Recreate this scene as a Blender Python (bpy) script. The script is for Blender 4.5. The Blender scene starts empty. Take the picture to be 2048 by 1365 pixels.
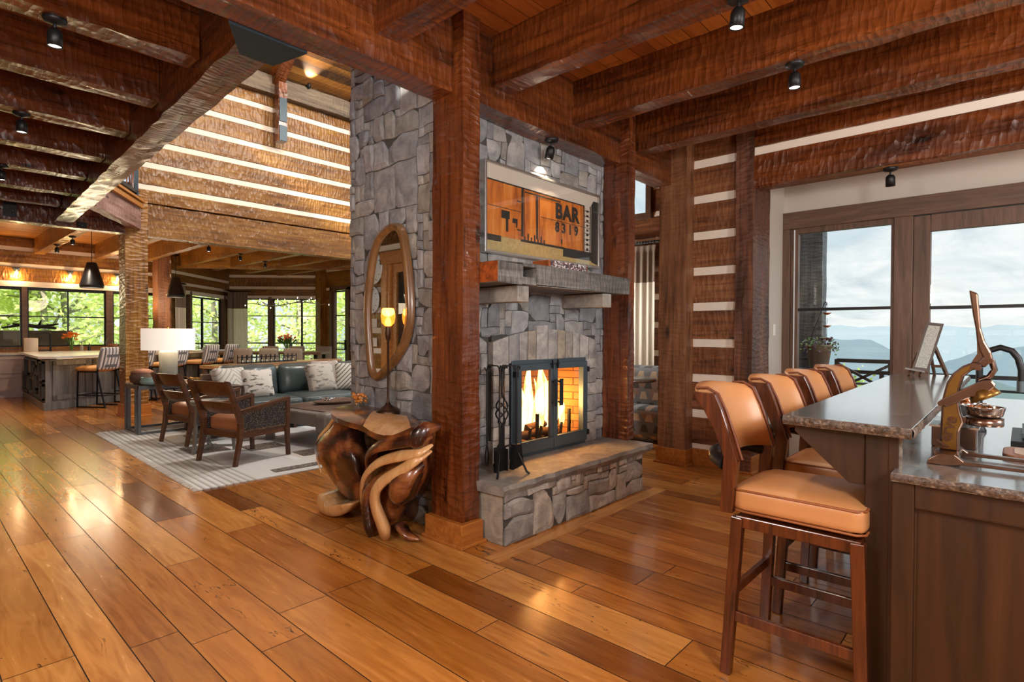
import bpy, math, random
from mathutils import Vector, Matrix, noise
PI = math.pi
D = bpy.data
SC = bpy.context.scene
COL = SC.collection
R = math.radians


# ------------------------------------------------------------------ mesh builder
class MB:
    def __init__(s):
        s.v = []; s.f = []; s.c = []; s.m = []; s.s = []

    def add(s, vs, fs, c=None, m=0, sm=False):
        o = len(s.v)
        s.v += [tuple(p) for p in vs]
        for f in fs:
            s.f.append([i + o for i in f]); s.c.append(c or (0, 0, 0)); s.m.append(m); s.s.append(sm)
        return s

    def box(s, x0, x1, y0, y1, z0, z1, c=None, m=0):
        v = [(x, y, z) for x in (x0, x1) for y in (y0, y1) for z in (z0, z1)]
        return s.add(v, [(0, 1, 3, 2), (4, 6, 7, 5), (0, 4, 5, 1), (2, 3, 7, 6), (0, 2, 6, 4), (1, 5, 7, 3)], c, m)

    def bar(s, a, b, w, h, up=(0, 0, 1), c=None, m=0, w2=None, h2=None):
        """a square bar from a to b, w wide and h high (tapering to w2, h2)"""
        a = Vector(a); b = Vector(b); t = (b - a).normalized(); u = Vector(up)
        x = t.cross(u)
        if x.length < 1e-4: x = t.cross(Vector((0, 1, 0)))
        x.normalize(); y = x.cross(t)
        w2 = w if w2 is None else w2; h2 = h if h2 is None else h2
        v = []
        for p, ww, hh in ((a, w, h), (b, w2, h2)):
            for i, j in ((-1, -1), (1, -1), (1, 1), (-1, 1)):
                v.append(p + x * (ww / 2 * i) + y * (hh / 2 * j))
        return s.add(v, [(3, 2, 1, 0), (4, 5, 6, 7), (0, 1, 5, 4), (1, 2, 6, 5), (2, 3, 7, 6), (3, 0, 4, 7)], c, m)

    def tube(s, pts, r, n=8, caps=True, c=None, m=0, flat=1.0, closed=False, up=None):
        pts = [Vector(p) for p in pts]; N = len(pts)
        rs = r if isinstance(r, (list, tuple)) else [r] * N
        T = []
        for i in range(N):
            if closed: t = pts[(i + 1) % N] - pts[i - 1]
            else: t = pts[min(i + 1, N - 1)] - pts[max(i - 1, 0)]
            T.append(t.normalized())
        nrm = Vector(up) if up else Vector((0, 0, 1))
        if abs(nrm.dot(T[0])) > .95: nrm = Vector((1, 0, 0))
        vs = []
        for i in range(N):
            nrm = (nrm - T[i] * nrm.dot(T[i])).normalized(); b = T[i].cross(nrm)
            for k in range(n):
                a = 2 * PI * k / n
                vs.append(pts[i] + (nrm * math.cos(a) * flat + b * math.sin(a)) * rs[i])
        fs = []
        for i in range(N if closed else N - 1):
            j = (i + 1) % N
            for k in range(n):
                fs.append((i * n + k, i * n + (k + 1) % n, j * n + (k + 1) % n, j * n + k))
        s.add(vs, fs, c, m, True)
        if caps and not closed:
            s.add(vs[:n], [list(range(n))[::-1]], c, m); s.add(vs[-n:], [list(range(n))], c, m)
        return s

    def lathe(s, prof, ctr=(0, 0, 0), n=20, c=None, m=0, ax='z', caps=True):
        vs = []
        for r, h in prof:
            for k in range(n):
                a = 2 * PI * k / n; p = (r * math.cos(a), r * math.sin(a), h)
                if ax == 'x': p = (p[2], p[0], p[1])
                if ax == 'y': p = (p[1], p[2], p[0])
                vs.append((p[0] + ctr[0], p[1] + ctr[1], p[2] + ctr[2]))
        fs = []
        for i in range(len(prof) - 1):
            for k in range(n):
                fs.append((i * n + k, i * n + (k + 1) % n, (i + 1) * n + (k + 1) % n, (i + 1) * n + k))
        s.add(vs, fs, c, m, True)
        if caps:
            if prof[0][0] > 1e-4: s.add(vs[:n], [list(range(n))[::-1]], c, m)
            if prof[-1][0] > 1e-4: s.add(vs[-n:], [list(range(n))], c, m)
        return s

    def prism(s, poly, a, b, ax='x', c=None, m=0):
        """extrude a closed outline between a and b along ax ('x': outline is (y,z), 'y': (x,z), 'z': (x,y))"""
        n = len(poly)
        def P(p, t):
            return (t, p[0], p[1]) if ax == 'x' else (p[0], t, p[1]) if ax == 'y' else (p[0], p[1], t)
        vs = [P(p, a) for p in poly] + [P(p, b) for p in poly]
        return s.add(vs, [list(range(n))[::-1], [n + i for i in range(n)]] + [(i, (i + 1) % n, n + (i + 1) % n, n + i) for i in range(n)], c, m)

    def cush(s, x, y, z, sx, sy, sz, r=.04, puff=.02, n=8, c=None, m=0, rot=None, pinch=0):
        """a soft box centred at x,y,z (full sizes) with round edges and a crowned top and bottom"""
        h = (sx / 2, sy / 2, sz / 2); r = min(r, *h); vs = []; fs = []
        idx = {}
        def V(i, j, k):
            key = (i, j, k)
            if key not in idx:
                u = [-1 + 2 * t / n for t in key]
                p = Vector([u[t] * h[t] for t in range(3)])
                q = Vector([max(-(h[t] - r), min(h[t] - r, p[t])) for t in range(3)])
                d = p - q
                if d.length > 1e-9: p = q + d.normalized() * r
                th = min(range(3), key=lambda t: h[t])
                o = [t for t in range(3) if t != th]
                p[th] += (1 if u[th] > 0 else -1 if u[th] < 0 else 0) * abs(u[th]) * puff * (1 - u[o[0]] ** 2) * (1 - u[o[1]] ** 2)
                if pinch:
                    for a, b in ((o[0], o[1]), (o[1], o[0])): p[a] *= 1 - pinch * (1 - u[b] ** 2)
                idx[key] = len(vs); vs.append(p)
            return idx[key]
        for a in range(3):
            b, c2 = (a + 1) % 3, (a + 2) % 3
            for side in (0, n):
                for i in range(n):
                    for j in range(n):
                        q = []
                        for di, dj in ((0, 0), (1, 0), (1, 1), (0, 1)):
                            k = [0, 0, 0]; k[a] = side; k[b] = i + di; k[c2] = j + dj; q.append(V(*k))
                        fs.append(q if side else q[::-1])
        M = Matrix.Translation((x, y, z)) @ (rot.to_4x4() if rot else Matrix())
        return s.add([M @ p for p in vs], fs, c, m, True)

    def surf(s, rows, c=None, m=0, thick=None, close=False):
        """a grid surface through rows of points; thick pushes a back face along the given vector"""
        nr, nc = len(rows), len(rows[0]); vs = [Vector(p) for r_ in rows for p in r_]; fs = []
        for i in range(nr - 1):
            for j in range(nc if close else nc - 1):
                k = (j + 1) % nc
                fs.append((i * nc + j, i * nc + k, (i + 1) * nc + k, (i + 1) * nc + j))
        s.add(vs, fs, c, m, True)
        if thick is not None:
            t = Vector(thick); bv = [p + t for p in vs]
            s.add(bv, [f[::-1] for f in fs], c, m, True)
            ring = [j for j in range(nc)] + [i * nc + nc - 1 for i in range(1, nr)] + [(nr - 1) * nc + j for j in range(nc - 2, -1, -1)] + [i * nc for i in range(nr - 2, 0, -1)]
            n = len(ring)
            s.add([vs[i] for i in ring] + [bv[i] for i in ring], [(i, n + i, n + (i + 1) % n, (i + 1) % n) for i in range(n)], c, m)
        return s

    def move(s, M):
        s.v = [tuple(M @ Vector(p)) for p in s.v]; return s

    def mesh(s, name, mats):
        me = D.meshes.new(name); me.from_pydata(s.v, [], s.f); me.update()
        for mt in (mats if isinstance(mats, (list, tuple)) else [mats]): me.materials.append(mt)
        me.polygons.foreach_set('material_index', s.m); me.polygons.foreach_set('use_smooth', s.s)
        at = me.attributes.new('pv', 'FLOAT_COLOR', 'FACE')
        at.data.foreach_set('color', [x for c in s.c for x in (c[0], c[1], c[2], 1)])
        return me


def prop(o, label=None, cat=None, group=None, kind=None):
    if label: o['label'] = label
    if cat: o['category'] = cat
    if group: o['group'] = group
    if kind: o['kind'] = kind
    return o


def obj(name, mb, mats, parent=None, loc=None, rot=None, label=None, cat=None, group=None, kind=None, bev=0, sub=0, flip=True):
    me = mb.mesh(name, mats) if isinstance(mb, MB) else mb
    if flip and isinstance(mb, MB):
        import bmesh
        bm = bmesh.new(); bm.from_mesh(me); bmesh.ops.remove_doubles(bm, verts=bm.verts, dist=1e-5) if sub or bev else None
        bmesh.ops.recalc_face_normals(bm, faces=bm.faces); bm.to_mesh(me); bm.free()
    o = D.objects.new(name, me); COL.objects.link(o)
    if parent: o.parent = parent
    if loc: o.location = loc
    if rot: o.rotation_euler = rot
    if bev:
        b = o.modifiers.new('bevel', 'BEVEL'); b.width = bev; b.segments = 2; b.limit_method = 'ANGLE'; b.angle_limit = R(50)
    if sub:
        b = o.modifiers.new('subsurf', 'SUBSURF'); b.levels = sub; b.render_levels = sub
    return prop(o, label, cat, group, kind)


def thing(name, label, cat, loc=(0, 0, 0), rz=0, group=None, kind=None):
    o = D.objects.new(name, None); COL.objects.link(o); o.location = loc; o.rotation_euler = (0, 0, rz)
    o.empty_display_size = .1
    return prop(o, label, cat, group, kind)


def dup(root, loc=None, rz=None, label=None, group=None):
    def cp(o, par):
        c = o.copy(); COL.objects.link(c)
        if par: c.parent = par
        for ch in list(KIDS(o)): cp(ch, c)
        return c
    c = cp(root, None)
    if loc: c.location = loc
    if rz is not None: c.rotation_euler = (0, 0, rz)
    if label: c['label'] = label
    if group: c['group'] = group
    return c


def KIDS(o): return [x for x in COL.objects if x.parent == o]


# ------------------------------------------------------------------ materials
class NT:
    def __init__(s, name):
        s.mat = D.materials.new(name); s.mat.use_nodes = True; s.t = s.mat.node_tree
        s.b = s.t.nodes['Principled BSDF']; s.out = s.t.nodes['Material Output']

    def n(s, typ, props=None, **ins):
        nd = s.t.nodes.new('ShaderNode' + typ)
        for k, v in (props or {}).items(): setattr(nd, k, v)
        for k, v in ins.items(): s.set(nd, k.replace('_', ' '), v)
        return nd

    def set(s, nd, k, v):
        i = nd.inputs[int(k[1:])] if k[0] == '#' else nd.inputs[k]
        if hasattr(v, 'is_output'): s.t.links.new(v, i)
        elif isinstance(v, bpy.types.Node): s.t.links.new(v.outputs[0], i)
        elif isinstance(v, (tuple, list)) and len(v) == 3 and i.type == 'RGBA': i.default_value = (*v, 1)
        else: i.default_value = v

    def P(s, **k):
        for a, v in k.items(): s.set(s.b, a.replace('_', ' '), v)
        return s

    def math(s, op, a, b=0.0, clamp=False):
        nd = s.n('Math', {'operation': op, 'use_clamp': clamp}); s.set(nd, '#0', a); s.set(nd, '#1', b); return nd.outputs[0]

    def ramp(s, fac, stops, interp='LINEAR'):
        nd = s.n('ValToRGB', Fac=fac); cr = nd.color_ramp; cr.interpolation = interp
        while len(cr.elements) < len(stops): cr.elements.new(.5)
        for e, (p, c) in zip(cr.elements, stops):
            e.position = p; e.color = (*c, 1) if not isinstance(c, (int, float)) else (c, c, c, 1)
        return nd.outputs[0]

    def mix(s, fac, a, b, mode='MIX'):
        nd = s.n('Mix', {'data_type': 'RGBA', 'blend_type': mode})
        s.set(nd, '#0', fac)
        for i, v in ((6, a), (7, b)):
            if hasattr(v, 'is_output'): s.t.links.new(v, nd.inputs[i])
            else: nd.inputs[i].default_value = (*v, 1)
        return nd.outputs[2]

    def co(s, scale=(1, 1, 1), off=None, rot=(0, 0, 0), src='Object'):
        tc = s.n('TexCoord').outputs[src]
        if off is not None:
            va = s.n('VectorMath', {'operation': 'ADD'}); s.set(va, '#0', tc); s.set(va, '#1', off); tc = va.outputs[0]
        mp = s.n('Mapping', Vector=tc); mp.inputs['Scale'].default_value = scale; mp.inputs['Rotation'].default_value = rot
        return mp.outputs[0]

    def noise(s, co, scale=5, detail=4, rough=.5, dist=0):
        return s.n('TexNoise', Vector=co, Scale=scale, Detail=detail, Roughness=rough, Distortion=dist).outputs[0]

    def bump(s, h, strength=.3, dist=.01, nrm=None):
        nd = s.n('Bump', Height=h, Strength=strength, Distance=dist)
        if nrm is not None: s.set(nd, 'Normal', nrm)
        return nd.outputs[0]


def srgb(h):
    c = [int(h[i:i + 2], 16) / 255 for i in (0, 2, 4)]
    return tuple(x / 12.92 if x <= .04045 else ((x + .055) / 1.055) ** 2.4 for x in c)


def plain(name, col, rough=.5, metal=0, var=.12, vs=6, bump=.0, bs=60, **k):
    t = NT(name); co = t.co()
    nz = t.noise(co, vs, 5)
    c = t.mix(nz, tuple(x * (1 - var) for x in col), tuple(min(1, x * (1 + var)) for x in col))
    t.P(Base_Color=c, Roughness=rough, Metallic=metal, **k)
    if bump: t.P(Normal=t.bump(t.noise(co, bs, 3), bump, .003))
    return t.mat


def emit(name, col, st):
    t = NT(name); t.P(Base_Color=(0, 0, 0), Emission_Color=col, Emission_Strength=st); return t.mat


def hewn(name, dark, mid, light, rough=.38, cut=.6, gs=1.0, spread=.25, coat=.0, ax=0, knots=True, cutsc=1.0):
    """hand-hewn timber: grain along local axis ax, knots, adze scallops across the grain"""
    t = NT(name)
    rnd = t.n('ObjectInfo').outputs['Random']
    off = t.n('CombineXYZ', X=t.math('MULTIPLY', rnd, 37.0), Y=t.math('MULTIPLY', rnd, 11.0)).outputs[0]
    def sc(a, b):
        q = [b, b, b]; q[ax] = a; return tuple(q)
    g = t.noise(t.co(sc(.9 * gs, 14 * gs), off), 1.6, 7, .62, .6)
    blot = t.noise(t.co(sc(.7, 2.6), off), 1.5, 3, .5)
    f = t.math('ADD', t.math('MULTIPLY', g, .65), t.math('MULTIPLY', blot, .45))
    col = t.ramp(f, [(.36, dark), (.54, mid), (.74, light)])
    bump_h = None
    if knots:
        kc = t.co(sc(1.0, 3.2), off)
        kn = t.n('TexVoronoi', Vector=kc, Scale=1.35).outputs['Distance']
        km = t.ramp(kn, [(.05, 1.0), (.13, 0.0)])
        col = t.mix(t.math('MULTIPLY', km, .85), col, tuple(x * .25 for x in dark))
        crk = t.noise(t.co(sc(.35, 5), off), 2.2, 2, .5, .3)
        cm = t.ramp(t.math('ABSOLUTE', t.math('SUBTRACT', crk, .5)), [(.0, 1.0), (.006, 0.0)])
        cm = t.math('MULTIPLY', cm, t.ramp(blot, [(.5, 0.0), (.6, 1.0)]))
        col = t.mix(t.math('MULTIPLY', cm, .8), col, tuple(x * .2 for x in dark))
    hs = t.n('HueSaturation', Color=col)
    t.set(hs, 'Value', t.math('ADD', 1 - spread / 2, t.math('MULTIPLY', rnd, spread)))
    wob = t.n('VectorMath', {'operation': 'SCALE'}); t.set(wob, '#0', t.n('TexNoise', Vector=t.co((1, 1, 1), off), Scale=7.0, Detail=1.0).outputs['Color']); wob.inputs['Scale'].default_value = 1.1
    va = t.n('VectorMath', {'operation': 'ADD'}); t.set(va, '#0', t.co(sc(26 * cutsc, 8.5 * cutsc), off)); t.set(va, '#1', wob.outputs[0])
    vo = t.n('TexVoronoi', {'feature': 'F1'}, Vector=va.outputs[0], Scale=1.0, Randomness=.85).outputs['Distance']
    wv = t.noise(t.co(sc(40 * cutsc, 6 * cutsc), off), 1.0, 2, .5, .8)
    h = t.math('ADD', t.math('POWER', vo, 1.6), t.math('MULTIPLY', wv, .5))
    n1 = t.bump(h, min(1, cut * 1.25), .014)
    n2 = t.bump(g, .12, .004, n1)
    t.P(Base_Color=hs.outputs[0], Roughness=t.ramp(g, [(.3, rough * .8), (.7, min(1, rough * 1.25))]), Normal=n2, Coat_Weight=coat, Coat_Roughness=.2)
    return t.mat


def wood(name, dark, light, rough=.35, ax=0, coat=0, gs=1.0, bump=.1):
    t = NT(name)
    q = [12 * gs] * 3; q[ax] = 1.0 * gs
    rnd = t.n('ObjectInfo').outputs['Random']
    off = t.n('CombineXYZ', X=t.math('MULTIPLY', rnd, 7.0)).outputs[0]
    g = t.noise(t.co(tuple(q), off), 2.2, 6, .6, .8)
    t.P(Base_Color=t.ramp(g, [(.3, dark), (.7, light)]), Roughness=rough, Coat_Weight=coat, Coat_Roughness=.15, Normal=t.bump(g, bump, .003))
    return t.mat


def plankmat(name, cols, rough=.25, coat=.0, ax=1, gap=.003, bump=.08, crack=True, spec=.5):
    """boards whose own tone comes from the per-board attribute"""
    t = NT(name)
    at = t.n('Attribute', {'attribute_name': 'pv'})
    sp = t.n('SeparateColor', Color=at.outputs['Color'])
    r, g_, b_ = sp.outputs
    off = t.n('CombineXYZ', X=t.math('MULTIPLY', g_, 31.0), Y=t.math('MULTIPLY', b_, 17.0), Z=t.math('MULTIPLY', r, 9.0)).outputs[0]
    q = [9.0, 9.0, 9.0]; q[ax] = .9
    gr = t.noise(t.co(tuple(q), off), 2.0, 8, .62, 1.1)
    q2 = [3.2, 3.2, 3.2]; q2[ax] = .8
    bl = t.noise(t.co(tuple(q2), off), 1.6, 3, .5, .5)
    base = t.ramp(r, [(i / (len(cols) - 1), c) for i, c in enumerate(cols)])
    col = t.mix(t.ramp(gr, [(.36, 1.0), (.62, 0.0)]), base, t.mix(1.0, base, (.66, .56, .48), 'MULTIPLY'))
    col = t.mix(t.ramp(bl, [(.45, 0.0), (.75, .55)]), col, t.mix(1.0, base, (1.25, 1.2, 1.1), 'MULTIPLY'))
    if crack:
        q3 = [2.0, 2.0, 2.0]; q3[ax] = .4
        ck = t.noise(t.co(tuple(q3), off), 1.4, 5, .6, .4)
        cm = t.ramp(t.math('ABSOLUTE', t.math('SUBTRACT', ck, .5)), [(.0, 1.0), (.0028, 0.0)])
        cm = t.math('MULTIPLY', cm, t.ramp(bl, [(.56, 0.0), (.62, 1.0)]))
        q4 = [5.5, 5.5, 5.5]; q4[ax] = 1.8
        kn = t.n('TexVoronoi', Vector=t.co(tuple(q4), off), Scale=1.0).outputs['Distance']
        km = t.ramp(kn, [(.03, 1.0), (.10, 0.0)])
        km = t.math('MULTIPLY', km, t.ramp(b_, [(.62, 0.0), (.7, .8)]))
        wh = t.n('TexVoronoi', Vector=t.co((1, 1, 1), off), Scale=17.0).outputs['Distance']
        wm = t.math('MULTIPLY', t.ramp(wh, [(.05, 1.0), (.08, 0.0)]), t.ramp(bl, [(.55, 0.0), (.62, .8)]))
        m_ = t.math('MAXIMUM', t.math('MAXIMUM', cm, km), wm)
        col = t.mix(m_, col, (.02, .01, .006))
    t.P(Base_Color=col, Roughness=t.ramp(gr, [(.3, rough * .85), (.7, rough * 1.3)]), Coat_Weight=coat, Coat_Roughness=.12, Normal=t.bump(gr, bump, .004))
    t.P(Specular_IOR_Level=spec)
    return t.mat


def stonemat(name, cols, rough=.75, bump=.5):
    t = NT(name)
    at = t.n('Attribute', {'attribute_name': 'pv'})
    r, g_, b_ = t.n('SeparateColor', Color=at.outputs['Color']).outputs
    off = t.n('CombineXYZ', X=t.math('MULTIPLY', g_, 31.0), Y=t.math('MULTIPLY', b_, 17.0), Z=t.math('MULTIPLY', r, 9.0)).outputs[0]
    base = t.ramp(r, [(i / (len(cols) - 1), c) for i, c in enumerate(cols)])
    co = t.co((1, 1, 1), off)
    n1 = t.noise(co, 7, 8, .65, .8); n2 = t.noise(t.co((1, 1, 4), off), 12, 6, .7, 1.5)
    col = t.mix(t.ramp(n1, [(.38, 1.0), (.62, 0.0)]), base, t.mix(1.0, base, (.55, .55, .58), 'MULTIPLY'))
    col = t.mix(t.ramp(n2, [(.55, 0.0), (.75, .5)]), col, t.mix(1.0, base, (1.5, 1.42, 1.3), 'MULTIPLY'))
    col = t.mix(t.math('MULTIPLY', t.ramp(n2, [(.25, 1.0), (.4, 0.0)]), t.math('MULTIPLY', b_, .5)), col, srgb('6e5a45'))
    h = t.math('ADD', t.math('MULTIPLY', n1, .6), t.math('MULTIPLY', n2, .5))
    t.P(Base_Color=col, Roughness=rough, Normal=t.bump(h, bump, .015))
    return t.mat


rng = random.Random(7)


def plank_field(name, x0, x1, y0, y1, z, ax, wmin, wmax, lmin, lmax, mats, gap=.0022, up=True, kind='structure', holes=(), label=None, parent=None, frame=None):
    """boards laid along ax; every board carries its own random tone"""
    mb = MB(); a0, a1, b0, b1 = (x0, x1, y0, y1) if ax == 0 else (y0, y1, x0, x1)
    q = b0
    while q < b1 - .01:
        w = rng.uniform(wmin, wmax); p = a0 - rng.uniform(0, lmax * .7)
        while p < a1:
            L = rng.uniform(lmin, lmax); s0, s1 = max(p, a0), min(p + L, a1); e1 = min(q + w, b1)
            if s1 - s0 > .02:
                c = (rng.random(), rng.random(), rng.random())
                A = (s0 + gap, s1 - gap, q + gap, e1 - gap)
                r = A if ax == 0 else (A[2], A[3], A[0], A[1])
                v = [(r[0], r[2], z), (r[1], r[2], z), (r[1], r[3], z), (r[0], r[3], z)]
                if frame: v = [frame(*p_) for p_ in v]
                mb.add(v, [(0, 1, 2, 3) if up else (3, 2, 1, 0)], c)
            p += L
        q += w
    dz = -.004 if up else .004
    v = [(x0, y0, z + dz), (x1, y0, z + dz), (x1, y1, z + dz), (x0, y1, z + dz)]
    if frame: v = [frame(*p_) for p_ in v]
    mb.add(v, [(0, 1, 2, 3) if up else (3, 2, 1, 0)], None, 1)
    return obj(name, mb, mats, parent, kind=kind, flip=False, label=label)


def stones(mb, O, U, V, N, u0, u1, v0, v1, cell=.07, seed=1, skip=None, depth=.05, dmax=.035, gap=.0028, rough=.008, big=1.0, warp=.022, tone=(0, 1), mortar=True, rect=False, sizes=None):
    """irregular stone masonry on the plane O + u*U + v*V facing N"""
    rn = random.Random(seed); O, U, V, N = map(Vector, (O, U, V, N))
    nu = max(1, round((u1 - u0) / cell)); nv = max(1, round((v1 - v0) / cell)); cu = (u1 - u0) / nu; cv = (v1 - v0) / nv
    occ = [[False] * nv for _ in range(nu)]
    for i in range(nu):
        for j in range(nv):
            if skip and skip(u0 + (i + .5) * cu, v0 + (j + .5) * cv): occ[i][j] = True
    opts = sizes or [(5, 5), (4, 5), (5, 4), (4, 4), (5, 3), (4, 3), (3, 4), (3, 3), (5, 2), (4, 2), (3, 2), (2, 3), (4, 1), (3, 1), (2, 2), (2, 1), (1, 2), (1, 1)]
    wts = [1.0 / (1 + abs(a * b - 7) * .25) for a, b in opts]
    def W(u, v):
        if rect: k = .15
        else: k = 1
        ed = min(1, (u - u0) / .06, (u1 - u) / .06); ev = min(1, (v - v0) / .06, (v1 - v) / .06)
        a = noise.noise(Vector((u * 6 + seed, v * 6, 3.1))); b = noise.noise(Vector((u * 6, v * 6 + seed, 9.7)))
        return u + a * warp * 1.1 * k * max(0, ed), v + b * warp * 1.1 * k * max(0, ev)
    def place(i, j, w, h):
        for a in range(i, i + w):
            for b in range(j, j + h): occ[a][b] = True
        a0, b0, a1, b1 = u0 + i * cu, v0 + j * cv, u0 + (i + w) * cu, v0 + (j + h) * cv
        K = 4 if w * h < 4 else 6
        cs = [(rn.uniform(0, .28) if rn.random() < .3 and w * h > 3 else 0) for _ in range(4)]
        d0 = dmax * rn.uniform(.35, 1.0); tx, ty = rn.uniform(-.3, .3), rn.uniform(-.3, .3); so = rn.uniform(0, 50)
        pts = []; g = gap
        for jj in range(K + 1):
            row = []
            for ii in range(K + 1):
                s_, t_ = ii / K, jj / K; x, y = s_, t_
                for q, (qx, qy) in enumerate(((0, 0), (1, 0), (1, 1), (0, 1))):
                    dx, dy = abs(s_ - qx), abs(t_ - qy); dd = dx + dy
                    if cs[q] and dd < cs[q] * 1.6:
                        k = (cs[q] * 1.6 - dd) * .5; x += k * (1 if qx == 0 else -1); y += k * (1 if qy == 0 else -1)
                u = a0 + g + (a1 - a0 - 2 * g) * x; v = b0 + g + (b1 - b0 - 2 * g) * y; u, v = W(u, v)
                e = min(s_, 1 - s_, t_, 1 - t_)
                fall = 0 if e <= .001 else 1
                nz = noise.noise(Vector((u * 9 + so, v * 9, so))) * rough + noise.noise(Vector((u * 30 + so, v * 30, so))) * rough * .4
                d = (d0 * (1 + tx * (s_ - .5) + ty * (t_ - .5)) + nz) * (1 if fall else .62)
                row.append(O + U * u + V * v + N * d)
            pts.append(row)
        c = (tone[0] + (tone[1] - tone[0]) * rn.random(), rn.random(), rn.random())
        vs = [p for r_ in pts for p in r_]; n1 = K + 1
        fs = [(r_ * n1 + q, r_ * n1 + q + 1, (r_ + 1) * n1 + q + 1, (r_ + 1) * n1 + q) for r_ in range(K) for q in range(K)]
        mb.add(vs, fs, c, 0, False)
        ring = list(range(n1)) + [r_ * n1 + K for r_ in range(1, n1)] + [K * n1 + q for q in range(K - 1, -1, -1)] + [r_ * n1 for r_ in range(K - 1, 0, -1)]
        bk = [vs[q] - N * ((vs[q] - O).dot(N) + .02) for q in ring]; m = len(ring)
        mb.add([vs[q] for q in ring] + bk, [(q, q + m, (q + 1) % m + m, (q + 1) % m) for q in range(m)], c, 0)
    cells = [(i, j) for j in range(nv) for i in range(nu)]
    for (i, j) in cells:
        if occ[i][j]: continue
        fit = []
        for (w, h), wt in zip(opts, wts):
            if i + w <= nu and j + h <= nv and all(not occ[a][b] for a in range(i, i + w) for b in range(j, j + h)):
                fit.append(((w, h), wt * (big if w * h > 8 else 1)))
        w, h = rn.choices([f[0] for f in fit], [f[1] for f in fit])[0]
        place(i, j, w, h)
    if mortar:
        q = []
        for i in range(nu):
            for j in range(nv):
                if skip and skip(u0 + (i + .5) * cu, v0 + (j + .5) * cv): continue
                a0, b0, a1, b1 = u0 + i * cu, v0 + j * cv, u0 + (i + 1) * cu, v0 + (j + 1) * cv
                mb.add([O + U * a + V * b + N * .004 for a, b in ((a0, b0), (a1, b0), (a1, b1), (a0, b1))], [(0, 1, 2, 3)], (0, 0, 0), 1)
    return mb


def textmesh(txt, size, depth=.002, bold=.0, align='CENTER', spacing=1.0):
    cu = D.curves.new('txt', 'FONT'); cu.body = txt; cu.size = size; cu.extrude = depth; cu.offset = bold; cu.align_x = align; cu.space_character = spacing
    cu.resolution_u = 3
    o = D.objects.new('txt', cu); COL.objects.link(o)
    dg = bpy.context.evaluated_depsgraph_get(); me = D.meshes.new_from_object(o.evaluated_get(dg))
    D.objects.remove(o); mb = MB()
    mb.add([v.co.copy() for v in me.vertices], [list(p.vertices) for p in me.polygons]); D.meshes.remove(me)
    return mb
WORLD = 1.0
SUN = 9
EXPO = 0.15
G1 = 250
G2 = 480
# ------------------------------------------------------------------ palette
M = {}
M['beam'] = hewn('dark_hewn_timber', srgb('240f05'), srgb('5c2c0f'), srgb('864619'), rough=.30, cut=.6, coat=.6)
M['beamv'] = hewn('dark_hewn_post', srgb('2a1106'), srgb('612e12'), srgb('8a4a1f'), rough=.28, cut=.8, coat=.6)
M['log'] = hewn('golden_hewn_log', srgb('4a2a0c'), srgb('85561c'), srgb('a97d34'), rough=.36, cut=.8, spread=.3, cutsc=.8)
M['logd'] = hewn('brown_hewn_log', srgb('3d1f0e'), srgb('764626'), srgb('97653c'), rough=.5, cut=.35, spread=.2)
M['postd'] = hewn('dark_brown_post', srgb('22120c'), srgb('553222'), srgb('85553a'), rough=.5, cut=.5, spread=.1)
M['chink'] = plain('chinking', srgb('efe3d3'), .85, var=.04, bump=.2)
M['white'] = plain('white_plaster', srgb('e6e0d6'), .8, var=.02, bump=.05)
M['floor'] = plankmat('oak_floor', [srgb('6f3f17'), srgb('a9692a'), srgb('b87a38'), srgb('c48a47'), srgb('935a21'), srgb('b07230'), srgb('9f6427')], rough=.22, coat=.2)
M['gapdark'] = plain('floor_gap', (.02, .01, .006), .8)
M['ceil'] = plankmat('ceiling_boards', [srgb('8a4a1c'), srgb('a85f26'), srgb('b87331')], rough=.35, ax=0, crack=False)
M['ceilg'] = plankmat('pine_ceiling_boards', [srgb('b87430'), srgb('cf8e42'), srgb('dba055')], rough=.35, ax=0, crack=False)
M['trim'] = wood('brown_trim', srgb('463124'), srgb('6f5240'), .45)
M['trimv'] = wood('brown_trim_upright', srgb('463124'), srgb('6f5240'), .45, ax=2)
M['trimy'] = wood('brown_trim_long', srgb('463124'), srgb('6f5240'), .45, ax=1)
M['trimg'] = wood('golden_trim', srgb('9a5f2a'), srgb('c78a48'), .35)
M['base'] = wood('baseboard_wood', srgb('8f4f1d'), srgb('bd7a38'), .3, coat=.1)
M['stone'] = stonemat('grey_fieldstone', [srgb('868789'), srgb('9a9b9d'), srgb('b0b0b0'), srgb('a09b90'), srgb('92959a'), srgb('b8b4ac')])
M['stonew'] = stonemat('tan_fieldstone', [srgb('a19e99'), srgb('b8b4ad'), srgb('cac5bc'), srgb('b5a893'), srgb('a0a0a0'), srgb('c8c0b3')])
M['mortar'] = plain('dark_joint', srgb('4a4743'), .95)
M['slab'] = stonemat('hearth_flagstone', [srgb('8b8883'), srgb('a09c96')], rough=.6, bump=.35)
M['black'] = plain('black_iron', (.018, .018, .02), .42, .6, bump=.1)
M['steel'] = plain('grey_painted_steel', srgb('5d6970'), .38, .7)
M['bsteel'] = plain('blue_black_steel', srgb('26333b'), .4, .5)
M['glass'] = None


def glassmat(name, tint=(1, 1, 1), refl=.07, r=.0):
    t = NT(name); t.t.nodes.remove(t.b)
    tr = t.n('BsdfTransparent', Color=tint); gl = t.n('BsdfGlossy', Color=(1, 1, 1), Roughness=r)
    fr = t.n('LayerWeight', Blend=.5)
    mx = t.n('MixShader'); t.set(mx, '#0', t.math('ADD', .025, t.math('MULTIPLY', t.math('POWER', fr.outputs['Facing'], 4.0), .55))); t.set(mx, '#1', tr); t.set(mx, '#2', gl)
    t.t.links.new(mx.outputs[0], t.out.inputs[0]); return t.mat


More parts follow.
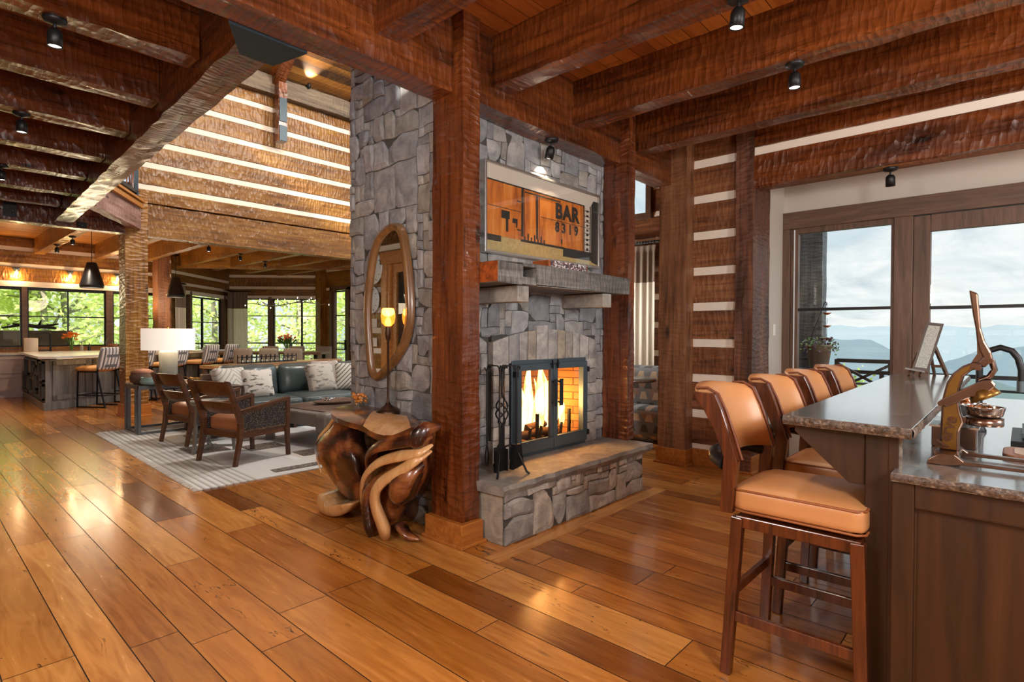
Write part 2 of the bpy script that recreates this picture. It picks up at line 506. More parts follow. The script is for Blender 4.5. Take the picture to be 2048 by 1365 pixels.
M['glass'] = glassmat('window_glass', (.96, .98, .97))
M['leather'] = plain('tan_leather', srgb('bb8352'), .42, var=.2, vs=3, bump=.12, bs=140, Coat_Weight=.15, Coat_Roughness=.35)
M['stoolw'] = wood('stool_wood', srgb('2a110a'), srgb('6a3417'), .25, ax=2, coat=.4)
M['granite'] = None
t = NT('leathered_granite'); co = t.co(); v1 = t.noise(co, 38, 6, .7); v2 = t.n('TexVoronoi', Vector=co, Scale=120.0).outputs['Distance']
t.P(Base_Color=t.mix(t.ramp(v1, [(.35, 0.0), (.65, 1.0)]), srgb('3a3b3a'), srgb('80807c')), Roughness=.2, Normal=t.bump(v1, .2, .005), Specular_IOR_Level=1.0, Coat_Weight=1.0, Coat_Roughness=.1, Coat_IOR=2.2)
t.b.inputs['Base Color']; M['granite'] = t.mat
t = NT('chiselled_granite_edge'); co = t.co(); v1 = t.noise(co, 60, 6, .7); v3 = t.noise(co, 25, 3, .5)
t.P(Base_Color=t.ramp(v1, [(.3, srgb('1c1714')), (.55, srgb('5d4a3c')), (.75, srgb('a48d76'))]), Roughness=.45, Normal=t.bump(v3, .9, .02)); M['chis'] = t.mat
M['barw'] = wood('bar_panel_wood', srgb('22120a'), srgb('452811'), .42, ax=2, gs=.5)
M['bronze'] = plain('antique_bronze', srgb('776053'), .27, 1.0, var=.3, vs=18)
M['gold'] = plain('aged_brass', srgb('80602f'), .35, .9, var=.3, vs=14)
M['chrome'] = plain('polished_steel', (.75, .74, .72), .12, 1.0)


def structure(name, mb, mats, parent=None, **k):
    return obj(name, mb, mats, parent, kind=k.pop('kind', 'structure'), **k)


def timber(name, a, b, w, h, mat, label=None, cat='beam', group=None, seed=0, jit=.006, kind='structure', top=0.0, parent=None):
    """a hewn timber from a to b (centre of its bottom face), w wide, h high, built along its own X axis with uneven faces"""
    a = Vector(a); b = Vector(b); L = (b - a).length; n = max(2, int(L / .16)); mb = MB(); rn = random.Random(seed + int(L * 97))
    ring = [(-1, 0), (-.33, 0), (.33, 0), (1, 0), (1, .5), (1, 1), (0, 1), (-1, 1), (-1, .5)]
    vs = []
    for i in range(n + 1):
        x = L * i / n
        for y, z in ring:
            j = 0 if i in (0, n) else 1
            vs.append((x, y * w / 2 + rn.uniform(-jit, jit) * j, z * h + rn.uniform(-jit, jit) * j))
    m = len(ring)
    fs = [(i * m + k, i * m + (k + 1) % m, (i + 1) * m + (k + 1) % m, (i + 1) * m + k) for i in range(n) for k in range(m)]
    mb.add(vs, fs); mb.add(vs[:m], [list(range(m))[::-1]]); mb.add(vs[-m:], [list(range(m))])
    o = obj(name, mb, mat, parent, kind=kind, flip=False)
    d = (b - a).normalized(); zz = Vector((0, 0, 1))
    y = zz.cross(d)
    if y.length < 1e-3: y = Vector((0, 1, 0)) ; 
    y.normalize(); z = d.cross(y)
    M4 = Matrix((d, y, z)).transposed().to_4x4(); M4.translation = a
    o.matrix_world = M4
    return prop(o, label, cat if label else None, group, None)


def post(name, x0, x1, y0, y1, z0, z1, mat, label=None, group=None, parent=None, jit=.004, face=None):
    """vertical timber: length runs along the object's own X axis"""
    L = z1 - z0; w = x1 - x0; d = y1 - y0; mb = MB(); rn = random.Random(int(abs(x0 * 91 + y0 * 13))); n = max(2, int(L / .12))
    # local: X=up, Y=world Y, Z=-world X
    cx, cy = (x0 + x1) / 2, (y0 + y1) / 2
    ring = [(-1, -1), (0, -1), (1, -1), (1, 0), (1, 1), (0, 1), (-1, 1), (-1, 0)]; vs = []
    for i in range(n + 1):
        for p, q in ring:
            j = 0 if i in (0, n) else 1
            vs.append((L * i / n, p * d / 2 + rn.uniform(-jit, jit) * j, q * w / 2 + rn.uniform(-jit, jit) * j))
    m = 8
    mb.add(vs, [(i * m + k, i * m + (k + 1) % m, (i + 1) * m + (k + 1) % m, (i + 1) * m + k) for i in range(n) for k in range(m)])
    mb.add(vs[:m], [list(range(m))[::-1]]); mb.add(vs[-m:], [list(range(m))])
    o = obj(name, mb, mat, parent, kind='structure')
    o.matrix_world = Matrix(((0, 0, -1, cx), (0, 1, 0, cy), (1, 0, 0, z0), (0, 0, 0, 1)))
    return prop(o, label, 'post' if label else None, group)


def base_skirt(parent, x0, x1, y0, y1, h=.15, t=.04, inv=True):
    """a baseboard box round a post, given in world coordinates"""
    mb = MB(); mb.box(x0 - t, x1 + t, y0 - t, y1 + t, 0, h); mb.box(x0 - t - .018, x1 + t + .018, y0 - t - .018, y1 + t + .018, 0, .022)
    o = obj('baseboard', mb, M['base'], None, kind='structure', bev=.004)
    if parent:
        o.parent = parent; o.matrix_parent_inverse = parent.matrix_world.inverted(); o.name = 'post_plinth'
    return o


# ================================================================== SETTING
H = 3.44          # underside of the ceiling boards in the low rooms
FZ = 0.0
plank_field('floor', -1.0, 9.4, -4.2, 19.5, 0, 1, .14, .27, .9, 2.6, [M['floor'], M['gapdark']])
mb = MB()
for i, (a, b, y0, y1) in enumerate([(2.42, 3.55, 2.31, 2.43), (3.553, 4.55, 2.31, 2.43)]):
    mb.box(a, b, y0, y1, -.001, .003, (.55 + .2 * i, .3 + .3 * i, .2))
t_b = plankmat('hearth_border', [srgb('b47636'), srgb('d39a55')], rough=.2, coat=.25, ax=0)
structure('trim_1', mb, t_b)

# low ceilings (right of the great room, over the entry and kitchen)
plank_field('ceiling', -1.0, 6.8, -4.2, 2.95, H, 0, .13, .14, 2, 4, [M['ceil'], M['gapdark']], up=False)
plank_field('ceiling', -1.0, 1.6, 2.95, 10.9, H, 0, .13, .14, 2, 4, [M['ceil'], M['gapdark']], up=False)
plank_field('ceiling', -1.0, 9.4, 10.9, 19.5, H, 0, .13, .14, 2, 4, [M['ceilg'], M['gapdark']], up=False)
plank_field('ceiling', 4.6, 7.6, 2.95, 5.0, H + .8, 0, .13, .14, 2, 4, [M['ceil'], M['gapdark']], up=False)
# roof slope of the great room: boards run along X, rising toward the camera side
SL = R(38)
def slope(x, s, z): return (x, 10.72 - s * math.cos(SL), 6.22 + s * math.sin(SL))
plank_field('ceiling', 1.2, 9.4, 0, 5.2, 0, 0, .14, .15, 2, 4, [M['ceilg'], M['gapdark']], up=False, frame=slope)
def slope2(x, s, z): return (x, 2.9 + s * math.cos(SL), 6.9 + s * math.sin(SL))
plank_field('ceiling', 1.2, 9.4, 0, 4.7, 0, 0, .14, .15, 2, 4, [M['ceilg'], M['gapdark']], up=False, frame=slope2)
# outer roof shell so that daylight only comes through the openings
mb = MB(); mb.box(-1.2, 6.9, -4.4, 2.9, H + .3, H + .4); mb.box(-1.2, 1.6, 2.9, 11, H + .3, H + .4); mb.box(-1.2, 9.6, 10.9, 19.7, H + .3, H + .4)
mb.prism([(2.6, 6.7), (6.7, 10.1), (11.0, 6.2), (11.0, 6.45), (6.7, 10.4), (2.6, 7.0)], 1.1, 9.6, 'x')
mb.box(1.1, 1.25, 2.9, 10.7, H + .4, 7.2)
structure('roof', mb, M['beam'])

# upper log wall above the dining room opening (Y = 10.7)
LV = [.17, .54, .91, 1.28, 1.65, 2.02, 2.39, 2.80, 3.15]      # chink centres on the low walls


def logwall(name, p0, p1, zs, z0, z1, mat, depth=.16, holes=(), label=None, gap=.038, flipn=1):
    """logs between the chink lines zs on the vertical plane from p0 to p1; holes = (s0,s1,za,zb)"""
    p0 = Vector((*p0, 0)); p1 = Vector((*p1, 0)); L = (p1 - p0).length; d = (p1 - p0) / L; nrm = Vector((d.y, -d.x, 0)) * flipn
    mb = MB(); cb = MB(); rn = random.Random(int(L * 100))
    def local(s, n_, z): return (s, n_, z)
    edges = sorted([z for z in zs if z0 < z < z1]); bands = []; zz = z0
    for e in edges: bands.append((zz, e - gap)); zz = e + gap
    bands.append((zz, z1))
    def spans(za, zb):
        cuts = [(0, L)]
        for (s0, s1, ha, hb) in holes:
            if hb <= za + .02 or ha >= zb - .02: continue
            nc = []
            for a, b in cuts:
                if s1 <= a or s0 >= b: nc.append((a, b)); continue
                if s0 > a: nc.append((a, s0))
                if s1 < b: nc.append((s1, b))
            cuts = nc
        return cuts
    for za, zb in bands:
        if zb - za < .03: continue
        # split the log at hole tops and bottoms
        ys = sorted(set([za, zb] + [h for (_, _, a, b) in holes for h in (a, b) if za < h < zb]))
        for y0, y1 in zip(ys, ys[1:]):
            for a, b in spans(y0, y1):
                n = max(1, int((b - a) / .18)); vs = []
                for i in range(n + 1):
                    for zf, nf in ((0, 0), (.03, 1), (.5, 1), (.97, 1), (1, 0)):
                        jz = rn.uniform(-.004, .004)
                        vs.append(p0 + d * (a + (b - a) * i / n) + nrm * (nf * .035 + rn.uniform(-.004, .004) * nf) + Vector((0, 0, y0 + (y1 - y0) * zf + (jz if y1 - y0 > .1 else 0))))
                mb.add(vs, [(i * 5 + k, i * 5 + k + 1, (i + 1) * 5 + k + 1, (i + 1) * 5 + k) for i in range(n) for k in range(4)], None)
                mb.add(vs[:5], [(0, 1, 2, 3, 4)]); mb.add(vs[-5:], [(4, 3, 2, 1, 0)])
    M4 = Matrix((d, Vector((0, 0, 1)).cross(d), Vector((0, 0, 1)))).transposed().to_4x4(); M4.translation = p0
    mb.move(M4.inverted())
    o = structure(name, mb, mat); o.matrix_world = M4
    for e in edges:
        for a, b in spans(e - gap, e + gap):
            cb.box(a, b, 0, .02, e - gap - .004, e + gap + .004)
    # backing slab pierced by the holes
    zc = sorted(set([z0, z1] + [h for (_, _, a, b) in holes for h in (a, b)]))
    bk = MB()
    for y0, y1 in zip(zc, zc[1:]):
        for a, b in spans(y0 + .021, y1 - .021): bk.box(a, b, -depth * 1.0, 0.0, y0, y1)
    s = -1 if (Vector((0, 0, 1)).cross(d)).dot(nrm) < 0 else 1
    for q in (cb, bk): q.v = [(x, y * s, z) for x, y, z in q.v]
    c = structure('chinking', cb, M['chink'], o); c2 = structure('wall_core', bk, M['logd'], o)
    return o


UL = [3.76, 4.13, 4.50, 4.88, 5.26, 5.64]
logwall('wall_back', (2.62, 10.72), (9.4, 10.72), UL, 3.5, 5.9, M['log'], gap=.042)
timber('ceiling_beam', (2.5, 10.77, 2.95), (9.4, 10.77, 2.95), .24, .52, M['log'], 'massive golden hewn header under the upper log wall, over the dining room opening', seed=4)
timber('ceiling_beam', (1.2, 10.62, 5.88), (9.4, 10.62, 5.88), .2, .34, hewn('weathered_purlin', srgb('3a3028'), srgb('6f6152'), srgb('94836d'), .7, .8), 'grey weathered purlin between the top log and the board roof of the great room', seed=5)
for i, x in enumerate((3.2, 4.92, 6.62)):
    timber('rafter', slope(x, -.05, 0), slope(x, 5.0, 0), .22, -.0 + .3, M['beam'], None)
    rf = COL.objects[-1]; rf.location.z -= .32
    prop(rf, ['roof rafter at the left end of the sloped board ceiling', 'golden roof rafter with a steel strap hanging below it', 'roof rafter beside the stone chimney top'][i], 'beam')
    mb = MB(); mb.box(-.06, .1, 10.34, 10.52, 5.30, 6.4)
    k = obj('rafter_post', mb, M['beamv'], kind='structure', loc=(x, 0, 0)); k.parent = rf; k.matrix_parent_inverse = rf.matrix_world.inverted(); k.location = (x, 0, 0)
    mb = MB(); mb.box(-.05, .09, 10.33, 10.36, 5.30, 5.58); mb.box(-.05, .09, 10.33, 10.36, 5.66, 6.1)
    k2 = obj('steel_strap', mb, M['bsteel'], kind='structure'); k2.parent = rf; k2.matrix_parent_inverse = rf.matrix_world.inverted(); k2.location = (x, -.01, 0)

# ---- posts
p1_ = post('timber_post', 2.45, 2.60, 2.66, 2.965, 0.0, H, M['beamv'], 'tall hewn timber post at the near left corner of the stone fireplace')
base_skirt(p1_, 2.45, 2.56, 2.66, 2.95)
p2_ = post('timber_post', 4.49, 4.60, 2.665, 2.93, 0.40, H, M['beamv'], 'hewn timber post at the right end of the fireplace, standing on the hearth')
p3_ = post('timber_post', 5.5, 5.72, 2.585, 2.89, 0, H, hewn('cracked_brown_post', srgb('3d2212'), srgb('7f5132'), srgb('a3734c'), .5, .4), 'brown cracked post left of the short chinked log wall')
base_skirt(p3_, 5.52, 5.7, 2.60, 2.88, h=.17, t=.03)
p4_ = post('timber_post', 5.62, 6.1, 1.955, 2.125, 0, H, M['postd'], 'very dark hewn corner post at the edge of the white window recess')
base_skirt(p4_, 5.64, 6.05, 1.97, 2.11, h=.17, t=.02)
p5_ = post('timber_post', 2.475, 2.79, 10.6, 10.98, 0, 3.66, M['log'], 'golden hewn post standing free between the kitchen island and the rug')
base_skirt(p5_, 2.5, 2.77, 10.62, 10.96, h=.2, t=.05)
for s_, (a, b) in enumerate(((2.975, 3.245),)): pass

# ---- header beams over the fireplace (along X) and the joists
timber('ceiling_beam', (-1.0, 2.85, 2.94), (2.45, 2.85, 2.94), .19, .5, M['beam'], 'dark hewn header running left from the fireplace post across the top of the photo', seed=11)
timber('ceiling_beam', (2.60, 2.85, 2.94), (4.49, 2.85, 2.94), .19, .5, M['beam'], 'dark hewn header above the picture, between the two fireplace posts', seed=12)
timber('ceiling_beam', (4.60, 2.85, 2.94), (5.5, 2.85, 2.94), .19, .5, M['beam'], 'short dark hewn header right of the fireplace, ending at the cracked post', seed=13)
jl = {0: 'dark joist left of the fireplace post at the top edge of the photo', 1: 'dark joist nearest the fireplace post on its right', 2: 'second dark joist right of the fireplace post, with two small ceiling spots', 3: 'third dark joist, meeting the short header right of the fireplace', -1: 'dark joist over the camera side of the entry'}
for i in (-3, -2, -1, 0, 1, 2, 3):
    x = 1.95 + .945 * i if i < 3 else 4.79
    timber('ceiling_joist', (x, 2.76, 3.09), (x, -4.2, 3.09), .17, .36, M['beam'], jl.get(i, 'dark joist overhead, outside the photo'), group='dark hewn joists over the bar', seed=20 + i)
# diagonal-ish main beam and left joists
timber('ceiling_beam', (1.398, 3.12, 3.0), (1.69, 10.60, 3.0), .21, .44, M['beam'], 'long hewn beam crossing the upper left, lit from below', seed=31)
mb = MB(); mb.prism([(1.134, 2.955), (1.551, 2.955), (1.49, 3.24), (1.30, 3.24)], 2.925, 2.94, 'z')
obj('steel_bracket', mb, M['bsteel'], label='dark steel bracket plate where the long lit beam meets the header', cat='bracket', kind='structure')
yj = [4.0, 4.95, 5.9, 6.95, 7.95, 9.0, 9.95]
for i, y in enumerate(yj):
    xe = 1.33 + (y - 4) * .0385 - .01
    timber('ceiling_joist', (-1.0, y, 3.12), (xe, y, 3.12), .19, .33, M['beam'], ['first', 'second', 'third', 'fourth', 'fifth', 'sixth', 'seventh'][i] + ' joist away from the fireplace header, left of the long lit beam', group='joists left of the long beam', seed=40 + i)
timber('ceiling_beam', (-1.0, 10.72, 2.95), (2.48, 10.72, 2.95), .24, .5, M['beam'], 'cross beam with a pale lit lower edge at the front of the kitchen', seed=52)
mb = MB(); mb.box(1.03, 1.17, 10.585, 10.6, 3.0, 3.2); mb.box(1.86, 1.98, 10.585, 10.6, 2.96, 3.04)
pl = obj('bolted_plate', mb, M['black'], label='black bolted steel plate on the cross beam beside the long lit beam', cat='plate', kind='structure')
mb = MB()
for x, z in ((1.07, 3.04), (1.13, 3.1), (1.07, 3.16), (1.13, 3.05), (1.92, 3.0)): mb.lathe([(.014, 0), (.014, -.012), (.001, -.016)], (x, 10.585, z), 8, ax='y')
obj('bolt', mb, M['steel'], pl, kind='structure')
# loft edge: short oblique beam into the free post, with trim and a railing above
timber('ceiling_beam', (1.74, 9.15, 3.04), (2.62, 10.62, 3.04), .16, .34, hewn('loft_beam', srgb('54382c'), srgb('937069'), srgb('b4968f'), .45, .6), 'short oblique beam of the loft edge, meeting the free golden post', seed=61)
mb = MB(); a = Vector((1.70, 9.02, 3.40)); b = Vector((2.62, 10.56, 3.40)); mb.bar(a, b, .2, .07); mb.bar(a + Vector((0, 0, .07)), b + Vector((0, 0, .07)), .26, .035)
obj('trim_2', mb, M['trimg'], kind='structure')
ral = thing('loft_railing', 'dark steel loft railing with twig infill above the oblique beam', 'railing', (0, 0, 0), kind='structure')
mb = MB(); u = (b - a).normalized()
for z in (3.62, 4.35): mb.bar(a + Vector((0, 0, z - 3.4)), b + Vector((0, 0, z - 3.4)), .05, .05)
for s in (0, .5, 1): p = a.lerp(b, s); mb.bar((p.x, p.y, 3.5), (p.x, p.y, 4.4), .05, .05)
obj('rail_frame', mb, M['bsteel'], ral)
mb = MB()
for i in range(12):
    p = a.lerp(b, .04 + .08 * i); q = [(p.x + .04 * math.sin(z * 9 + i * 2) * u.x, p.y + .05 * math.sin(z * 9 + i * 2), z) for z in [3.62 + .1 * k for k in range(8)]]
    mb.tube(q, .012, 6)
obj('twig_infill', mb, M['beamv'], ral)

# ---- fireplace chimney ------------------------------------------------------------
ch = thing('stone_fireplace', 'grey stone chimney with arched fireplace and raised hearth', 'fireplace', (2.55, 2.96, 0))
def LP(mb): return mb.move(Matrix.Translation((-2.55, -2.96, 0)))
mb = MB()
# side face toward the rug (X = 2.55)
stones(mb, (2.55, 2.965, 0), (0, 1, 0), (0, 0, 1), (-1, 0, 0), 0, 1.16, 0, 7.4, .068, 5, dmax=.03, warp=.02)
# front face
fr = lambda u, v: (.40 < u + 0 < 1.82 and v < 1.46) or v < .33
stones(mb, (2.55, 2.96, 0), (1, 0, 0), (0, 0, 1), (0, -1, 0), 0, 2.05, 0, H, .068, 9, skip=lambda u, v: (.43 < u < 1.81 and v < 1.36) or v < .36 or (1.6 < v < 1.88 and False), dmax=.03)
mb.box(2.552, 4.6, 3.5, 4.125, 0, 7.4, m=1); mb.box(2.552, 3.12, 2.962, 3.5, 0, 7.4, m=1); mb.box(4.2, 4.6, 2.962, 3.5, 0, 7.4, m=1); mb.box(3.12, 4.2, 2.962, 3.5, 1.2, 7.4, m=1)
obj('chimney_breast', LP(mb), [M['stone'], M['mortar']], ch, flip=False)
# surround: stacked side stones and an arch of upright stones
mb = MB(); rn = random.Random(3)
def blk(x0, x1, z0, z1, y=2.90, z0b=None, z1b=None):
    j = lambda: rn.uniform(-.008, .008); c = (rn.random(), rn.random(), rn.random()); z0b = z0 if z0b is None else z0b; z1b = z1 if z1b is None else z1b
    K = 4; rows = []
    for jj in range(K + 1):
        row = []
        for ii in range(K + 1):
            s_, t_ = ii / K, jj / K; za = z0 + (z0b - z0) * s_; zb = z1 + (z1b - z1) * s_
            e = 0 if min(s_, 1 - s_, t_, 1 - t_) <= 0 else 1
            row.append((x0 + (x1 - x0) * s_, y + (0 if e else .012) + rn.uniform(-.006, .006) * e, za + (zb - za) * t_))
        rows.append(row)
    mb.surf(rows, c); n1 = K + 1; vs = [Vector(p) for r_ in rows for p in r_]
    ring = list(range(n1)) + [r_ * n1 + K for r_ in range(1, n1)] + [K * n1 + q for q in range(K - 1, -1, -1)] + [r_ * n1 for r_ in range(K - 1, 0, -1)]
    m = len(ring); mb.add([vs[q] for q in ring] + [(vs[q].x, 2.97, vs[q].z) for q in ring], [(q, q + m, (q + 1) % m + m, (q + 1) % m) for q in range(m)], c)
for xa, xb in ((2.99, 3.165), (4.175, 4.355)):
    z = .40
    for h in (.17, .1, .15, .11, .13, .09): blk(xa + rn.uniform(-.006, .006), xb + rn.uniform(-.006, .006), z + .003, z + h - .003); z += h
xs = [2.985, 3.16, 3.28, 3.385, 3.49, 3.64, 3.77, 3.88, 3.985, 4.09, 4.23, 4.36]
def arch(x): return 1.31 + .10 * (1 - ((x - 3.67) / .69) ** 2)
for k, (a_, b_) in enumerate(zip(xs, xs[1:])): blk(a_ + .003, b_ - .003, 1.145, arch(a_) + (.035 if k == 4 else 0), z1b=arch(b_) + (.035 if k == 4 else 0))
mb.box(2.99, 4.35, 2.93, 2.965, 1.15, 1.36, m=1); mb.box(2.99, 3.165, 2.93, 2.965, .4, 1.15, m=1); mb.box(4.18, 4.35, 2.93, 2.965, .4, 1.15, m=1)
obj('arch_surround', LP(mb), [M['stonew'], M['mortar']], ch, flip=False, label='pale upright stones arched over the firebox')
# hearth
mb = MB()
stones(mb, (2.635, 2.47, 0), (1, 0, 0), (0, 0, 1), (0, -1, 0), 0, 1.775, 0, .338, .056, 21, dmax=.03, tone=(0, 1), big=2.2)
stones(mb, (2.635, 2.95, 0), (0, -1, 0), (0, 0, 1), (-1, 0, 0), 0, .48, 0, .338, .085, 23, dmax=.02)
mb.box(2.637, 4.41, 2.472, 2.96, 0, .335, m=1)
obj('hearth_base', LP(mb), [M['stonew'], M['mortar']], ch, flip=False)
mb = MB(); rn = random.Random(8)
pr_ = [(2.575, 2.96), (2.572, 2.60)] + [(2.575 + .0, 2.43)]
n = 26
top = []; bot = []
outl = [(2.575, 2.955), (2.57, 2.8), (2.575, 2.6), (2.58, 2.44)] + [(2.58 + 1.95 * i / n, 2.43 + rn.uniform(-.008, .008)) for i in range(n + 1)] + [(4.535, 2.6), (4.53, 2.8), (4.53, 2.955)]
vs = [(x, y, .400) for x, y in outl] + [(x + (.006 if x < 2.6 else -.004 if x > 4.5 else 0), y - .008 + rn.uniform(-.006, .006), .37) for x, y in outl] + [(x + (.012 if x < 2.6 else -.012 if x > 4.5 else 0), y + .012, .334) for x, y in outl]
m = len(outl)
mb.add(vs, [list(range(m))] + [(q, (q + 1) % m, m + (q + 1) % m, m + q) for q in range(m)] + [(m + q, m + (q + 1) % m, 2 * m + (q + 1) % m, 2 * m + q) for q in range(m)] + [[2 * m + q for q in range(m)][::-1]], (.5, .3, .1))
obj('hearth_slab', LP(mb), M['slab'], ch, label='thick grey hearth flagstone')
# corbels
for x0, x1 in ((2.835, 2.95), (3.875, 4.0)):
    mb = MB(); mb.box(x0, x1, 2.53, 2.96, 1.592, 1.705, (.7, .4, .2))
    obj('corbel', LP(mb), M['stonew'], ch, bev=.006)
# firebox
t = NT('fire_brick'); br = t.n('TexBrick', Vector=t.co((1, 1, 1), src='UV'), Scale=1.0)
co = t.co((1, 1, 1)); sx = t.n('SeparateXYZ', Vector=co)
cv = t.n('CombineXYZ', X=t.math('ADD', sx.outputs[0], sx.outputs[1]), Y=sx.outputs[2])
t.set(br, 'Vector', cv.outputs[0]); br.inputs['Color1'].default_value = (*srgb('b5824c'), 1); br.inputs['Color2'].default_value = (*srgb('9e6a38'), 1); br.inputs['Mortar'].default_value = (*srgb('5c3a1c'), 1)
br.inputs['Brick Width'].default_value = .22; br.inputs['Row Height'].default_value = .065; br.inputs['Mortar Size'].default_value = .004
t.P(Base_Color=br.outputs['Color'], Roughness=.85); M['firebrick'] = t.mat
mb = MB(); x0, x1, y0, y1, z0, z1 = 3.19, 4.16, 2.955, 3.48, .405, 1.15; i_ = .16
A = [(x0, y0), (x1, y0), (x1 - i_, y1), (x0 + i_, y1)]
mb.add([(x, y, z) for z in (z0, z1) for x, y in A], [(0, 1, 2, 3), (7, 6, 5, 4), (1, 5, 6, 2), (2, 6, 7, 3), (3, 7, 4, 0)])
obj('firebox', LP(mb), M['firebrick'], ch, flip=False)
# ---- doors of the fireplace
fd = MB()
fd.box(3.185, 4.165, 2.90, 2.955, .40, .455); fd.box(3.185, 4.165, 2.90, 2.955, 1.115, 1.165); fd.box(3.185, 3.215, 2.90, 2.955, .455, 1.115); fd.box(4.135, 4.165, 2.90, 2.955, .455, 1.115)
obj('door_frame', LP(fd), M['steel'], ch, bev=.003)
for k, (xa, xb, g0, g1) in enumerate(((3.205, 3.665, 3.265, 3.625), (3.675, 4.145, 3.72, 4.085))):
    mb = MB(); y0, y1 = 2.868, 2.898
    mb.box(xa, xb, y0, y1, .43, .525); mb.box(xa, xb, y0, y1, 1.085, 1.135); mb.box(xa, g0, y0, y1, .525, 1.085); mb.box(g1, xb, y0, y1, .525, 1.085)
    d = obj('fireplace_door', LP(mb), M['steel'], ch, bev=.003)
    g = MB(); g.box(g0, g1, 2.88, 2.884, .525, 1.085); obj('glass_pane', LP(g), M['glass'], d)
    h = MB(); xh = xb - .02 if k == 0 else xa + .05
    h.box(xh - .006, xh + .006, 2.835, 2.868, .97, .985); h.box(xh - .006, xh + .006, 2.835, 2.868, .80, .815); h.bar((xh, 2.835, .78), (xh, 2.835, 1.0), .035, .012, up=(0, 1, 0))
    obj('handle', LP(h), M['bsteel'], d)
    g = MB(); xx = xa - .012 if k == 0 else xb
    for z in (.5, 1.06):
        g = MB(); g.box(xx, xx + .028, 2.862, 2.9, z - .022, z + .022); obj('hinge', LP(g), M['black'], d)
    g = MB(); xx = xb - .03 if k == 0 else xa + .03
    g.box(xx - .02, xx + .02, 2.855, 2.87, 1.12, 1.13); g.box(xx - .004, xx + .004, 2.852, 2.866, 1.09, 1.16)
    obj('latch', LP(g), M['black'], d)
# fire
t = NT('flame'); co = t.co(); zf = t.n('SeparateXYZ', Vector=co).outputs[2]
nz = t.noise(t.co((6, 6, 2.2)), 2.2, 5, .6, 1.4)
lay = t.n('LayerWeight', Blend=.35).outputs['Facing']
t.P(Base_Color=(0, 0, 0), Emission_Color=t.ramp(t.math('ADD', nz, t.math('MULTIPLY', lay, -.35)), [(.12, (1, .16, .01)), (.3, (1, .42, .06)), (.5, (1, .78, .35))]), Emission_Strength=3.2, Alpha=t.ramp(t.math('SUBTRACT', t.math('ADD', nz, .28), lay), [(.05, 0.0), (.3, .9)]))
M['flame'] = t.mat
fire = thing('log_fire', 'burning gas fire with tall yellow flames on the grate behind the glass doors', 'fire', (3.78, 3.13, .41))
rn = random.Random(5)
for k, (fx, fy, fh, fr_) in enumerate([(-.20, 0, .40, .045), (-.10, .03, .62, .06), (-.02, -.02, .66, .06), (.10, .02, .6, .06), (.19, .0, .50, .05), (-.27, .03, .30, .035), (.04, .06, .44, .05), (.26, .02, .42, .045), (.33, .0, .3, .035), (.16, .05, .55, .05)]):
    mb = MB(); pts = []; rs = []
    for i in range(11):
        s_ = i / 10; pts.append((fx + math.sin(s_ * 5 + k * 2) * .035 * s_ * 1.4, fy + math.cos(s_ * 4 + k) * .02, .13 + fh * s_)); rs.append(fr_ * (math.sin(PI * min(1, s_ * .9 + .12)) ** .8) * (1 - s_ * .55) + .002)
    mb.tube(pts, rs, 10); obj('flame', mb, M['flame'], fire)
mb = MB()
for x in (-.28, -.14, 0, .14, .26): mb.bar((x, -.13, .06), (x, .13, .06), .018, .018); mb.bar((x, -.13, .06), (x, -.15, .19), .018, .018)
for y in (-.1, .1): mb.bar((-.3, y, .05), (.28, y, .05), .02, .02)
for x in (-.28, .28):
    for y in (-.1, .1): mb.bar((x, y, 0), (x, y, .05), .02, .02)
obj('grate', mb, M['black'], fire)
mb = MB()
for x, y, z, a_ in ((0, .03, .1, .05), (-.05, -.05, .11, -.2), (.06, .0, .16, .3)):
    mb.tube([(x - .27 * math.cos(a_), y - .27 * math.sin(a_) * .3, z), (x, y, z + .01), (x + .22 * math.cos(a_), y + .27 * math.sin(a_) * .3, z)], .035, 10)
obj('burning_log', mb, plain('charred_log', srgb('3b2214'), .9, bump=.4), fire)
for s_ in (-1, 1): mb = MB(); mb.bar((s_ * .22 + .02, -.16, 0), (s_ * .22 + .02, .12, .03), .02, .03); mb.bar((s_ * .22 + .02, -.155, 0), (s_ * .22 + .02, -.155, .30), .022, .022); obj('andiron', mb, M['black'], fire)
for dx, e in ((-.1, 9), (.14, 7)):
    l = D.lights.new('fire_glow', 'POINT'); l.energy = e * 3; l.color = (1, .40, .10); l.shadow_soft_size = .12
    o = D.objects.new('fire_glow', l); COL.objects.link(o); o.parent = fire; o.location = (dx, -.05, .36)

# ---- mantel
mn = thing('mantel_beam', 'grey weathered mantel beam with a square mortise, above the fireplace', 'mantel', (2.61, 2.5, 1.71))
t_w = hewn('weathered_mantel', srgb('2e2b28'), srgb('6b6863'), srgb('96948e'), .6, .8, gs=1.6)
t_o = hewn('mantel_end', srgb('5a260c'), srgb('a3511a'), srgb('b8662a'), .5, .3)
mb = MB(); mb.box(0, .24, 0, .45, 0, .14); mb.box(.39, 1.63, 0, .45, 0, .14); mb.box(.24, .39, 0, .45, 0, .052); mb.box(.24, .39, 0.0, .45, .12, .14); mb.box(.24, .39, .32, .45, .05, .122)
obj('beam', mb, t_w, mn, bev=.006)
mb = MB(); mb.box(-.004, 0.001, .004, .446, .004, .136); obj('sawn_end', mb, t_o, mn, label='orange sawn end of the mantel')
bx = thing('shelf_box', 'small speckled box lying on the mantel under the boxcar picture', 'box', (3.28, 2.62, 1.852))
mb = MB(); mb.box(0, .5, 0, .16, 0, .075)
obj('box_body', mb, t_o, bx, bev=.003)
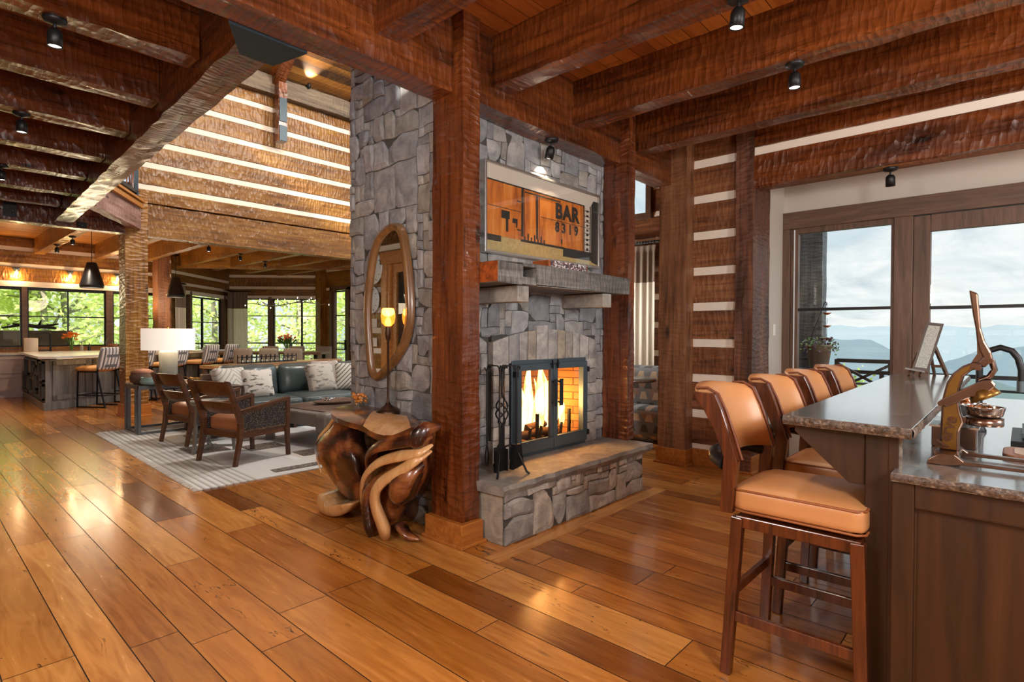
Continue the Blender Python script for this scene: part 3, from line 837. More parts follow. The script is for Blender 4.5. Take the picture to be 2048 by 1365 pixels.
t = NT('speckled_inlay'); vv = t.n('TexVoronoi', Vector=t.co(), Scale=95.0).outputs['Color']; t.P(Base_Color=t.ramp(t.n('SeparateColor', Color=vv).outputs[0], [(.3, srgb('4c4047')), (.5, srgb('98706a')), (.7, srgb('d4d0ce'))], 'CONSTANT'), Roughness=.6)
mb = MB(); mb.box(.02, .48, -.004, 0, .002, .073); obj('speckled_front', mb, t.mat, bx)

# ---- framed picture above the mantel (boxcar)
tv = thing('framed_picture', 'large silver-framed picture of an orange boxcar lettered BAR 8319', 'picture', (2.862, 2.90, 1.968))
W_, H_ = 1.475, .668
mb = MB(); f = .018
for a in ((0, W_, 0, f), (0, W_, H_ - f, H_), (0, f, f, H_ - f), (W_ - f, W_, f, H_ - f)): mb.box(a[0], a[1], -.03, .03, a[2], a[3])
obj('frame', mb, plain('brushed_silver', (.55, .53, .5), .3, .9), tv, bev=.002)
mb = MB(); mb.box(f, W_ - f, -.012, .01, f, H_ - f); obj('backing', mb, plain('picture_sky', srgb('cdc3b4'), .6, var=.03), tv)
t = NT('boxcar_orange'); g = t.noise(t.co((8, 1, 1.2)), 2, 6, .6, .6); t.P(Base_Color=t.ramp(g, [(.3, srgb('8a4515')), (.5, srgb('c87022')), (.72, srgb('dc9440'))]), Roughness=.6); M['bxo'] = t.mat
M['bxd'] = plain('boxcar_dark', srgb('23231f'), .6); M['bxg'] = plain('dry_grass_print', srgb('b09a63'), .7, var=.35, vs=40)
art = MB()
art.box(f, 1.25, -.015, -.012, .13, .535); obj('boxcar_print', art, M['bxo'], tv)
mb = MB(); mb.box(f, W_ - f, -.0155, -.012, f, .13); obj('grass_print', mb, M['bxg'], tv)
mb = MB(); Y0, Y1 = -.0175, -.0155
def sh(x0, x1, z0, z1): mb.box(x0, x1, Y0, Y1, z0, z1)
sh(f, .178, .09, .135); sh(.94, 1.36, .06, .135); sh(.4, .95, .12, .138); sh(f, 1.25, .53, .54)
sh(.405, .432, .16, .535); sh(.442, .446, .16, .525); sh(.585, .608, .16, .51); sh(.622, .626, .16, .51); sh(.45, .9, .505, .515)
sh(f, .4, .345, .349); sh(.64, 1.25, .345, .349); sh(1.225, 1.235, .13, .53); sh(1.245, 1.252, .12, .53); sh(1.335, 1.345, .11, .545)
for i in range(9): sh(1.28, 1.31, .15 + .042 * i, .168 + .042 * i)
for i in range(8): sh(1.25, 1.34, .145 + .05 * i, .149 + .05 * i)
sh(.182, .272, .27, .33); sh(.232, .256, .175, .27); sh(.305, .36, .25, .285); sh(.345, .359, .22, .25)
for i in range(7): sh(.44 + .04 * i, .455 + .04 * i, .12, .19 if i % 2 else .165)
sh(.36, .4, .2, .21); sh(.36, .4, .42, .43); sh(.91, .93, .165, .2); sh(.917, .92, .14, .5)
mb.prism([(1.357, .05), (W_ - f, .03), (W_ - f, .6), (1.39, .6), (1.357, .56)], Y0, Y1, 'y')
obj('dark_print', mb, M['bxd'], tv)
for txt, x, z, s_, b_, sp_ in (('BAR', .995, .372, .172, .0075, 1.1), ('8319', .99, .258, .112, .0045, 1.6)):
    mb = textmesh(txt, s_, .0006, b_, spacing=sp_); mb.move(Matrix.Translation((x, -.0185, z)) @ Matrix.Rotation(PI / 2, 4, 'X')); obj('lettering', mb, M['bxd'], tv)
mb = MB(); mb.box(f, W_ - f, -.022, -.0205, f, H_ - f); obj('glazing', mb, glassmat('picture_glass', (1, 1, 1)), tv)
# ================================================================== RIGHT ROOM
# short log wall X = 5.70 between the cracked post and the dark corner post
LR = [.18, .54, .913, 1.28, 1.66, 2.03, 2.40, 2.78, 3.15]
def vwall(name, X, y0, y1, zs, z0, z1, mat, holes=(), gap=.038):
    """log wall on the plane X facing -X, s runs from y1 (left) to y0"""
    return logwall(name, (X, y1), (X, y0), zs, z0, z1, mat, holes=[(y1 - b, y1 - a, c, d) for (a, b, c, d) in holes], gap=gap, flipn=1)
vwall('wall_right', 5.70, 2.12, 2.60, LR, 0.0, H, M['logd'])
vwall('wall_right', 5.66, -4.2, 1.96, [3.15], 2.80, H, M['beam'], gap=.034)
mb = MB(); mb.box(5.655, 5.7, 2.125, 2.585, 0, .17); structure('baseboard_right', mb, M['base'], bev=.004)
# white window recess
mb = MB(); mb.box(6.1, 6.6, 1.955, 2.1, 0, 3.34); mb.box(5.82, 6.1, 1.955, 2.1, 2.8, 3.34); mb.box(5.80, 6.6, -4.2, 2.0, 3.30, 3.34); mb.box(6.56, 6.7, -4.2, 1.97, 2.69, H)
mb.box(6.56, 6.7, -4.2, 1.97, -.02, .35)
structure('wall_recess', mb, plain('warm_grey_plaster', srgb('c4bbb0'), .85, var=.02))
XW = 6.55
def casing(mb, y0, y1, z0, z1): mb.box(XW - .03, XW + .1, y0, y1, z0, z1)
mb = MB(); casing(mb, -4.2, 1.96, 2.51, 2.69)
structure('trim_8', mb, M['trimy'], bev=.004); mb = MB(); casing(mb, 1.88, 1.96, .0, 2.51); casing(mb, .79, .94, .0, 2.51); casing(mb, -.62, -.48, 0, 2.51); casing(mb, -2.2, -2.06, 0, 2.51); casing(mb, -3.8, -3.66, 0, 2.51)
structure('trim_3', mb, M['trimv'], bev=.004)
w = thing('window_1', 'large fixed window left of the brown mullion, looking out to the mountains', 'window', kind='structure')
mb = MB(); mb.box(XW, XW + .07, 1.805, 1.88, .35, 2.51); mb.box(XW, XW + .07, .94, .965, .35, 2.51); mb.box(XW, XW + .07, .965, 1.805, 2.455, 2.51); mb.box(XW, XW + .07, .965, 1.805, .35, .42)
obj('window_frame', mb, M['trimv'], w, bev=.003)
mb = MB(); mb.box(XW + .02, XW + .05, .965, 1.805, 1.625, 1.655); obj('glazing_bar', mb, M['black'], w)
mb = MB(); mb.box(XW + .03, XW + .036, .965, 1.805, .42, 2.455); obj('pane', mb, M['glass'], w)
mb = MB(); mb.box(XW - .012, XW, 1.835, 1.845, .35, 2.5); obj('screen_track', mb, plain('white_track', srgb('dfe6e8'), .4), w)
for i, (ya, yb) in enumerate(((-.48, .79), (-2.06, -.62), (-3.66, -2.2))):
    d = thing('door_%d' % (i + 1), ['tall glass terrace door right of the brown mullion', 'glass terrace door outside the right edge', 'glass terrace door far outside the right edge'][i], 'door', kind='structure')
    mb = MB(); s_ = .13
    mb.box(XW + .01, XW + .075, yb - s_, yb, .02, 2.5); mb.box(XW + .01, XW + .075, ya, ya + s_, .02, 2.5); mb.box(XW + .01, XW + .075, ya + s_, yb - s_, 2.35, 2.5); mb.box(XW + .01, XW + .075, ya + s_, yb - s_, .02, .3)
    obj('door_frame', mb, M['trimv'], d, bev=.004)
    mb = MB(); mb.box(XW + .02, XW + .05, ya + s_, yb - s_, 1.615, 1.645); obj('glazing_bar', mb, M['black'], d)
    mb = MB(); mb.box(XW + .035, XW + .04, ya + s_, yb - s_, .3, 2.35); obj('pane', mb, M['glass'], d)
sw = thing('light_switch', 'white rocker light switch on the white window reveal', 'switch', (6.25, 1.953, 1.42))
mb = MB(); mb.box(-.04, .04, -.006, 0, -.06, .06); obj('plate', mb, M['white'], sw, bev=.002)
mb = MB(); mb.box(-.017, .017, -.011, -.006, -.035, .035); obj('rocker', mb, plain('switch_white', (.8, .8, .8), .4), sw, bev=.001)
ol = thing('wall_outlet', 'tan outlet plate low on the short log wall, seen past the first bar stool', 'outlet', (5.66, 2.19, .45))
mb = MB(); mb.box(-.006, 0, -.04, .04, -.06, .06); obj('plate', mb, plain('outlet_tan', srgb('c9a987'), .5), ol, bev=.002)
for z in (-.025, .025): mb = MB(); mb.box(-.009, -.006, -.015, .015, z - .014, z + .014); obj('socket', mb, plain('socket_tan', srgb('a98a6a'), .5), ol)

# sitting room beyond the fireplace
vwall('wall_sitting', 7.3, 2.9, 5.0, [3.46, 3.07, 2.70, 2.3, 1.9, 1.5, 1.1, .7, .3], 0, 4.2, M['logd'], holes=[(4.0, 4.75, 3.10, 3.75), (4.3, 4.95, .3, 2.6)])  # lower hole: unseen opening added to light curtain and armchair from the side
vwall('wall_sitting', 9.4, 4.9, 10.7, [.3 + .37 * i for i in range(9)], 0, .5, M['logd'])
mb = MB(); mb.box(5.72, 7.5, 2.12, 2.94, 0, H + .8); structure('wall_side', mb, M['logd'])
mb = MB(); mb.box(4.6, 7.3, 2.95, 3.0, H, H + .85); structure('wall_side', mb, M['logd'])
w = thing('window_2', 'small bright high window beyond the fireplace', 'window', kind='structure')
mb = MB()
for a in ((3.92, 4.0, 3.02, 3.83), (4.75, 4.83, 3.02, 3.83), (4.0, 4.75, 3.02, 3.10), (4.0, 4.75, 3.75, 3.83)): mb.box(7.2, 7.34, a[0], a[1], a[2], a[3])
obj('window_frame', mb, M['trim'], w); mb = MB(); mb.box(7.33, 7.335, 4.0, 4.75, 3.1, 3.75); obj('pane', mb, M['glass'], w)
# curtain
def curtain_mb(L, z0, z1, zsplit, amp=.035, n=None, seed=1):
    n = n or int(L / .012); rows = []; rn = random.Random(seed); ph = [rn.uniform(0, 6) for _ in range(4)]
    for z in [z1, z1 - .05, z1 - .1, z1 - .3, zsplit + .001, zsplit - .001, (zsplit + z0) / 2, z0 + .2, z0]:
        k = .4 if z > z1 - .08 else 1
        rows.append([(L * i / n, -.02 + k * amp * (math.sin(L * i / n * 62 + ph[0] + .5 * math.sin(z * 2 + i * .1)) * .8 + .3 * math.sin(L * i / n * 25 + ph[1])), z) for i in range(n + 1)])
    return rows
t = NT('linen_curtain'); nz = t.noise(t.co((60, 60, 2)), 3, 3); t.P(Base_Color=t.mix(nz, srgb('d9d1c0'), srgb('f3ecdd')), Roughness=.9); tl_ = t.n('BsdfTranslucent', Color=(.75, .72, .65)); mx = t.n('MixShader'); t.set(mx, '#0', .25); t.set(mx, '#1', t.b.outputs[0]); t.set(mx, '#2', tl_.outputs[0]); t.t.links.new(mx.outputs[0], t.out.inputs[0]); M['cur1'] = t.mat
t = NT('taupe_curtain'); nz = t.noise(t.co((60, 60, 2)), 3, 3); t.P(Base_Color=t.mix(nz, srgb('6f6054'), srgb('8d7c6c')), Roughness=.9); M['cur2'] = t.mat
def curtain(label, loc, rz, L, z0, z1, zs, seed=1, rod=None, group=None):
    c = thing('curtain', label, 'curtain', loc, rz, group)
    r_ = curtain_mb(L, z0, z1, zs, seed=seed)
    mb = MB(); mb.surf(r_[:5]); obj('taupe_band', mb, M['cur2'], c, flip=False, label='darker taupe top band')
    mb = MB(); mb.surf(r_[5:]); obj('linen_panel', mb, M['cur1'], c, flip=False)
    mb = MB()
    for i in range(int(L / .045)): mb.lathe([(.022, -.006), (.028, 0), (.022, .006)], (.02 + .045 * i, -.02, z1 + .04), 10, ax='x', caps=False)
    mb.tube([(-.05 if rod is None else rod[0], -.02, z1 + .04), (L + .05 if rod is None else rod[1], -.02, z1 + .04)], .018, 8)
    obj('rod', mb, M['black'], c)
    return c
curtain('two-tone curtain beyond the fireplace, behind the patterned armchair', (7.12, 3.80, 0), PI / 2, .62, .02, 2.62, 2.1, seed=4)
# patterned armchair and round side table
t = NT('geometric_fabric'); co = t.co((1, 1, 1))
sx = t.n('SeparateXYZ', Vector=co); u_ = t.math('MULTIPLY', t.math('ADD', sx.outputs[1], t.math('MULTIPLY', sx.outputs[0], .5)), 5.5); v_ = t.math('MULTIPLY', sx.outputs[2], 7.5)
row = t.math('FLOOR', v_); fu = t.math('FRACT', t.math('ADD', u_, t.math('MULTIPLY', row, .37))); fv = t.math('FRACT', v_)
tri = t.math('LESS_THAN', t.math('ADD', t.math('ABSOLUTE', t.math('SUBTRACT', fu, .5)), t.math('MULTIPLY', fv, .22)), .32)
tri = t.math('MULTIPLY', tri, t.math('LESS_THAN', fv, .7)); odd = t.math('FRACT', t.math('MULTIPLY', row, .5))
c1 = t.mix(t.math('GREATER_THAN', odd, .2), srgb('b9a88f'), srgb('4d4c4a')); c0 = t.mix(t.math('GREATER_THAN', t.noise(co, 3, 1), .5), srgb('75777a'), srgb('8e776a'))
t.P(Base_Color=t.mix(tri, c0, c1), Roughness=.9); M['geo'] = t.mat
ac = thing('patterned_armchair', 'armchair in grey geometric-patterned fabric beyond the fireplace', 'armchair', (6.62, 3.55, 0), 0)
mb = MB(); mb.cush(0, 0, .60, .22, 1.0, .72, r=.07, puff=.02); obj('backrest', mb, M['geo'], ac)
mb = MB(); mb.cush(-.02, 0, .25, .5, .98, .4, r=.05); obj('seat_base', mb, M['geo'], ac)
for x in (-.2, .2):
    for y in (-.42, .42): mb = MB(); mb.lathe([(.02, 0), (.03, .06)], (x, y, 0), 8); obj('foot', mb, M['black'], ac)
rt = thing('side_table', 'small round pedestal side table beyond the fireplace', 'table', (6.0, 3.52, 0))
mb = MB(); mb.lathe([(.0, .80), (.30, .80), (.31, .82), (.30, .84), (0, .84)], (0, 0, 0), 28); obj('table_top', mb, plain('pewter_top', srgb('8f8f8c'), .2, .6), rt)
mb = MB(); mb.lathe([(.16, 0), (.16, .02), (.03, .05), (.022, .4), (.022, .8)], (0, 0, 0), 16); obj('pedestal', mb, M['black'], rt)

hl = thing('sitting_fill_lamp', 'added fill lamp in the sitting room, hidden behind the chimney', 'lamp', (6.3, 4.6, 0))  # hidden lamp added to brighten the curtain and sitting room
mb = MB(); mb.lathe([(.14, 0), (.14, .02), (.015, .04), (.015, 1.3)], (0, 0, 0), 16); obj('stem', mb, M['black'], hl)
mb = MB(); mb.lathe([(.2, 1.3), (.14, 1.55)], (0, 0, 0), 24, caps=False); obj('lamp_shade', mb, emit('sitting_fill_shade', (1, .9, .75), 1.2), hl)
l = D.lights.new('sitting_fill_light', 'POINT'); l.energy = 70; l.color = (1, .95, .88); l.shadow_soft_size = .15; o = D.objects.new('sitting_fill_light', l); COL.objects.link(o); o.parent = hl; o.location = (0, 0, 1.75)
# ================================================================== BAR
bar = thing('bar_cabinet', 'dark stained bar cabinet with a raised ledge wall and bracket', 'bar', (2.3, .3, 0))
def LB(mb): return mb.move(Matrix.Translation((-2.3, -.3, 0)))
mb = MB(); mb.box(2.36, 5.35, .335, .42, 0, 1.03); obj('ledge_wall', LB(mb), M['barw'], bar, bev=.003)
mb = MB(); mb.box(2.345, 2.36, .34, .415, 0, 1.028); mb.box(2.34, 2.36, .315, .345, 0, 1.028); obj('end_stile', LB(mb), M['barw'], bar, bev=.002)
for x in (2.36, 3.55, 4.8):
    mb = MB(); mb.prism([(.42, 1.03), (.66, 1.03), (.655, 1.0), (.47, .832), (.42, .832)], x, x + .05, 'x'); obj('ledge_bracket', LB(mb), M['barw'], bar, bev=.002)
mb = MB(); mb.box(2.30, 5.35, -.30, .325, .0, .882); obj('cabinet_body', LB(mb), M['barw'], bar)
mb = MB(); mb.box(2.275, 2.30, .262, .325, 0, .882); mb.box(2.275, 2.30, -.3, .262, .80, .882); mb.box(2.275, 2.30, -.3, -.24, 0, .8); mb.box(2.275, 2.30, -.24, .262, 0, .12)
obj('panel_frame', LB(mb), M['barw'], bar, bev=.004)
def slabtop(name, outl, z0, z1, label, chis_side, z_mid=None):
    o = thing(name, label, 'countertop', (outl[0][0], outl[0][1], z0)); mb = MB(); mb.prism(outl, z0, z1, 'z'); mb.move(Matrix.Translation((-outl[0][0], -outl[0][1], -z0)))
    obj('stone_top', mb, M['granite'], o, bev=.003)
    mb = MB(); rn = random.Random(4)
    for (ax_, ay), (bx_, by) in chis_side:
        L = math.hypot(bx_ - ax_, by - ay); n = max(2, int(L / .03)); nx, ny = (by - ay) / L, -(bx_ - ax_) / L
        rows = [[(ax_ + (bx_ - ax_) * i / n + nx * (.006 * (j in (1, 2)) + rn.uniform(-.004, .004)), ay + (by - ay) * i / n + ny * (.006 * (j in (1, 2)) + rn.uniform(-.004, .004)), z0 + (z1 - z0) * j / 3 - (.001 if j == 3 else 0)) for i in range(n + 1)] for j in range(4)]
        mb.surf(rows)
    mb.move(Matrix.Translation((-outl[0][0], -outl[0][1], -z0))); obj('chiselled_edge', mb, M['chis'], o, flip=False, label='rough chiselled edge')
    return o
slabtop('granite_bar_slab', [(2.31, .685), (2.26, .268), (5.47, .30), (5.40, .76)], 1.031, 1.067, 'raised dark granite bar top beside the leather stools', [((2.31, .685), (2.26, .268)), ((2.26, .268), (5.47, .30)), ((5.40, .76), (2.31, .685))])
slabtop('granite_counter_slab', [(2.26, .326), (2.235, -.30), (5.42, -.30), (5.42, .334)], .883, .914, 'lower dark granite counter with the juicer', [((2.26, .326), (2.235, -.30))])
mb = MB(); mb.box(2.345, 5.35, .305, .334, .914, 1.031)
obj('granite_splash', LB(mb), M['granite'], bar, label='upright granite strip between counter and ledge')

# ---- bar stool (faces -Y); origin on the floor under the seat centre
def make_stool(label):
    t_ = thing('bar_stool', label, 'stool', (0, 0, 0), 0, 'leather bar stools')
    wd = M['stoolw']; w2 = .225
    mb = MB(); mb.cush(0, 0, .715, .45, .47, .10, r=.028, puff=.02, n=10); se = obj('seat_cushion', mb, M['leather'], t_)
    mb = MB()
    for z in (.752, .668):
        pts = [(x * (.222), y * (.232), z) for x, y in ((-1, -.9), (-.9, -1), (.9, -1), (1, -.9), (1, .9), (.9, 1), (-.9, 1), (-1, .9))]; mb.tube(pts, .005, 6, closed=True, caps=False)
    obj('piping', mb, plain('piping_leather', srgb('8a4f28'), .5), se)
    mb = MB(); mb.box(-.215, .215, -.22, .22, .598, .645); obj('seat_frame', mb, wd, t_, bev=.004)
    mb = MB(); mb.lathe([(.11, .645), (.11, .662)], (0, 0, 0), 20); obj('swivel_plate', mb, M['black'], t_)
    for sx in (-1, 1):
        for sy in (-1, 1):
            mb = MB(); mb.bar((sx * .23, sy * (.245 if sy > 0 else .235), 0), (sx * .205, sy * .21, .64), .034, .042, up=(0, 1, 0), w2=.044, h2=.046); obj('leg', mb, wd, t_, bev=.004)
    mb = MB()
    mb.bar((-.218, .23, .24), (-.218, -.225, .24), .022, .042); obj('stretcher', mb, wd, t_, bev=.003)
    mb = MB(); mb.bar((.218, .23, .24), (.218, -.225, .24), .022, .042); obj('stretcher', mb, wd, t_, bev=.003)
    mb = MB(); mb.bar((-.218, .23, .33), (.218, .23, .33), .022, .038); obj('stretcher', mb, wd, t_, bev=.003)
    mb = MB(); mb.bar((-.218, -.222, .20), (.218, -.222, .20), .03, .05); obj('footrest', mb, wd, t_, bev=.003)
    # back posts: side profile sweeping up and back
    prof = [(.225, .655), (.275, .655), (.268, .80), (.262, .88), (.30, .98), (.345, 1.06), (.40, 1.135), (.30, 1.132), (.272, 1.07), (.232, .955), (.205, .865), (.215, .78)]
    for sx in (-1, 1):
        mb = MB(); mb.prism([(y, z) for y, z in prof], sx * .218 - .019, sx * .218 + .019, 'x'); obj('back_post', mb, wd, t_, bev=.004)
    # upholstered back: a thick wrap curved in plan
    rows = []; ppts = [(.222, .868), (.243, .945), (.280, 1.05), (.312, 1.118), (.345, 1.142), (.395, 1.142), (.402, 1.128), (.36, 1.09), (.32, 1.01), (.285, .93), (.262, .868)]
    for i in range(15):
        u = -1 + 2 * i / 14; bow = .055 * (1 - u * u); k = 1 - .0 * u
        rows.append([(u * .198, y + bow - (.012 * (abs(u) ** 6)), z + .02 * (1 - u * u) * (1 if z > 1 else .6)) for y, z in ppts])
    mb = MB(); mb.surf(rows, close=True); mb.add(rows[0], [list(range(len(ppts)))]); mb.add(rows[-1], [list(range(len(ppts)))[::-1]])
    bk = obj('backrest', mb, M['leather'], t_)
    for sx in (-1, 1): mb = MB(); mb.tube([(sx * .2, y - .006, z) for y, z in [(.205, .87), (.232, .955), (.27, 1.06), (.305, 1.13), (.35, 1.152), (.40, 1.148)]], .006, 6); obj('welt', mb, plain('welt_brown', srgb('6b3518'), .5), bk)
    mb = MB(); pts = [(-.215, .262, .845), (-.17, .32, .86), (-.09, .355, .865), (0, .365, .865), (.09, .355, .865), (.17, .32, .86), (.215, .262, .845)]
    mb.tube(pts, .028, 8, flat=1.0, up=(0, 0, 1)); obj('bowed_rail', mb, M['black'], t_)
    return t_
st = make_stool('tan leather bar stool nearest the camera, at the corner of the granite bar')
SP = [(2.497, .635), (3.155, .640), (3.80, .648), (4.46, .65)]
lbl = [None, 'second tan leather bar stool along the granite bar', 'third tan leather bar stool along the granite bar', 'last tan leather bar stool, nearest the window end of the bar']
for i, (x, y) in enumerate(SP):
    if i == 0: st.location = (x, y, 0)
    else: dup(st, (x, y, 0), R([0, 0, 2, -1][i]), lbl[i])

# ---- lever juicer on the lower counter
ju = thing('lever_juicer', 'tall antique bronze lever juicer with raised lettering on its column', 'juicer', (2.62, .19, .914))
def LJ(mb): return mb.move(Matrix.Translation((-2.62, -.19, -.914)))
colo = [(.226, .952), (.224, 1.043), (.221, 1.139), (.209, 1.2), (.191, 1.237), (.163, 1.265), (.132, 1.281), (.109, 1.276), (.107, 1.256), (.136, 1.251), (.158, 1.227), (.169, 1.179), (.171, 1.132), (.166, 1.097), (.156, 1.062), (.168, 1.026), (.169, .952)]
mb = MB(); mb.prism(colo, 2.598, 2.642, 'x'); obj('column', LJ(mb), M['bronze'], ju, bev=.006)
inn = []
cy_, cz_ = .19, 1.11
n = len(colo)
def inset(poly, d):
    out = []; m = len(poly)
    ar = sum(poly[i][0] * poly[(i + 1) % m][1] - poly[(i + 1) % m][0] * poly[i][1] for i in range(m)); sg = 1 if ar > 0 else -1
    for i in range(m):
        a, b, c = Vector((*poly[i - 1], 0)), Vector((*poly[i], 0)), Vector((*poly[(i + 1) % m], 0))
        d1 = (b - a).normalized(); d2 = (c - b).normalized(); n1 = Vector((-d1.y, d1.x, 0)) * sg; n2 = Vector((-d2.y, d2.x, 0)) * sg
        nn = (n1 + n2); nn = nn / max(.6, nn.length ** 2 / 2); p = b + nn * d; out.append((p.x, p.y))
    return out
mb = MB(); mb.prism(inset([c for i, c in enumerate(colo) if i not in (7, 8)], .008), 2.594, 2.599, 'x'); obj('enamel_panel', LJ(mb), M['gold'], ju, label='golden recessed panel on the column')
mb = textmesh('Verxo', .058, .0022, .0012, spacing=.95); mb.move(Matrix.Translation((2.593, .193, 1.03)) @ Matrix.Rotation(R(90), 4, 'X') @ Matrix.Rotation(0, 4, 'Z'))
lm = textmesh('Verve', .056, .0022, .001, spacing=.95)
lm.move(Matrix.Translation((2.592, .188, 1.015)) @ Matrix(((0, 0, -1, 0), (-1, 0, 0, 0), (0, 1, 0, 0), (0, 0, 0, 1))) @ Matrix.Rotation(R(78), 4, 'Z'))
obj('raised_lettering', LJ(lm), M['bronze'], ju)
lev = [(.148, 1.54), (.123, 1.527), (.118, 1.461), (.113, 1.403), (.102, 1.357), (.084, 1.317), (.079, 1.294), (.1, 1.262), (.129, 1.269), (.107, 1.299), (.117, 1.322), (.124, 1.356), (.128, 1.4), (.136, 1.449)]
mb = MB(); mb.prism(lev, 2.604, 2.634, 'x'); obj('lever', LJ(mb), M['bronze'], ju, bev=.005)
mb = MB(); mb.prism([(.126, 1.385), (.119, 1.39), (.106, 1.33), (.108, 1.30), (.135, 1.262), (.145, 1.268), (.124, 1.31)], 2.64, 2.655, 'x')
mb.tube([(2.65, .085, 1.288), (2.65, .076, 1.254), (2.65, .09, 1.226), (2.65, .118, 1.212)], .010, 8); obj('link', LJ(mb), M['bronze'], ju)
mb = MB(); mb.prism([(.228, 1.125), (.222, 1.14), (.144, 1.192), (.104, 1.218), (.082, 1.217), (.07, 1.2), (.099, 1.165), (.14, 1.155), (.208, 1.112)], 2.585, 2.60, 'x'); mb.prism([(.228, 1.125), (.222, 1.14), (.144, 1.192), (.104, 1.218), (.082, 1.217), (.07, 1.2), (.099, 1.165), (.14, 1.155), (.208, 1.112)], 2.642, 2.657, 'x')
obj('press_arm', LJ(mb), M['bronze'], ju, bev=.003)
mb = MB()
for y, z in ((.222, 1.126), (.09, 1.208), (.088, 1.287), (.118, 1.262)): mb.tube([(2.578, y, z), (2.664, y, z)], .010, 10)
obj('pivot_bolt', LJ(mb), M['bronze'], ju)
mb = MB(); a_ = R(-28)
mb.lathe([(.001, .045), (.02, .043), (.037, .03), (.045, .008), (.048, -.004), (.044, -.004), (.001, .03)], (0, 0, 0), 20); mb.move(Matrix.Translation((2.62, .098, 1.155)) @ Matrix.Rotation(a_, 4, 'X')); obj('press_dome', LJ(mb), M['gold'], ju)
mb = MB(); mb.lathe([(.03, 1.083), (.05, 1.09), (.058, 1.12), (.06, 1.122), (.055, 1.12), (.047, 1.094), (.001, 1.088)], (2.62, .10, 0), 24); mb.tube([(2.6, .13, 1.122), (2.59, .115, 1.135), (2.59, .09, 1.135), (2.6, .075, 1.122)], .0025, 6); mb.lathe([(.022, 1.09), (.018, 1.11), (.001, 1.125)], (2.62, .10, 0), 12)
obj('strainer_cup', LJ(mb), M['chrome'], ju)
mb = MB(); mb.lathe([(.052, 1.055), (.054, 1.06), (.054, 1.083), (.048, 1.083), (.046, 1.06)], (2.62, .10, 0), 24); mb.box(2.605, 2.635, .14, .175, 1.06, 1.08); obj('cup_ring', LJ(mb), M['bronze'], ju)
mb = MB(); mb.lathe([(.03, .955), (.0, .945)], (2.62, .2, 0), 8) if False else None
pts = [(2.52, .235), (2.60, .25), (2.70, .245), (2.72, .22)]
mb.prism([(.255, .914), (.25, .93), (.215, .955), (.175, .955), (.15, .935), (-.04, .932), (-.045, .918), (-.03, .918), (-.03, .922), (.15, .922), (.19, .914)], 2.505, 2.535, 'x')
mb.prism([(.255, .914), (.25, .93), (.215, .955), (.175, .955), (.15, .935), (-.04, .932), (-.045, .918), (-.03, .918), (-.03, .922), (.15, .922), (.19, .914)], 2.705, 2.735, 'x')
mb.box(2.53, 2.71, .165, .235, .93, .955)
obj('base', LJ(mb), M['bronze'], ju, bev=.005)
# garnish box behind it
gb = thing('garnish_box', 'bronze condiment box with a clear lid behind the juicer', 'box', (2.98, .22, .914))
mb = MB(); mb.box(-.07, .07, -.085, .06, 0, .085); obj('tray', mb, M['bronze'], gb, bev=.004)
mb = MB(); mb.prism([(-.09, .085), (.065, .085), (.045, .13), (-.07, .11)], -.075, .075, 'x'); obj('lid', mb, glassmat('clear_lid', (.9, .92, .92)), gb)
mb = MB(); mb.box(-.078, .078, -.093, .068, .083, .09); obj('rim', mb, M['chrome'], gb)
# drip tray, drain board, faucet
dt = thing('bar_drip_tray', 'black ribbed drip tray at the right edge on the lower counter', 'tray', (3.25, -.03, .914))
mb = MB(); mb.box(-.12, .35, -.16, .065, 0, .022); obj('pan', mb, M['black'], dt, bev=.003)
mb = MB(); mb.box(-.06, .32, -.16, .03, .03, .038)
for i in range(12): mb.box(-.06 + .032 * i, -.045 + .032 * i, -.16, .03, .038, .05)
obj('grille', mb, M['steel'], dt)
mb = MB(); mb.box(-.04, .3, -.14, .02, .0221, .03); obj('riser', mb, M['black'], dt)
cb = thing('cutting_board', 'brown wooden cutting board with a juice groove and rounded corners at the right edge', 'board', (2.9, -.03, .914))
def rrect(x0, x1, y0, y1, r, n=5):
    return [(cx + r * math.cos(a), cy + r * math.sin(a)) for cx, cy, s in ((x1 - r, y1 - r, 0), (x0 + r, y1 - r, 1), (x0 + r, y0 + r, 2), (x1 - r, y0 + r, 3)) for a in [PI / 2 * s + PI / 2 * k / n for k in range(n + 1)]]
mb = MB(); mb.prism(rrect(-.11, .12, -.2, .085, .05), 0, .016, 'z'); obj('board_slab', mb, wood('walnut_board', srgb('4a2715'), srgb('8a5a3c'), .4), cb, bev=.004)
mb = MB(); o_ = rrect(-.092, .102, -.19, .067, .04); i_2 = rrect(-.08, .09, -.18, .055, .034)
mb.prism(rrect(-.076, .086, -.18, .051, .03), .016, .0185, 'z'); obj('raised_field', mb, wood('walnut_field', srgb('8f7767'), srgb('b3a092'), .45), cb)
fa = thing('bar_faucet', 'dark arched gooseneck faucet behind the juicer', 'faucet', (3.5, .155, .914))
mb = MB(); mb.tube([(0, 0, 0), (0, 0, .2), (0, 0, .32), (0, -.01, .355), (0, -.035, .39), (0, -.075, .405), (0, -.115, .39), (0, -.138, .355), (0, -.15, .3), (0, -.15, .25)], .014, 12); obj('spout', mb, M['black'], fa)
mb = MB(); mb.lathe([(.03, 0), (.03, .01), (.02, .03), (.018, .12)], (0, 0, 0), 16); obj('base', mb, M['black'], fa)
mb = MB(); mb.tube([(0, 0, .09), (0, .045, .11), (0, .075, .13)], .006, 8); obj('lever_handle', mb, M['black'], fa)
mb = MB(); mb.tube([(0, -.15, .25), (0, -.15, .20)], .017, 12); obj('spray_head', mb, M['steel'], fa)
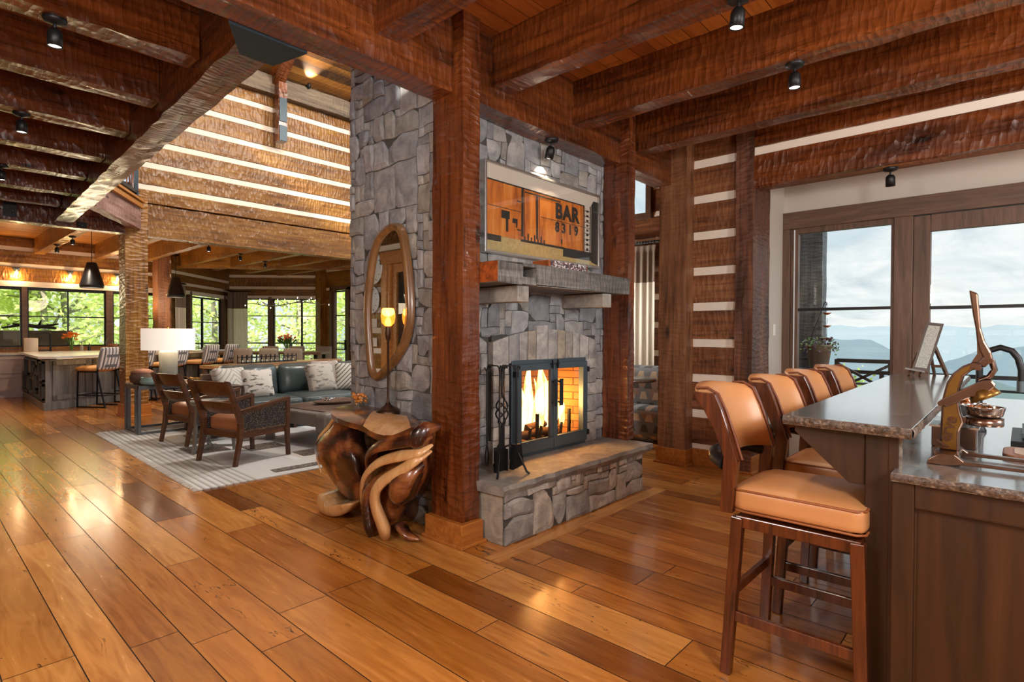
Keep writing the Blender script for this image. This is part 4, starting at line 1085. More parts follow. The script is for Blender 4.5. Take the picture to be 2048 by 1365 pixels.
# beverage bottle-ish dispenser behind: dark small canister
cn = thing('black_canister', 'squat black canister with a steel lid, behind the juicer cup', 'canister', (3.25, .19, .914))
mb = MB(); mb.lathe([(.045, 0), (.05, .02), (.05, .13), (.044, .15)], (0, 0, 0), 18); obj('body', mb, M['black'], cn)
mb = MB(); mb.lathe([(.05, .15), (.05, .165), (.01, .18), (.01, .19), (0, .192)], (0, 0, 0), 18); obj('lid', mb, M['chrome'], cn)
# easel with a framed card
ea = thing('tabletop_easel', 'small brown tabletop easel at the window end of the bar top', 'easel', (5.2, .56, 1.067))
mb = MB(); up = (1, 0, 0)
mb.bar((-.03, .065, 0), (.10, -.035, .40), .02, .02); mb.bar((-.03, -.0, 0), (.10, -.10, .40), .02, .02) if False else None
mb.bar((-.05, .075, 0), (.035, .03, .17), .018, .018); mb.bar((-.05, .01, 0), (.035, -.05, .17), .018, .018); mb.bar((.035, .03, .17), (.035, -.05, .17), .018, .022)
obj('front_legs', mb, M['trim'], ea)
mb = MB(); mb.bar((.05, -.06, .24), (.16, -.135, .0), .02, .02); mb.bar((.05, -.03, .24), (.2, -.055, 0), .018, .018); mb.bar((.12, -.115, .07), (.15, -.045, .07), .012, .02); obj('rear_legs', mb, M['trim'], ea)
mb = MB(); mb.bar((-.05, .1, .055), (-.05, -.02, .035), .035, .012); obj('ledge', mb, plain('grey_ledge', srgb('8d8a86'), .6), ea)
cf = thing('small_picture_frame', 'slim framed card leaning back on the tabletop easel', 'frame', (5.15, .60, 1.115))
A_ = Vector((0, .02, 0)); B_ = Vector((.04, -.065, .355)); wv = Vector((.0, -.10, -.012))
def quadbar(mb, p, q, r, s, th=.012):
    nn = (q - p).cross(s - p).normalized() * th; mb.add([p, q, r, s, p + nn, q + nn, r + nn, s + nn], [(0, 1, 2, 3), (7, 6, 5, 4), (0, 4, 5, 1), (1, 5, 6, 2), (2, 6, 7, 3), (3, 7, 4, 0)])
def Q(s, t_): return A_ + (B_ - A_) * t_ + wv * s
mb = MB()
for a in ((0, 1, 0, .06), (0, 1, .94, 1), (0, .14, .06, .94), (.86, 1, .06, .94)): quadbar(mb, Q(a[0], a[2]), Q(a[1], a[2]), Q(a[1], a[3]), Q(a[0], a[3]), -.016)
obj('frame', mb, plain('grey_brown_frame', srgb('4b403a'), .4), cf)
t = NT('printed_card'); nz = t.noise(t.co((40, 40, 90)), 3, 3); t.P(Base_Color=t.ramp(nz, [(.45, srgb('b9bdb6')), (.6, srgb('8f948d'))]), Roughness=.6)
mb = MB(); quadbar(mb, Q(.14, .06), Q(.86, .06), Q(.86, .94), Q(.14, .94), -.004); obj('card', mb, t.mat, cf)

# ---- ceiling spots
M['lens'] = emit('lit_lens', (1, .93, .82), 9)
def spot(loc, label, aim=(0, 0, -1), e=25, group='black ceiling spots', big=1.0, on=True):
    s = thing('ceiling_spot', label, 'spotlight', loc, 0, group)
    mb = MB(); mb.lathe([(.055, 0), (.057, -.008), (.05, -.022), (.012, -.032)], (0, 0, 0), 20); obj('canopy', mb, M['black'], s)
    mb = MB(); mb.tube([(0, 0, -.03), (0, .0, -.05), (0, .012, -.065)], .008, 8); obj('arm', mb, M['black'], s)
    d = Vector(aim).normalized(); q = Vector((0, 0, -1)).rotation_difference(d).to_matrix().to_4x4(); Tm = Matrix.Translation((0, .0, -.055)) @ q
    mb = MB(); mb.lathe([(.001, .0), (.022, -.003), (.033, -.018), (.036, -.03), (.036, -.10), (.031, -.10), (.031, -.085)], (0, 0, 0), 20); mb.move(Tm); h = obj('lamp_housing', mb, M['black'], s)
    mb = MB(); mb.lathe([(.0, -.094), (.031, -.094)], (0, 0, 0), 20, caps=False); mb.move(Tm); obj('lens', mb, M['lens'], s, flip=False)
    if e:
        l = D.lights.new('spot_beam', 'SPOT'); l.energy = e; l.color = (1, .80, .58); l.spot_size = R(85); l.spot_blend = .7; l.shadow_soft_size = .035
        o = D.objects.new('spot_beam', l); COL.objects.link(o); o.parent = s; o.location = Vector((0, 0, -.055)) + d * .105; o.rotation_euler = q.to_euler()
    return s
spot((3.57, 2.83, 2.94), 'black spot under the header, lighting the stone above the boxcar picture', (.0, .3, -1), 150)
spot((2.895, 1.09, 3.09), 'black ceiling spot at the top edge of the photo, right of centre', (0, .1, -1), 30)
spot((3.84, 1.09, 3.09), 'black ceiling spot below the second joist, over the bar stools', (0, 0, -1), 30)
spot((5.74, .86, 2.80), 'black spot under the white soffit, above the terrace windows', (.15, 0, -1), 22)
spot((.61, 4.0, 3.12), 'largest black ceiling spot at the upper left', (0, .05, -1), 30)
spot((.69, 5.92, 3.12), 'second black ceiling spot down the left edge', (0, .0, -1), 38)
spot((.76, 7.93, 3.12), 'third black ceiling spot down the left edge, cut by the frame', (0, .0, -1), 38)
for x, y in ((1.005, -.9), (1.005, 1.4), (-.1, .4), (2.895, -1.2), (-.1, -2.2), (3.84, -1.6)):  # extra out-of-view spots added to brighten the interior
    spot((x, y, 3.09), 'added unseen fill spot on a joist behind the camera', (0, 0, -1), 40, group='added fill spots behind the camera')
# ================================================================== GREAT ROOM: RUG AND SEATING
# ---- mirror on the stone side face
mo = [(3.46, 2.2), (3.39, 2.18), (3.33, 2.12), (3.3, 2.02), (3.26, 1.82), (3.235, 1.61), (3.24, 1.45), (3.29, 1.30), (3.41, 1.17), (3.55, 1.07), (3.66, 1.005), (3.74, 1.01), (3.79, 1.1), (3.82, 1.29), (3.84, 1.5), (3.83, 1.68), (3.79, 1.85), (3.75, 2.0), (3.69, 2.11), (3.58, 2.18)]
def smooth(poly, it=2):
    for _ in range(it):
        q = []
        for i in range(len(poly)):
            a, b = poly[i], poly[(i + 1) % len(poly)]
            q += [(a[0] * .75 + b[0] * .25, a[1] * .75 + b[1] * .25), (a[0] * .25 + b[0] * .75, a[1] * .25 + b[1] * .75)]
        poly = q
    return poly
mi = thing('wall_mirror', 'tall pebble-shaped mirror in a golden wood frame on the stone chimney', 'mirror', (2.515, 3.54, 1.6))
oo = [(y - 3.54, z - 1.6) for y, z in smooth(mo)]
def shrink(p, d): return inset(p, d)
A0, A1, A2, A3 = oo, shrink(oo, .012), shrink(oo, .045), shrink(oo, .06)
m_ = len(oo); vs = [(.0, y, z) for y, z in A0] + [(-.045, y, z) for y, z in A1] + [(-.05, y, z) for y, z in A2] + [(-.02, y, z) for y, z in A3]
mb = MB(); mb.add(vs, [(r_ * m_ + k, r_ * m_ + (k + 1) % m_, (r_ + 1) * m_ + (k + 1) % m_, (r_ + 1) * m_ + k) for r_ in range(3) for k in range(m_)], sm=True)
obj('mirror_frame', mb, wood('mirror_wood', srgb('5c3e22'), srgb('8c653c'), .3, ax=2, gs=.5, coat=.3), mi)
mb = MB(); mb.add([(-.021, y, z) for y, z in shrink(oo, .056)], [list(range(m_))])
obj('mirror_glass', mb, plain('mirror_silver', (.93, .93, .93), .01, 1.0, var=0), mi)
mb = MB(); mb.add([(0, y, z) for y, z in A0], [list(range(m_))]); obj('back_board', mb, M['black'], mi)

# ---- root console table under the mirror
t = NT('root_wood')
g0 = t.noise(t.co((1.6, 1.6, 1.6)), 2.0, 2, .5, 2.2); g1 = t.noise(t.co((3, 3, 9)), 2.5, 5, .6, 2.0)
wv = t.n('TexWave', {'wave_type': 'BANDS', 'bands_direction': 'DIAGONAL'}, Vector=t.co((1, 1.0, .8)), Scale=2.0, Distortion=9.0, Detail=3.0, Detail_Scale=.8).outputs['Fac']
f = t.math('ADD', t.math('MULTIPLY', wv, .28), t.math('ADD', t.math('MULTIPLY', g1, .32), t.math('MULTIPLY', g0, .45)))
t.P(Base_Color=t.ramp(f, [(.34, srgb('1c0d08')), (.48, srgb('4a2416')), (.60, srgb('74401f')), (.78, srgb('9a6138'))]), Roughness=.25, Coat_Weight=.5, Coat_Roughness=.12, Normal=t.bump(g1, .2, .01)); M['root'] = t.mat
M['rootl'] = wood('root_sapwood', srgb('b98450'), srgb('dcb27c'), .28, ax=2, gs=.6, coat=.4)
ro = thing('root_console_table', 'sculptural polished root-wood console table below the mirror', 'table', (2.3, 3.4, 0))
def LT(mb): return mb.move(Matrix.Translation((-2.3, -3.4, 0)))
# top: organic slab, front edge drooping in a lobe
fr_e = [(2.30, 3.92, .80), (2.2, 3.84, .80), (2.14, 3.74, .785), (2.12, 3.62, .768), (2.12, 3.50, .755), (2.12, 3.38, .753), (2.12, 3.29, .745), (2.12, 3.23, .728), (2.115, 3.14, .714), (2.11, 3.04, .714), (2.115, 2.95, .726), (2.13, 2.88, .752), (2.16, 2.82, .785), (2.22, 2.78, .80)]
rows = []
n = len(fr_e)
for k in range(7):
    s_ = k / 6; row = []
    for i, p in enumerate(fr_e):
        q = Vector((2.50, 3.98 - (3.98 - 3.28) * i / (n - 1), .80)); pp = Vector(p); x = pp.lerp(q, s_); x.z = p[2] + (q.z - p[2]) * min(1, s_ * 2.2) ** .7
        row.append(x)
    rows.append(row)
mb = MB(); mb.surf(rows, thick=(.012, 0, -.042)); obj('table_top', LT(mb), M['root'], ro)
mb = MB(); rr_ = []
for s_ in (-.008, .10, .22, .34, .46):
    rr_.append([(p[0] + s_ * .55, p[1] + (.0), p[2] + .0045 + min(.05 + .0, (.80 - p[2]) * min(1, s_ * 2.2 + .02) * .95) ) for p in fr_e[4:12]])
# lighter sapwood lobe on the front of the top
rws = []
for k in range(5):
    s_ = k / 6; row = []
    for i, p in list(enumerate(fr_e))[6:13]:
        q = Vector((2.50, 3.98 - (3.98 - 3.28) * i / (n - 1), .80)); pp = Vector(p); x = pp.lerp(q, s_); x.z = p[2] + (q.z - p[2]) * min(1, s_ * 2.2) ** .7 + .003
        row.append(x)
    rws.append(row)
mb = MB(); mb.surf(rws); obj('sapwood_lobe', LT(mb), M['rootl'], ro, label='pale sapwood lobe of the table top')
# left buttress: curved plate
def plate(pts_yz, xf, th, mat, name, label=None, bevel=.02, sm=0, center=None, bs=.9):
    """a thick carved plate from its outline; the front bulges toward -X by xf(y,z)"""
    pl = smooth(pts_yz, 2); m = len(pl)
    cy = sum(p[0] for p in pl) / m if center is None else center[0]; cz = sum(p[1] for p in pl) / m if center is None else center[1]
    rings = []
    for s_ in (1, .97, .86, .7, .5, .28): rings.append([(xf(cy + (y - cy) * s_, cz + (z - cz) * s_) - .035 * (1 - s_ ** 4) - (0 if s_ < 1 else -.02), cy + (y - cy) * s_, cz + (z - cz) * s_) for y, z in pl])
    vs = [p for r_ in rings for p in r_]; L_ = len(rings)
    fs = [(r_ * m + k, r_ * m + (k + 1) % m, (r_ + 1) * m + (k + 1) % m, (r_ + 1) * m + k) for r_ in range(L_ - 1) for k in range(m)]
    fs.append([(L_ - 1) * m + k for k in range(m)])
    bk = [(p[0] + th, cy + .04 + (p[1] - cy) * bs, cz + (p[2] - cz) * (1 if p[2] < cz else .97)) for p in rings[0]]; o = len(vs); vs += bk
    fs += [(k, o + k, o + (k + 1) % m, (k + 1) % m) for k in range(m)] + [[o + k for k in range(m)][::-1]]
    mb = MB(); mb.add(vs, fs, sm=True); return obj(name, LT(mb), mat, ro, label=label)
lf = [(3.80, .76), (3.84, .68), (3.96, .58), (4.03, .50), (4.02, .42), (3.98, .34), (3.92, .25), (3.84, .17), (3.72, .13), (3.62, .12), (3.52, .17), (3.47, .28), (3.45, .43), (3.47, .52), (3.55, .60), (3.60, .72), (3.66, .76)]
plate(lf, lambda y, z: 2.20 + .25 * (z - .45) ** 2 + .04 * math.sin(z * 9), .14, M['root'], 'root_buttress')
plate([(3.97, .15), (4.0, .10), (4.01, .04), (3.93, .0), (3.80, .0), (3.66, .04), (3.55, .11), (3.50, .17), (3.60, .15), (3.74, .09), (3.86, .10), (3.92, .15)], lambda y, z: 2.17, .16, M['rootl'], 'root_toe', 'pale curled toe at the foot of the root table')
mb = MB(); mb.tube([(2.22, 3.82, .74), (2.2, 3.88, .66), (2.19, 3.98, .585), (2.185, 4.035, .50), (2.185, 4.02, .40), (2.19, 3.97, .3)], [.012, .016, .014, .012, .008, .004], 8); obj('sapwood_rim', LT(mb), M['rootl'], ro)
# right body: swirling folds
bd = [(3.31, .61), (3.07, .69), (2.92, .75), (2.83, .79), (2.77, .78), (2.76, .72), (2.775, .65), (2.80, .58), (2.80, .52), (2.83, .43), (2.90, .34), (2.96, .27), (3.09, .2), (3.11, .10), (3.21, .03), (3.33, .0), (3.40, .0), (3.46, .03), (3.50, .10), (3.51, .17), (3.48, .25), (3.43, .32), (3.45, .43), (3.41, .52)]
plate(bd, lambda y, z: 2.22 + .10 * (z - .4) ** 2 + .05 * max(0, 2.95 - y), .24, M['root'], 'root_body', center=(3.14, .42), bs=.62)
def ribbon(path, w, name, mat, flat=.45, label=None, up=(0, -.55, .83)):
    P_ = [Vector(p) for p in path]; Q = []; ws = []
    n_ = len(P_)
    for i in range((n_ - 1) * 4 + 1):
        u = i / 4; k = min(int(u), n_ - 2); f_ = u - k
        p0, p1, p2, p3 = P_[max(k - 1, 0)], P_[k], P_[k + 1], P_[min(k + 2, n_ - 1)]
        Q.append(.5 * ((2 * p1) + (p2 - p0) * f_ + (2 * p0 - 5 * p1 + 4 * p2 - p3) * f_ ** 2 + (3 * p1 - p0 - 3 * p2 + p3) * f_ ** 3)); ws.append(w[k] + (w[k + 1] - w[k]) * f_)
    mb = MB(); mb.tube([q + Vector((.012, 0, 0)) for q in Q], ws, 14, flat=flat, up=up); return obj(name, LT(mb), mat, ro, label=label)
ribbon([(2.24, 2.72, .68), (2.16, 2.76, .635), (2.13, 2.90, .60), (2.11, 3.076, .543), (2.10, 3.189, .474), (2.11, 3.28, .392), (2.14, 3.347, .297), (2.17, 3.39, .191), (2.2, 3.37, .10)], [.01, .03, .04, .036, .032, .03, .03, .025, .01], 'root_fold', M['rootl'], .6, 'pale sapwood fold sweeping down the root table')
ribbon([(2.24, 2.73, .64), (2.15, 2.77, .59), (2.12, 2.86, .525), (2.09, 2.99, .45), (2.08, 3.08, .375), (2.09, 3.125, .29), (2.11, 3.12, .20), (2.14, 3.10, .10), (2.17, 3.14, .03)], [.01, .035, .04, .04, .045, .055, .065, .07, .05], 'root_fold', M['rootl'], .6, 'pale sapwood fold reaching the floor on the root table')
ribbon([(2.26, 2.75, .73), (2.17, 2.80, .715), (2.13, 2.97, .68), (2.12, 3.13, .63), (2.14, 3.25, .56), (2.18, 3.32, .47), (2.24, 3.36, .38)], [.02, .055, .06, .055, .05, .04, .02], 'root_fold', M['root'], .6)
ribbon([(2.22, 2.79, .56), (2.15, 2.84, .50), (2.13, 2.90, .42), (2.14, 2.97, .34), (2.18, 3.0, .26)], [.03, .075, .10, .08, .03], 'root_burl', M['root'], .6)
ribbon([(2.2, 3.02, .48), (2.15, 3.16, .40), (2.14, 3.24, .31), (2.15, 3.27, .2), (2.16, 3.26, .08), (2.19, 3.28, .01)], [.03, .06, .08, .09, .085, .06], 'root_fold', M['root'], .6)
ribbon([(2.30, 2.72, .79), (2.2, 2.735, .78), (2.16, 2.755, .74), (2.16, 2.775, .69), (2.2, 2.82, .66)], [.02, .05, .055, .05, .02], 'root_lobe', M['root'], .7, up=(1, 0, 0))
ribbon([(2.24, 3.05, .10), (2.24, 2.97, .05), (2.28, 2.9, .03)], [.05, .04, .01], 'root_toe', M['root'], .6)

# ---- candle lamp and bowl on it
cl = thing('candle_lamp', 'thin bronze candlestick lamp with an amber glass shade in front of the mirror', 'lamp', (2.40, 3.40, .80))
mb = MB(); mb.lathe([(.085, 0), (.085, .012), (.06, .03), (.025, .055), (.012, .075), (.008, .1), (.008, .52), (.016, .53), (.022, .57), (.018, .62)], (0, 0, 0), 20); obj('stem', mb, plain('dark_bronze', srgb('4a3528'), .4, .8), cl)
t = NT('amber_glass'); t.P(Base_Color=srgb('e0902e'), Roughness=.2, Transmission_Weight=.4, Emission_Color=srgb('ffa03a'), Emission_Strength=.6)
mb = MB(); mb.lathe([(.022, .625), (.045, .65), (.052, .70), (.043, .755)], (0, 0, 0), 20, caps=False); obj('glass_shade', mb, t.mat, cl)
mb = MB(); mb.lathe([(.0, .63), (.012, .64), (.014, .67), (.0, .70)], (0, 0, 0), 10); obj('candle_bulb', mb, emit('candle_bulb_glow', (1, .7, .35), 12), cl)
l = D.lights.new('candle_light', 'POINT'); l.energy = 1.5; l.color = (1, .6, .25); l.shadow_soft_size = .04; o = D.objects.new('candle_light', l); COL.objects.link(o); o.parent = cl; o.location = (0, 0, .73)
M['clear'] = glassmat('clear_glass', (.96, .98, .97))
gb2 = thing('glass_bowl', 'clear footed glass bowl filled with amber wrapped candies', 'bowl', (2.42, 3.80, .803))
mb = MB(); mb.lathe([(.04, 0), (.04, .005), (.012, .012), (.02, .02), (.055, .035), (.068, .065), (.066, .085)], (0, 0, 0), 22, caps=False); obj('bowl_glass', mb, M['clear'], gb2)
t = NT('amber_candy'); t.P(Base_Color=srgb('d98a3a'), Roughness=.2, Coat_Weight=.6); cm_ = t.mat; rn = random.Random(2)
cand = None
for i in range(22):
    a = rn.uniform(0, 6.28); r_ = math.sqrt(rn.random()) * .045; z = .04 + rn.random() * .055
    if cand is None:
        mb = MB(); mb.lathe([(.001, -.011), (.009, -.009), (.013, 0), (.009, .009), (.001, .011)], (0, 0, 0), 8); mb.tube([(.013, 0, 0), (.022, .002, .001)], [.003, .008], 6); mb.tube([(-.013, 0, 0), (-.022, .002, .001)], [.003, .008], 6)
        cand = obj('candy', mb, cm_, label='amber wrapped candy in the glass bowl', cat='candy', group='candies in the glass bowl'); c = cand
    else: c = cand.copy(); COL.objects.link(c)
    c.location = (2.42 + r_ * math.cos(a), 3.80 + r_ * math.sin(a), .803 + z); c.rotation_euler = (rn.uniform(0, 3), rn.uniform(0, 3), rn.uniform(0, 3))

# ---- rug
t = NT('woven_rug'); co = t.co((1, 1, 1)); fine = t.noise(t.co((14, 90, 1)), 4, 4, .6)
s3 = t.n('SeparateXYZ', Vector=co)
blk_ = t.n('TexVoronoi', {'distance': 'CHEBYCHEV'}, Vector=t.co((.9, 1.7, 1)), Scale=1.0, Randomness=.8).outputs['Color']
bs = t.n('SeparateColor', Color=blk_).outputs
field = t.ramp(bs[0], [(.25, srgb('b9b7b3')), (.5, srgb('cbcbc9')), (.75, srgb('dadad8')), (.9, srgb('b9b2a8'))], 'CONSTANT')
field = t.mix(t.math('MULTIPLY', fine, .35), field, srgb('f0eee8'))
strp = t.math('FRACT', t.math('MULTIPLY', s3.outputs[0], 16.0)); edge = t.math('LESS_THAN', s3.outputs[0], .5)
field = t.mix(t.math('MULTIPLY', edge, t.ramp(strp, [(.35, 0.0), (.5, 1.0), (.85, .2)])), field, srgb('8f8a80'))
t.P(Base_Color=field, Roughness=.95, Normal=t.bump(fine, .4, .01)); M['rug'] = t.mat
t = NT('rug_brown'); ff = t.noise(t.co((70, 6, 1)), 3, 4, .7, 1.0); t.P(Base_Color=t.ramp(ff, [(.40, srgb('a59a8c')), (.5, srgb('3f3029'))]), Roughness=.95); M['rugb'] = t.mat
rug = thing('area_rug', 'pale woven area rug with brown dashed blocks and a fringed striped edge', 'rug', (1.76, 5.26, 0), R(-1.2))
mb = MB(); rows = []
for i in range(41):
    rows.append([(4.3 * i / 40, 4.0 * j / 30, .012 + .002 * noise.noise(Vector((i * .9, j * .9, 0)))) for j in range(31)])
mb.surf(rows, thick=(0, 0, -.011))
for (x, y, w, d) in [(.72, .12, .50, .13), (1.62, .22, .62, .14), (1.25, .62, .42, .30), (.95, 1.3, .42, .34), (.42, 1.55, .40, .5), (1.05, 1.95, .5, .22), (2.1, 1.05, .3, .36), (.7, 2.6, .4, .3), (2.1, .62, .3, .12)]:
    mb.box(x, x + w, y, y + d, .015, .0172, m=1)
obj('woven_field', mb, [M['rug'], M['rugb']], rug)
mb = MB(); rn = random.Random(1)
for i in range(190):
    y = i * .021; mb.tube([(.01, y, .010), (-.02, y + rn.uniform(-.008, .008), .008), (-.045, y + rn.uniform(-.014, .014), .004)], .0035, 4)
o = obj('fringe', mb, plain('rug_fringe', srgb('c9c5bd'), .95), rug)

# ---- wooden armchair with leather seat and studded side panels
M['chw'] = wood('walnut_frame', srgb('3a2214'), srgb('653f26'), .35, ax=0, coat=.15)
t = NT('spotted_hide'); vn = t.n('TexVoronoi', Vector=t.co(), Scale=95.0).outputs['Distance']; t.P(Base_Color=t.ramp(vn, [(.16, srgb('b5a48f')), (.30, srgb('1f1917'))]), Roughness=.6, Normal=t.bump(vn, .3, .004)); M['hide'] = t.mat
M['seatl'] = plain('brown_leather', srgb('a06a48'), .38, var=.2, vs=4, bump=.15, bs=90)
def make_armchair(label):
    c = thing('armchair', label, 'armchair', (0, 0, 0), 0)
    # faces +X ; width along Y .64
    mb = MB(); mb.cush(.03, 0, .40, .56, .54, .16, r=.045, puff=.03, n=10); obj('seat', mb, M['seatl'], c)
    mb = MB(); mb.box(-.27, .31, -.30, -.26, .27, .335); mb.box(-.27, .31, .26, .30, .27, .335); mb.box(.27, .31, -.30, .30, .27, .335); mb.box(-.29, -.25, -.30, .30, .27, .335)
    obj('seat_rail', mb, M['chw'], c, bev=.004)
    for s_ in (-1, 1):
        y = s_ * .295
        mb = MB(); prof = [(-.36, 0), (-.325, 0), (-.262, .27), (-.255, .45), (-.31, .62), (-.405, .86), (-.44, .875), (-.455, .86), (-.36, .60), (-.305, .43), (-.315, .26)]
        mb.prism(prof, y - .022, y + .022, 'y'); obj('back_leg', mb, M['chw'], c, bev=.004)
        mb = MB(); prof = [(.30, 0), (.335, 0), (.325, .15), (.33, .63), (.28, .63), (.275, .3), (.29, .15)]
        mb.prism(prof, y - .022, y + .022, 'y'); obj('front_leg', mb, M['chw'], c, bev=.004)
        mb = MB(); mb.bar((-.29, y, .545), (.33, y, .635), .05, .04); obj('armrest', mb, M['chw'], c, bev=.005)
        mb = MB(); mb.prism([(-.265, .33), (.285, .33), (.285, .605), (-.275, .53)], y - .012, y + .012, 'y'); sp = obj('side_panel', mb, M['hide'], c)
        mb = MB()
        for a, b, k in (((-.25, .345), (.27, .345), 26), ((.27, .345), (.27, .59), 12), ((.27, .59), (-.258, .52), 26), ((-.258, .52), (-.25, .345), 9)):
            for i in range(k):
                x = a[0] + (b[0] - a[0]) * i / k; z = a[1] + (b[1] - a[1]) * i / k; mb.lathe([(.006, -.0135), (.006, .0135)], (x, y, z), 6, ax='y')
        obj('nailhead_trim', mb, M['chrome'], sp)
    for z0, z1, x0 in ((.72, .855, -.40), (.535, .64, -.335)):
        rows = []
        for i in range(9):
            u = -1 + 2 * i / 8; bow = -.05 * (1 - u * u); dz = .012 * (1 - u * u)
            rows.append([(x0 + bow + .02 + (z1 - z0) * .45 - (z - z0) * .45, u * .285, z + dz * (1 if z == z1 else -.6)) for z in (z0, (z0 + z1) / 2, z1)])
        mb = MB(); mb.surf(rows, thick=(-.024, 0, -.004)); obj('back_slat', mb, M['chw'], c, bev=.003)
    return c
ch1 = make_armchair('slatted-back wooden armchair with leather seat, nearest on the rug')
ch1.location = (2.56, 6.26, .014); ch1.rotation_euler = (0, 0, R(15))
dup(ch1, (2.60, 7.68, .014), R(10), 'farther slatted-back armchair, beside the metal console table')
# ---- metal drum side table between the chairs
dtb = thing('drink_table', 'pewter metal drink table standing between the two armchairs', 'table', (2.46, 6.93, .014))
M['pewter'] = plain('pewter', srgb('9a9c98'), .3, .75)
mb = MB(); mb.lathe([(.0, .53), (.21, .53), (.225, .545), (.225, .575), (.212, .575), (.208, .558), (0, .556)], (0, 0, 0), 30); obj('dished_top', mb, M['pewter'], dtb)
for a in (200, 320, 80):
    mb = MB(); ca, sa = math.cos(R(a)), math.sin(R(a)); mb.bar((.24 * ca, .24 * sa, 0), (.19 * ca, .19 * sa, .54), .035, .03); obj('leg', mb, M['pewter'], dtb, bev=.003)
mb = MB()
for a in (200, 320, 80): mb.bar((0, 0, .05), (.235 * math.cos(R(a)), .235 * math.sin(R(a)), .05), .02, .025)
obj('floor_spider', mb, M['pewter'], dtb)
# ---- metal console table with lamp, behind the chairs
ct = thing('metal_console_table', 'riveted grey metal console table with a wood top, at the edge of the rug', 'table', (2.15, 8.62, .014))
M['riv'] = plain('mottled_steel', srgb('6f7274'), .42, .7, var=.35, vs=30)
mb = MB(); mb.box(0.02, 1.6, .02, .66, .615, .65); obj('wood_top', mb, wood('console_wood', srgb('3c2417'), srgb('6b4430'), .3), ct)
mb = MB()
for y in (0.02, .66): mb.bar((0, y, .62), (1.62, y, .62), .03, .05)
for x in (.015, 1.6): mb.bar((x, 0, .62), (x, .68, .62), .03, .05)
obj('top_frame', mb, M['riv'], ct)
for i, (x, y) in enumerate(((.015, .02), (.015, .17), (.015, .51), (.015, .66), (1.6, .02), (1.6, .17), (1.6, .51), (1.6, .66))):
    mb = MB(); mb.bar((x, y, 0), (x, y, .6), .032, .032); obj('leg', mb, M['riv'], ct)
mb = MB()
for x in (.015, 1.6): mb.bar((x, 0, .015), (x, .68, .015), .03, .03)
for y in (.02, .66): mb.bar((0, y, .015), (1.62, y, .015), .03, .03)
obj('floor_frame', mb, M['riv'], ct)
tl = thing('table_lamp', 'table lamp with a wide white drum shade and fluted grey base', 'lamp', (2.60, 8.95, .664))
mb = MB(); mb.lathe([(.10, 0), (.105, .01), (.115, .42), (.10, .45), (.03, .46), (.02, .50)], (0, 0, 0), 40)
for i in range(len(mb.v)):
    x, y, z = mb.v[i]; a = math.atan2(y, x); r_ = math.hypot(x, y)
    if .01 < z < .43: k = 1 + .05 * math.cos(a * 20); mb.v[i] = (x * k, y * k, z)
obj('fluted_base', mb, plain('fluted_ceramic', srgb('8e8f88'), .4), tl)
t = NT('lamp_linen'); t.P(Base_Color=srgb('f5efe6'), Roughness=.9, Transmission_Weight=.0, Emission_Color=srgb('fff2e0'), Emission_Strength=.55)
mb = MB(); mb.lathe([(.33, .46), (.33, .76)], (0, 0, 0), 40, caps=False); mb.lathe([(.326, .462), (.326, .758)], (0, 0, 0), 40, caps=False); mb.lathe([(.33, .757), (.06, .75)], (0, 0, 0), 40, caps=False)
obj('drum_shade', mb, t.mat, tl)
mb = MB(); mb.lathe([(.003, .5), (.003, .77), (.014, .775), (.014, .79), (.001, .80)], (0, 0, 0), 10); obj('finial', mb, M['gold'], tl)
l = D.lights.new('lamp_light', 'POINT'); l.energy = 14; l.color = (1, .8, .58); l.shadow_soft_size = .1; o = D.objects.new('lamp_light', l); COL.objects.link(o); o.parent = tl; o.location = (0, 0, .62)
bw = thing('ceramic_bowl', 'small pale blue glazed bowl with a dark rim on the metal console', 'bowl', (2.32, 8.72, .665))
mb = MB(); mb.lathe([(.08, 0), (.12, .01), (.13, .05), (.115, .09), (.12, .1), (.11, .1), (.1, .06), (.0, .03)], (0, 0, 0), 24); obj('bowl_body', mb, plain('blue_glaze', srgb('8fb4b4'), .25), bw)
bk_ = thing('woven_basket', 'brown woven lidded basket behind the blue bowl', 'basket', (2.28, 8.95, .665))
mb = MB(); mb.lathe([(.10, 0), (.14, .03), (.15, .10), (.13, .15)], (0, 0, 0), 24); obj('basket_body', mb, plain('wicker', srgb('5d463a'), .8, var=.4, vs=60, bump=.6, bs=70), bk_)
mb = MB(); mb.lathe([(.135, .15), (.13, .17), (.08, .2), (.0, .21)], (0, 0, 0), 24); obj('lid', mb, plain('wicker_lid', srgb('7b4f3c'), .8, var=.4, vs=60), bk_)
gl_ = thing('gold_sculpture', 'crumpled gold leaf-like ornament on the metal console', 'ornament', (2.86, 8.75, .665))
mb = MB()
for i in range(7):
    a = i * .9; mb.tube([(.12 * math.cos(a), .06 * math.sin(a), .015), (.03 * math.cos(a * 1.7), .02, .05), (-.12 * math.cos(a + .5), -.05 * math.sin(a), .02 + .01 * i)], [.006, .016, .005], 6, flat=.5)
obj('gold_leaves', mb, M['gold'], gl_)

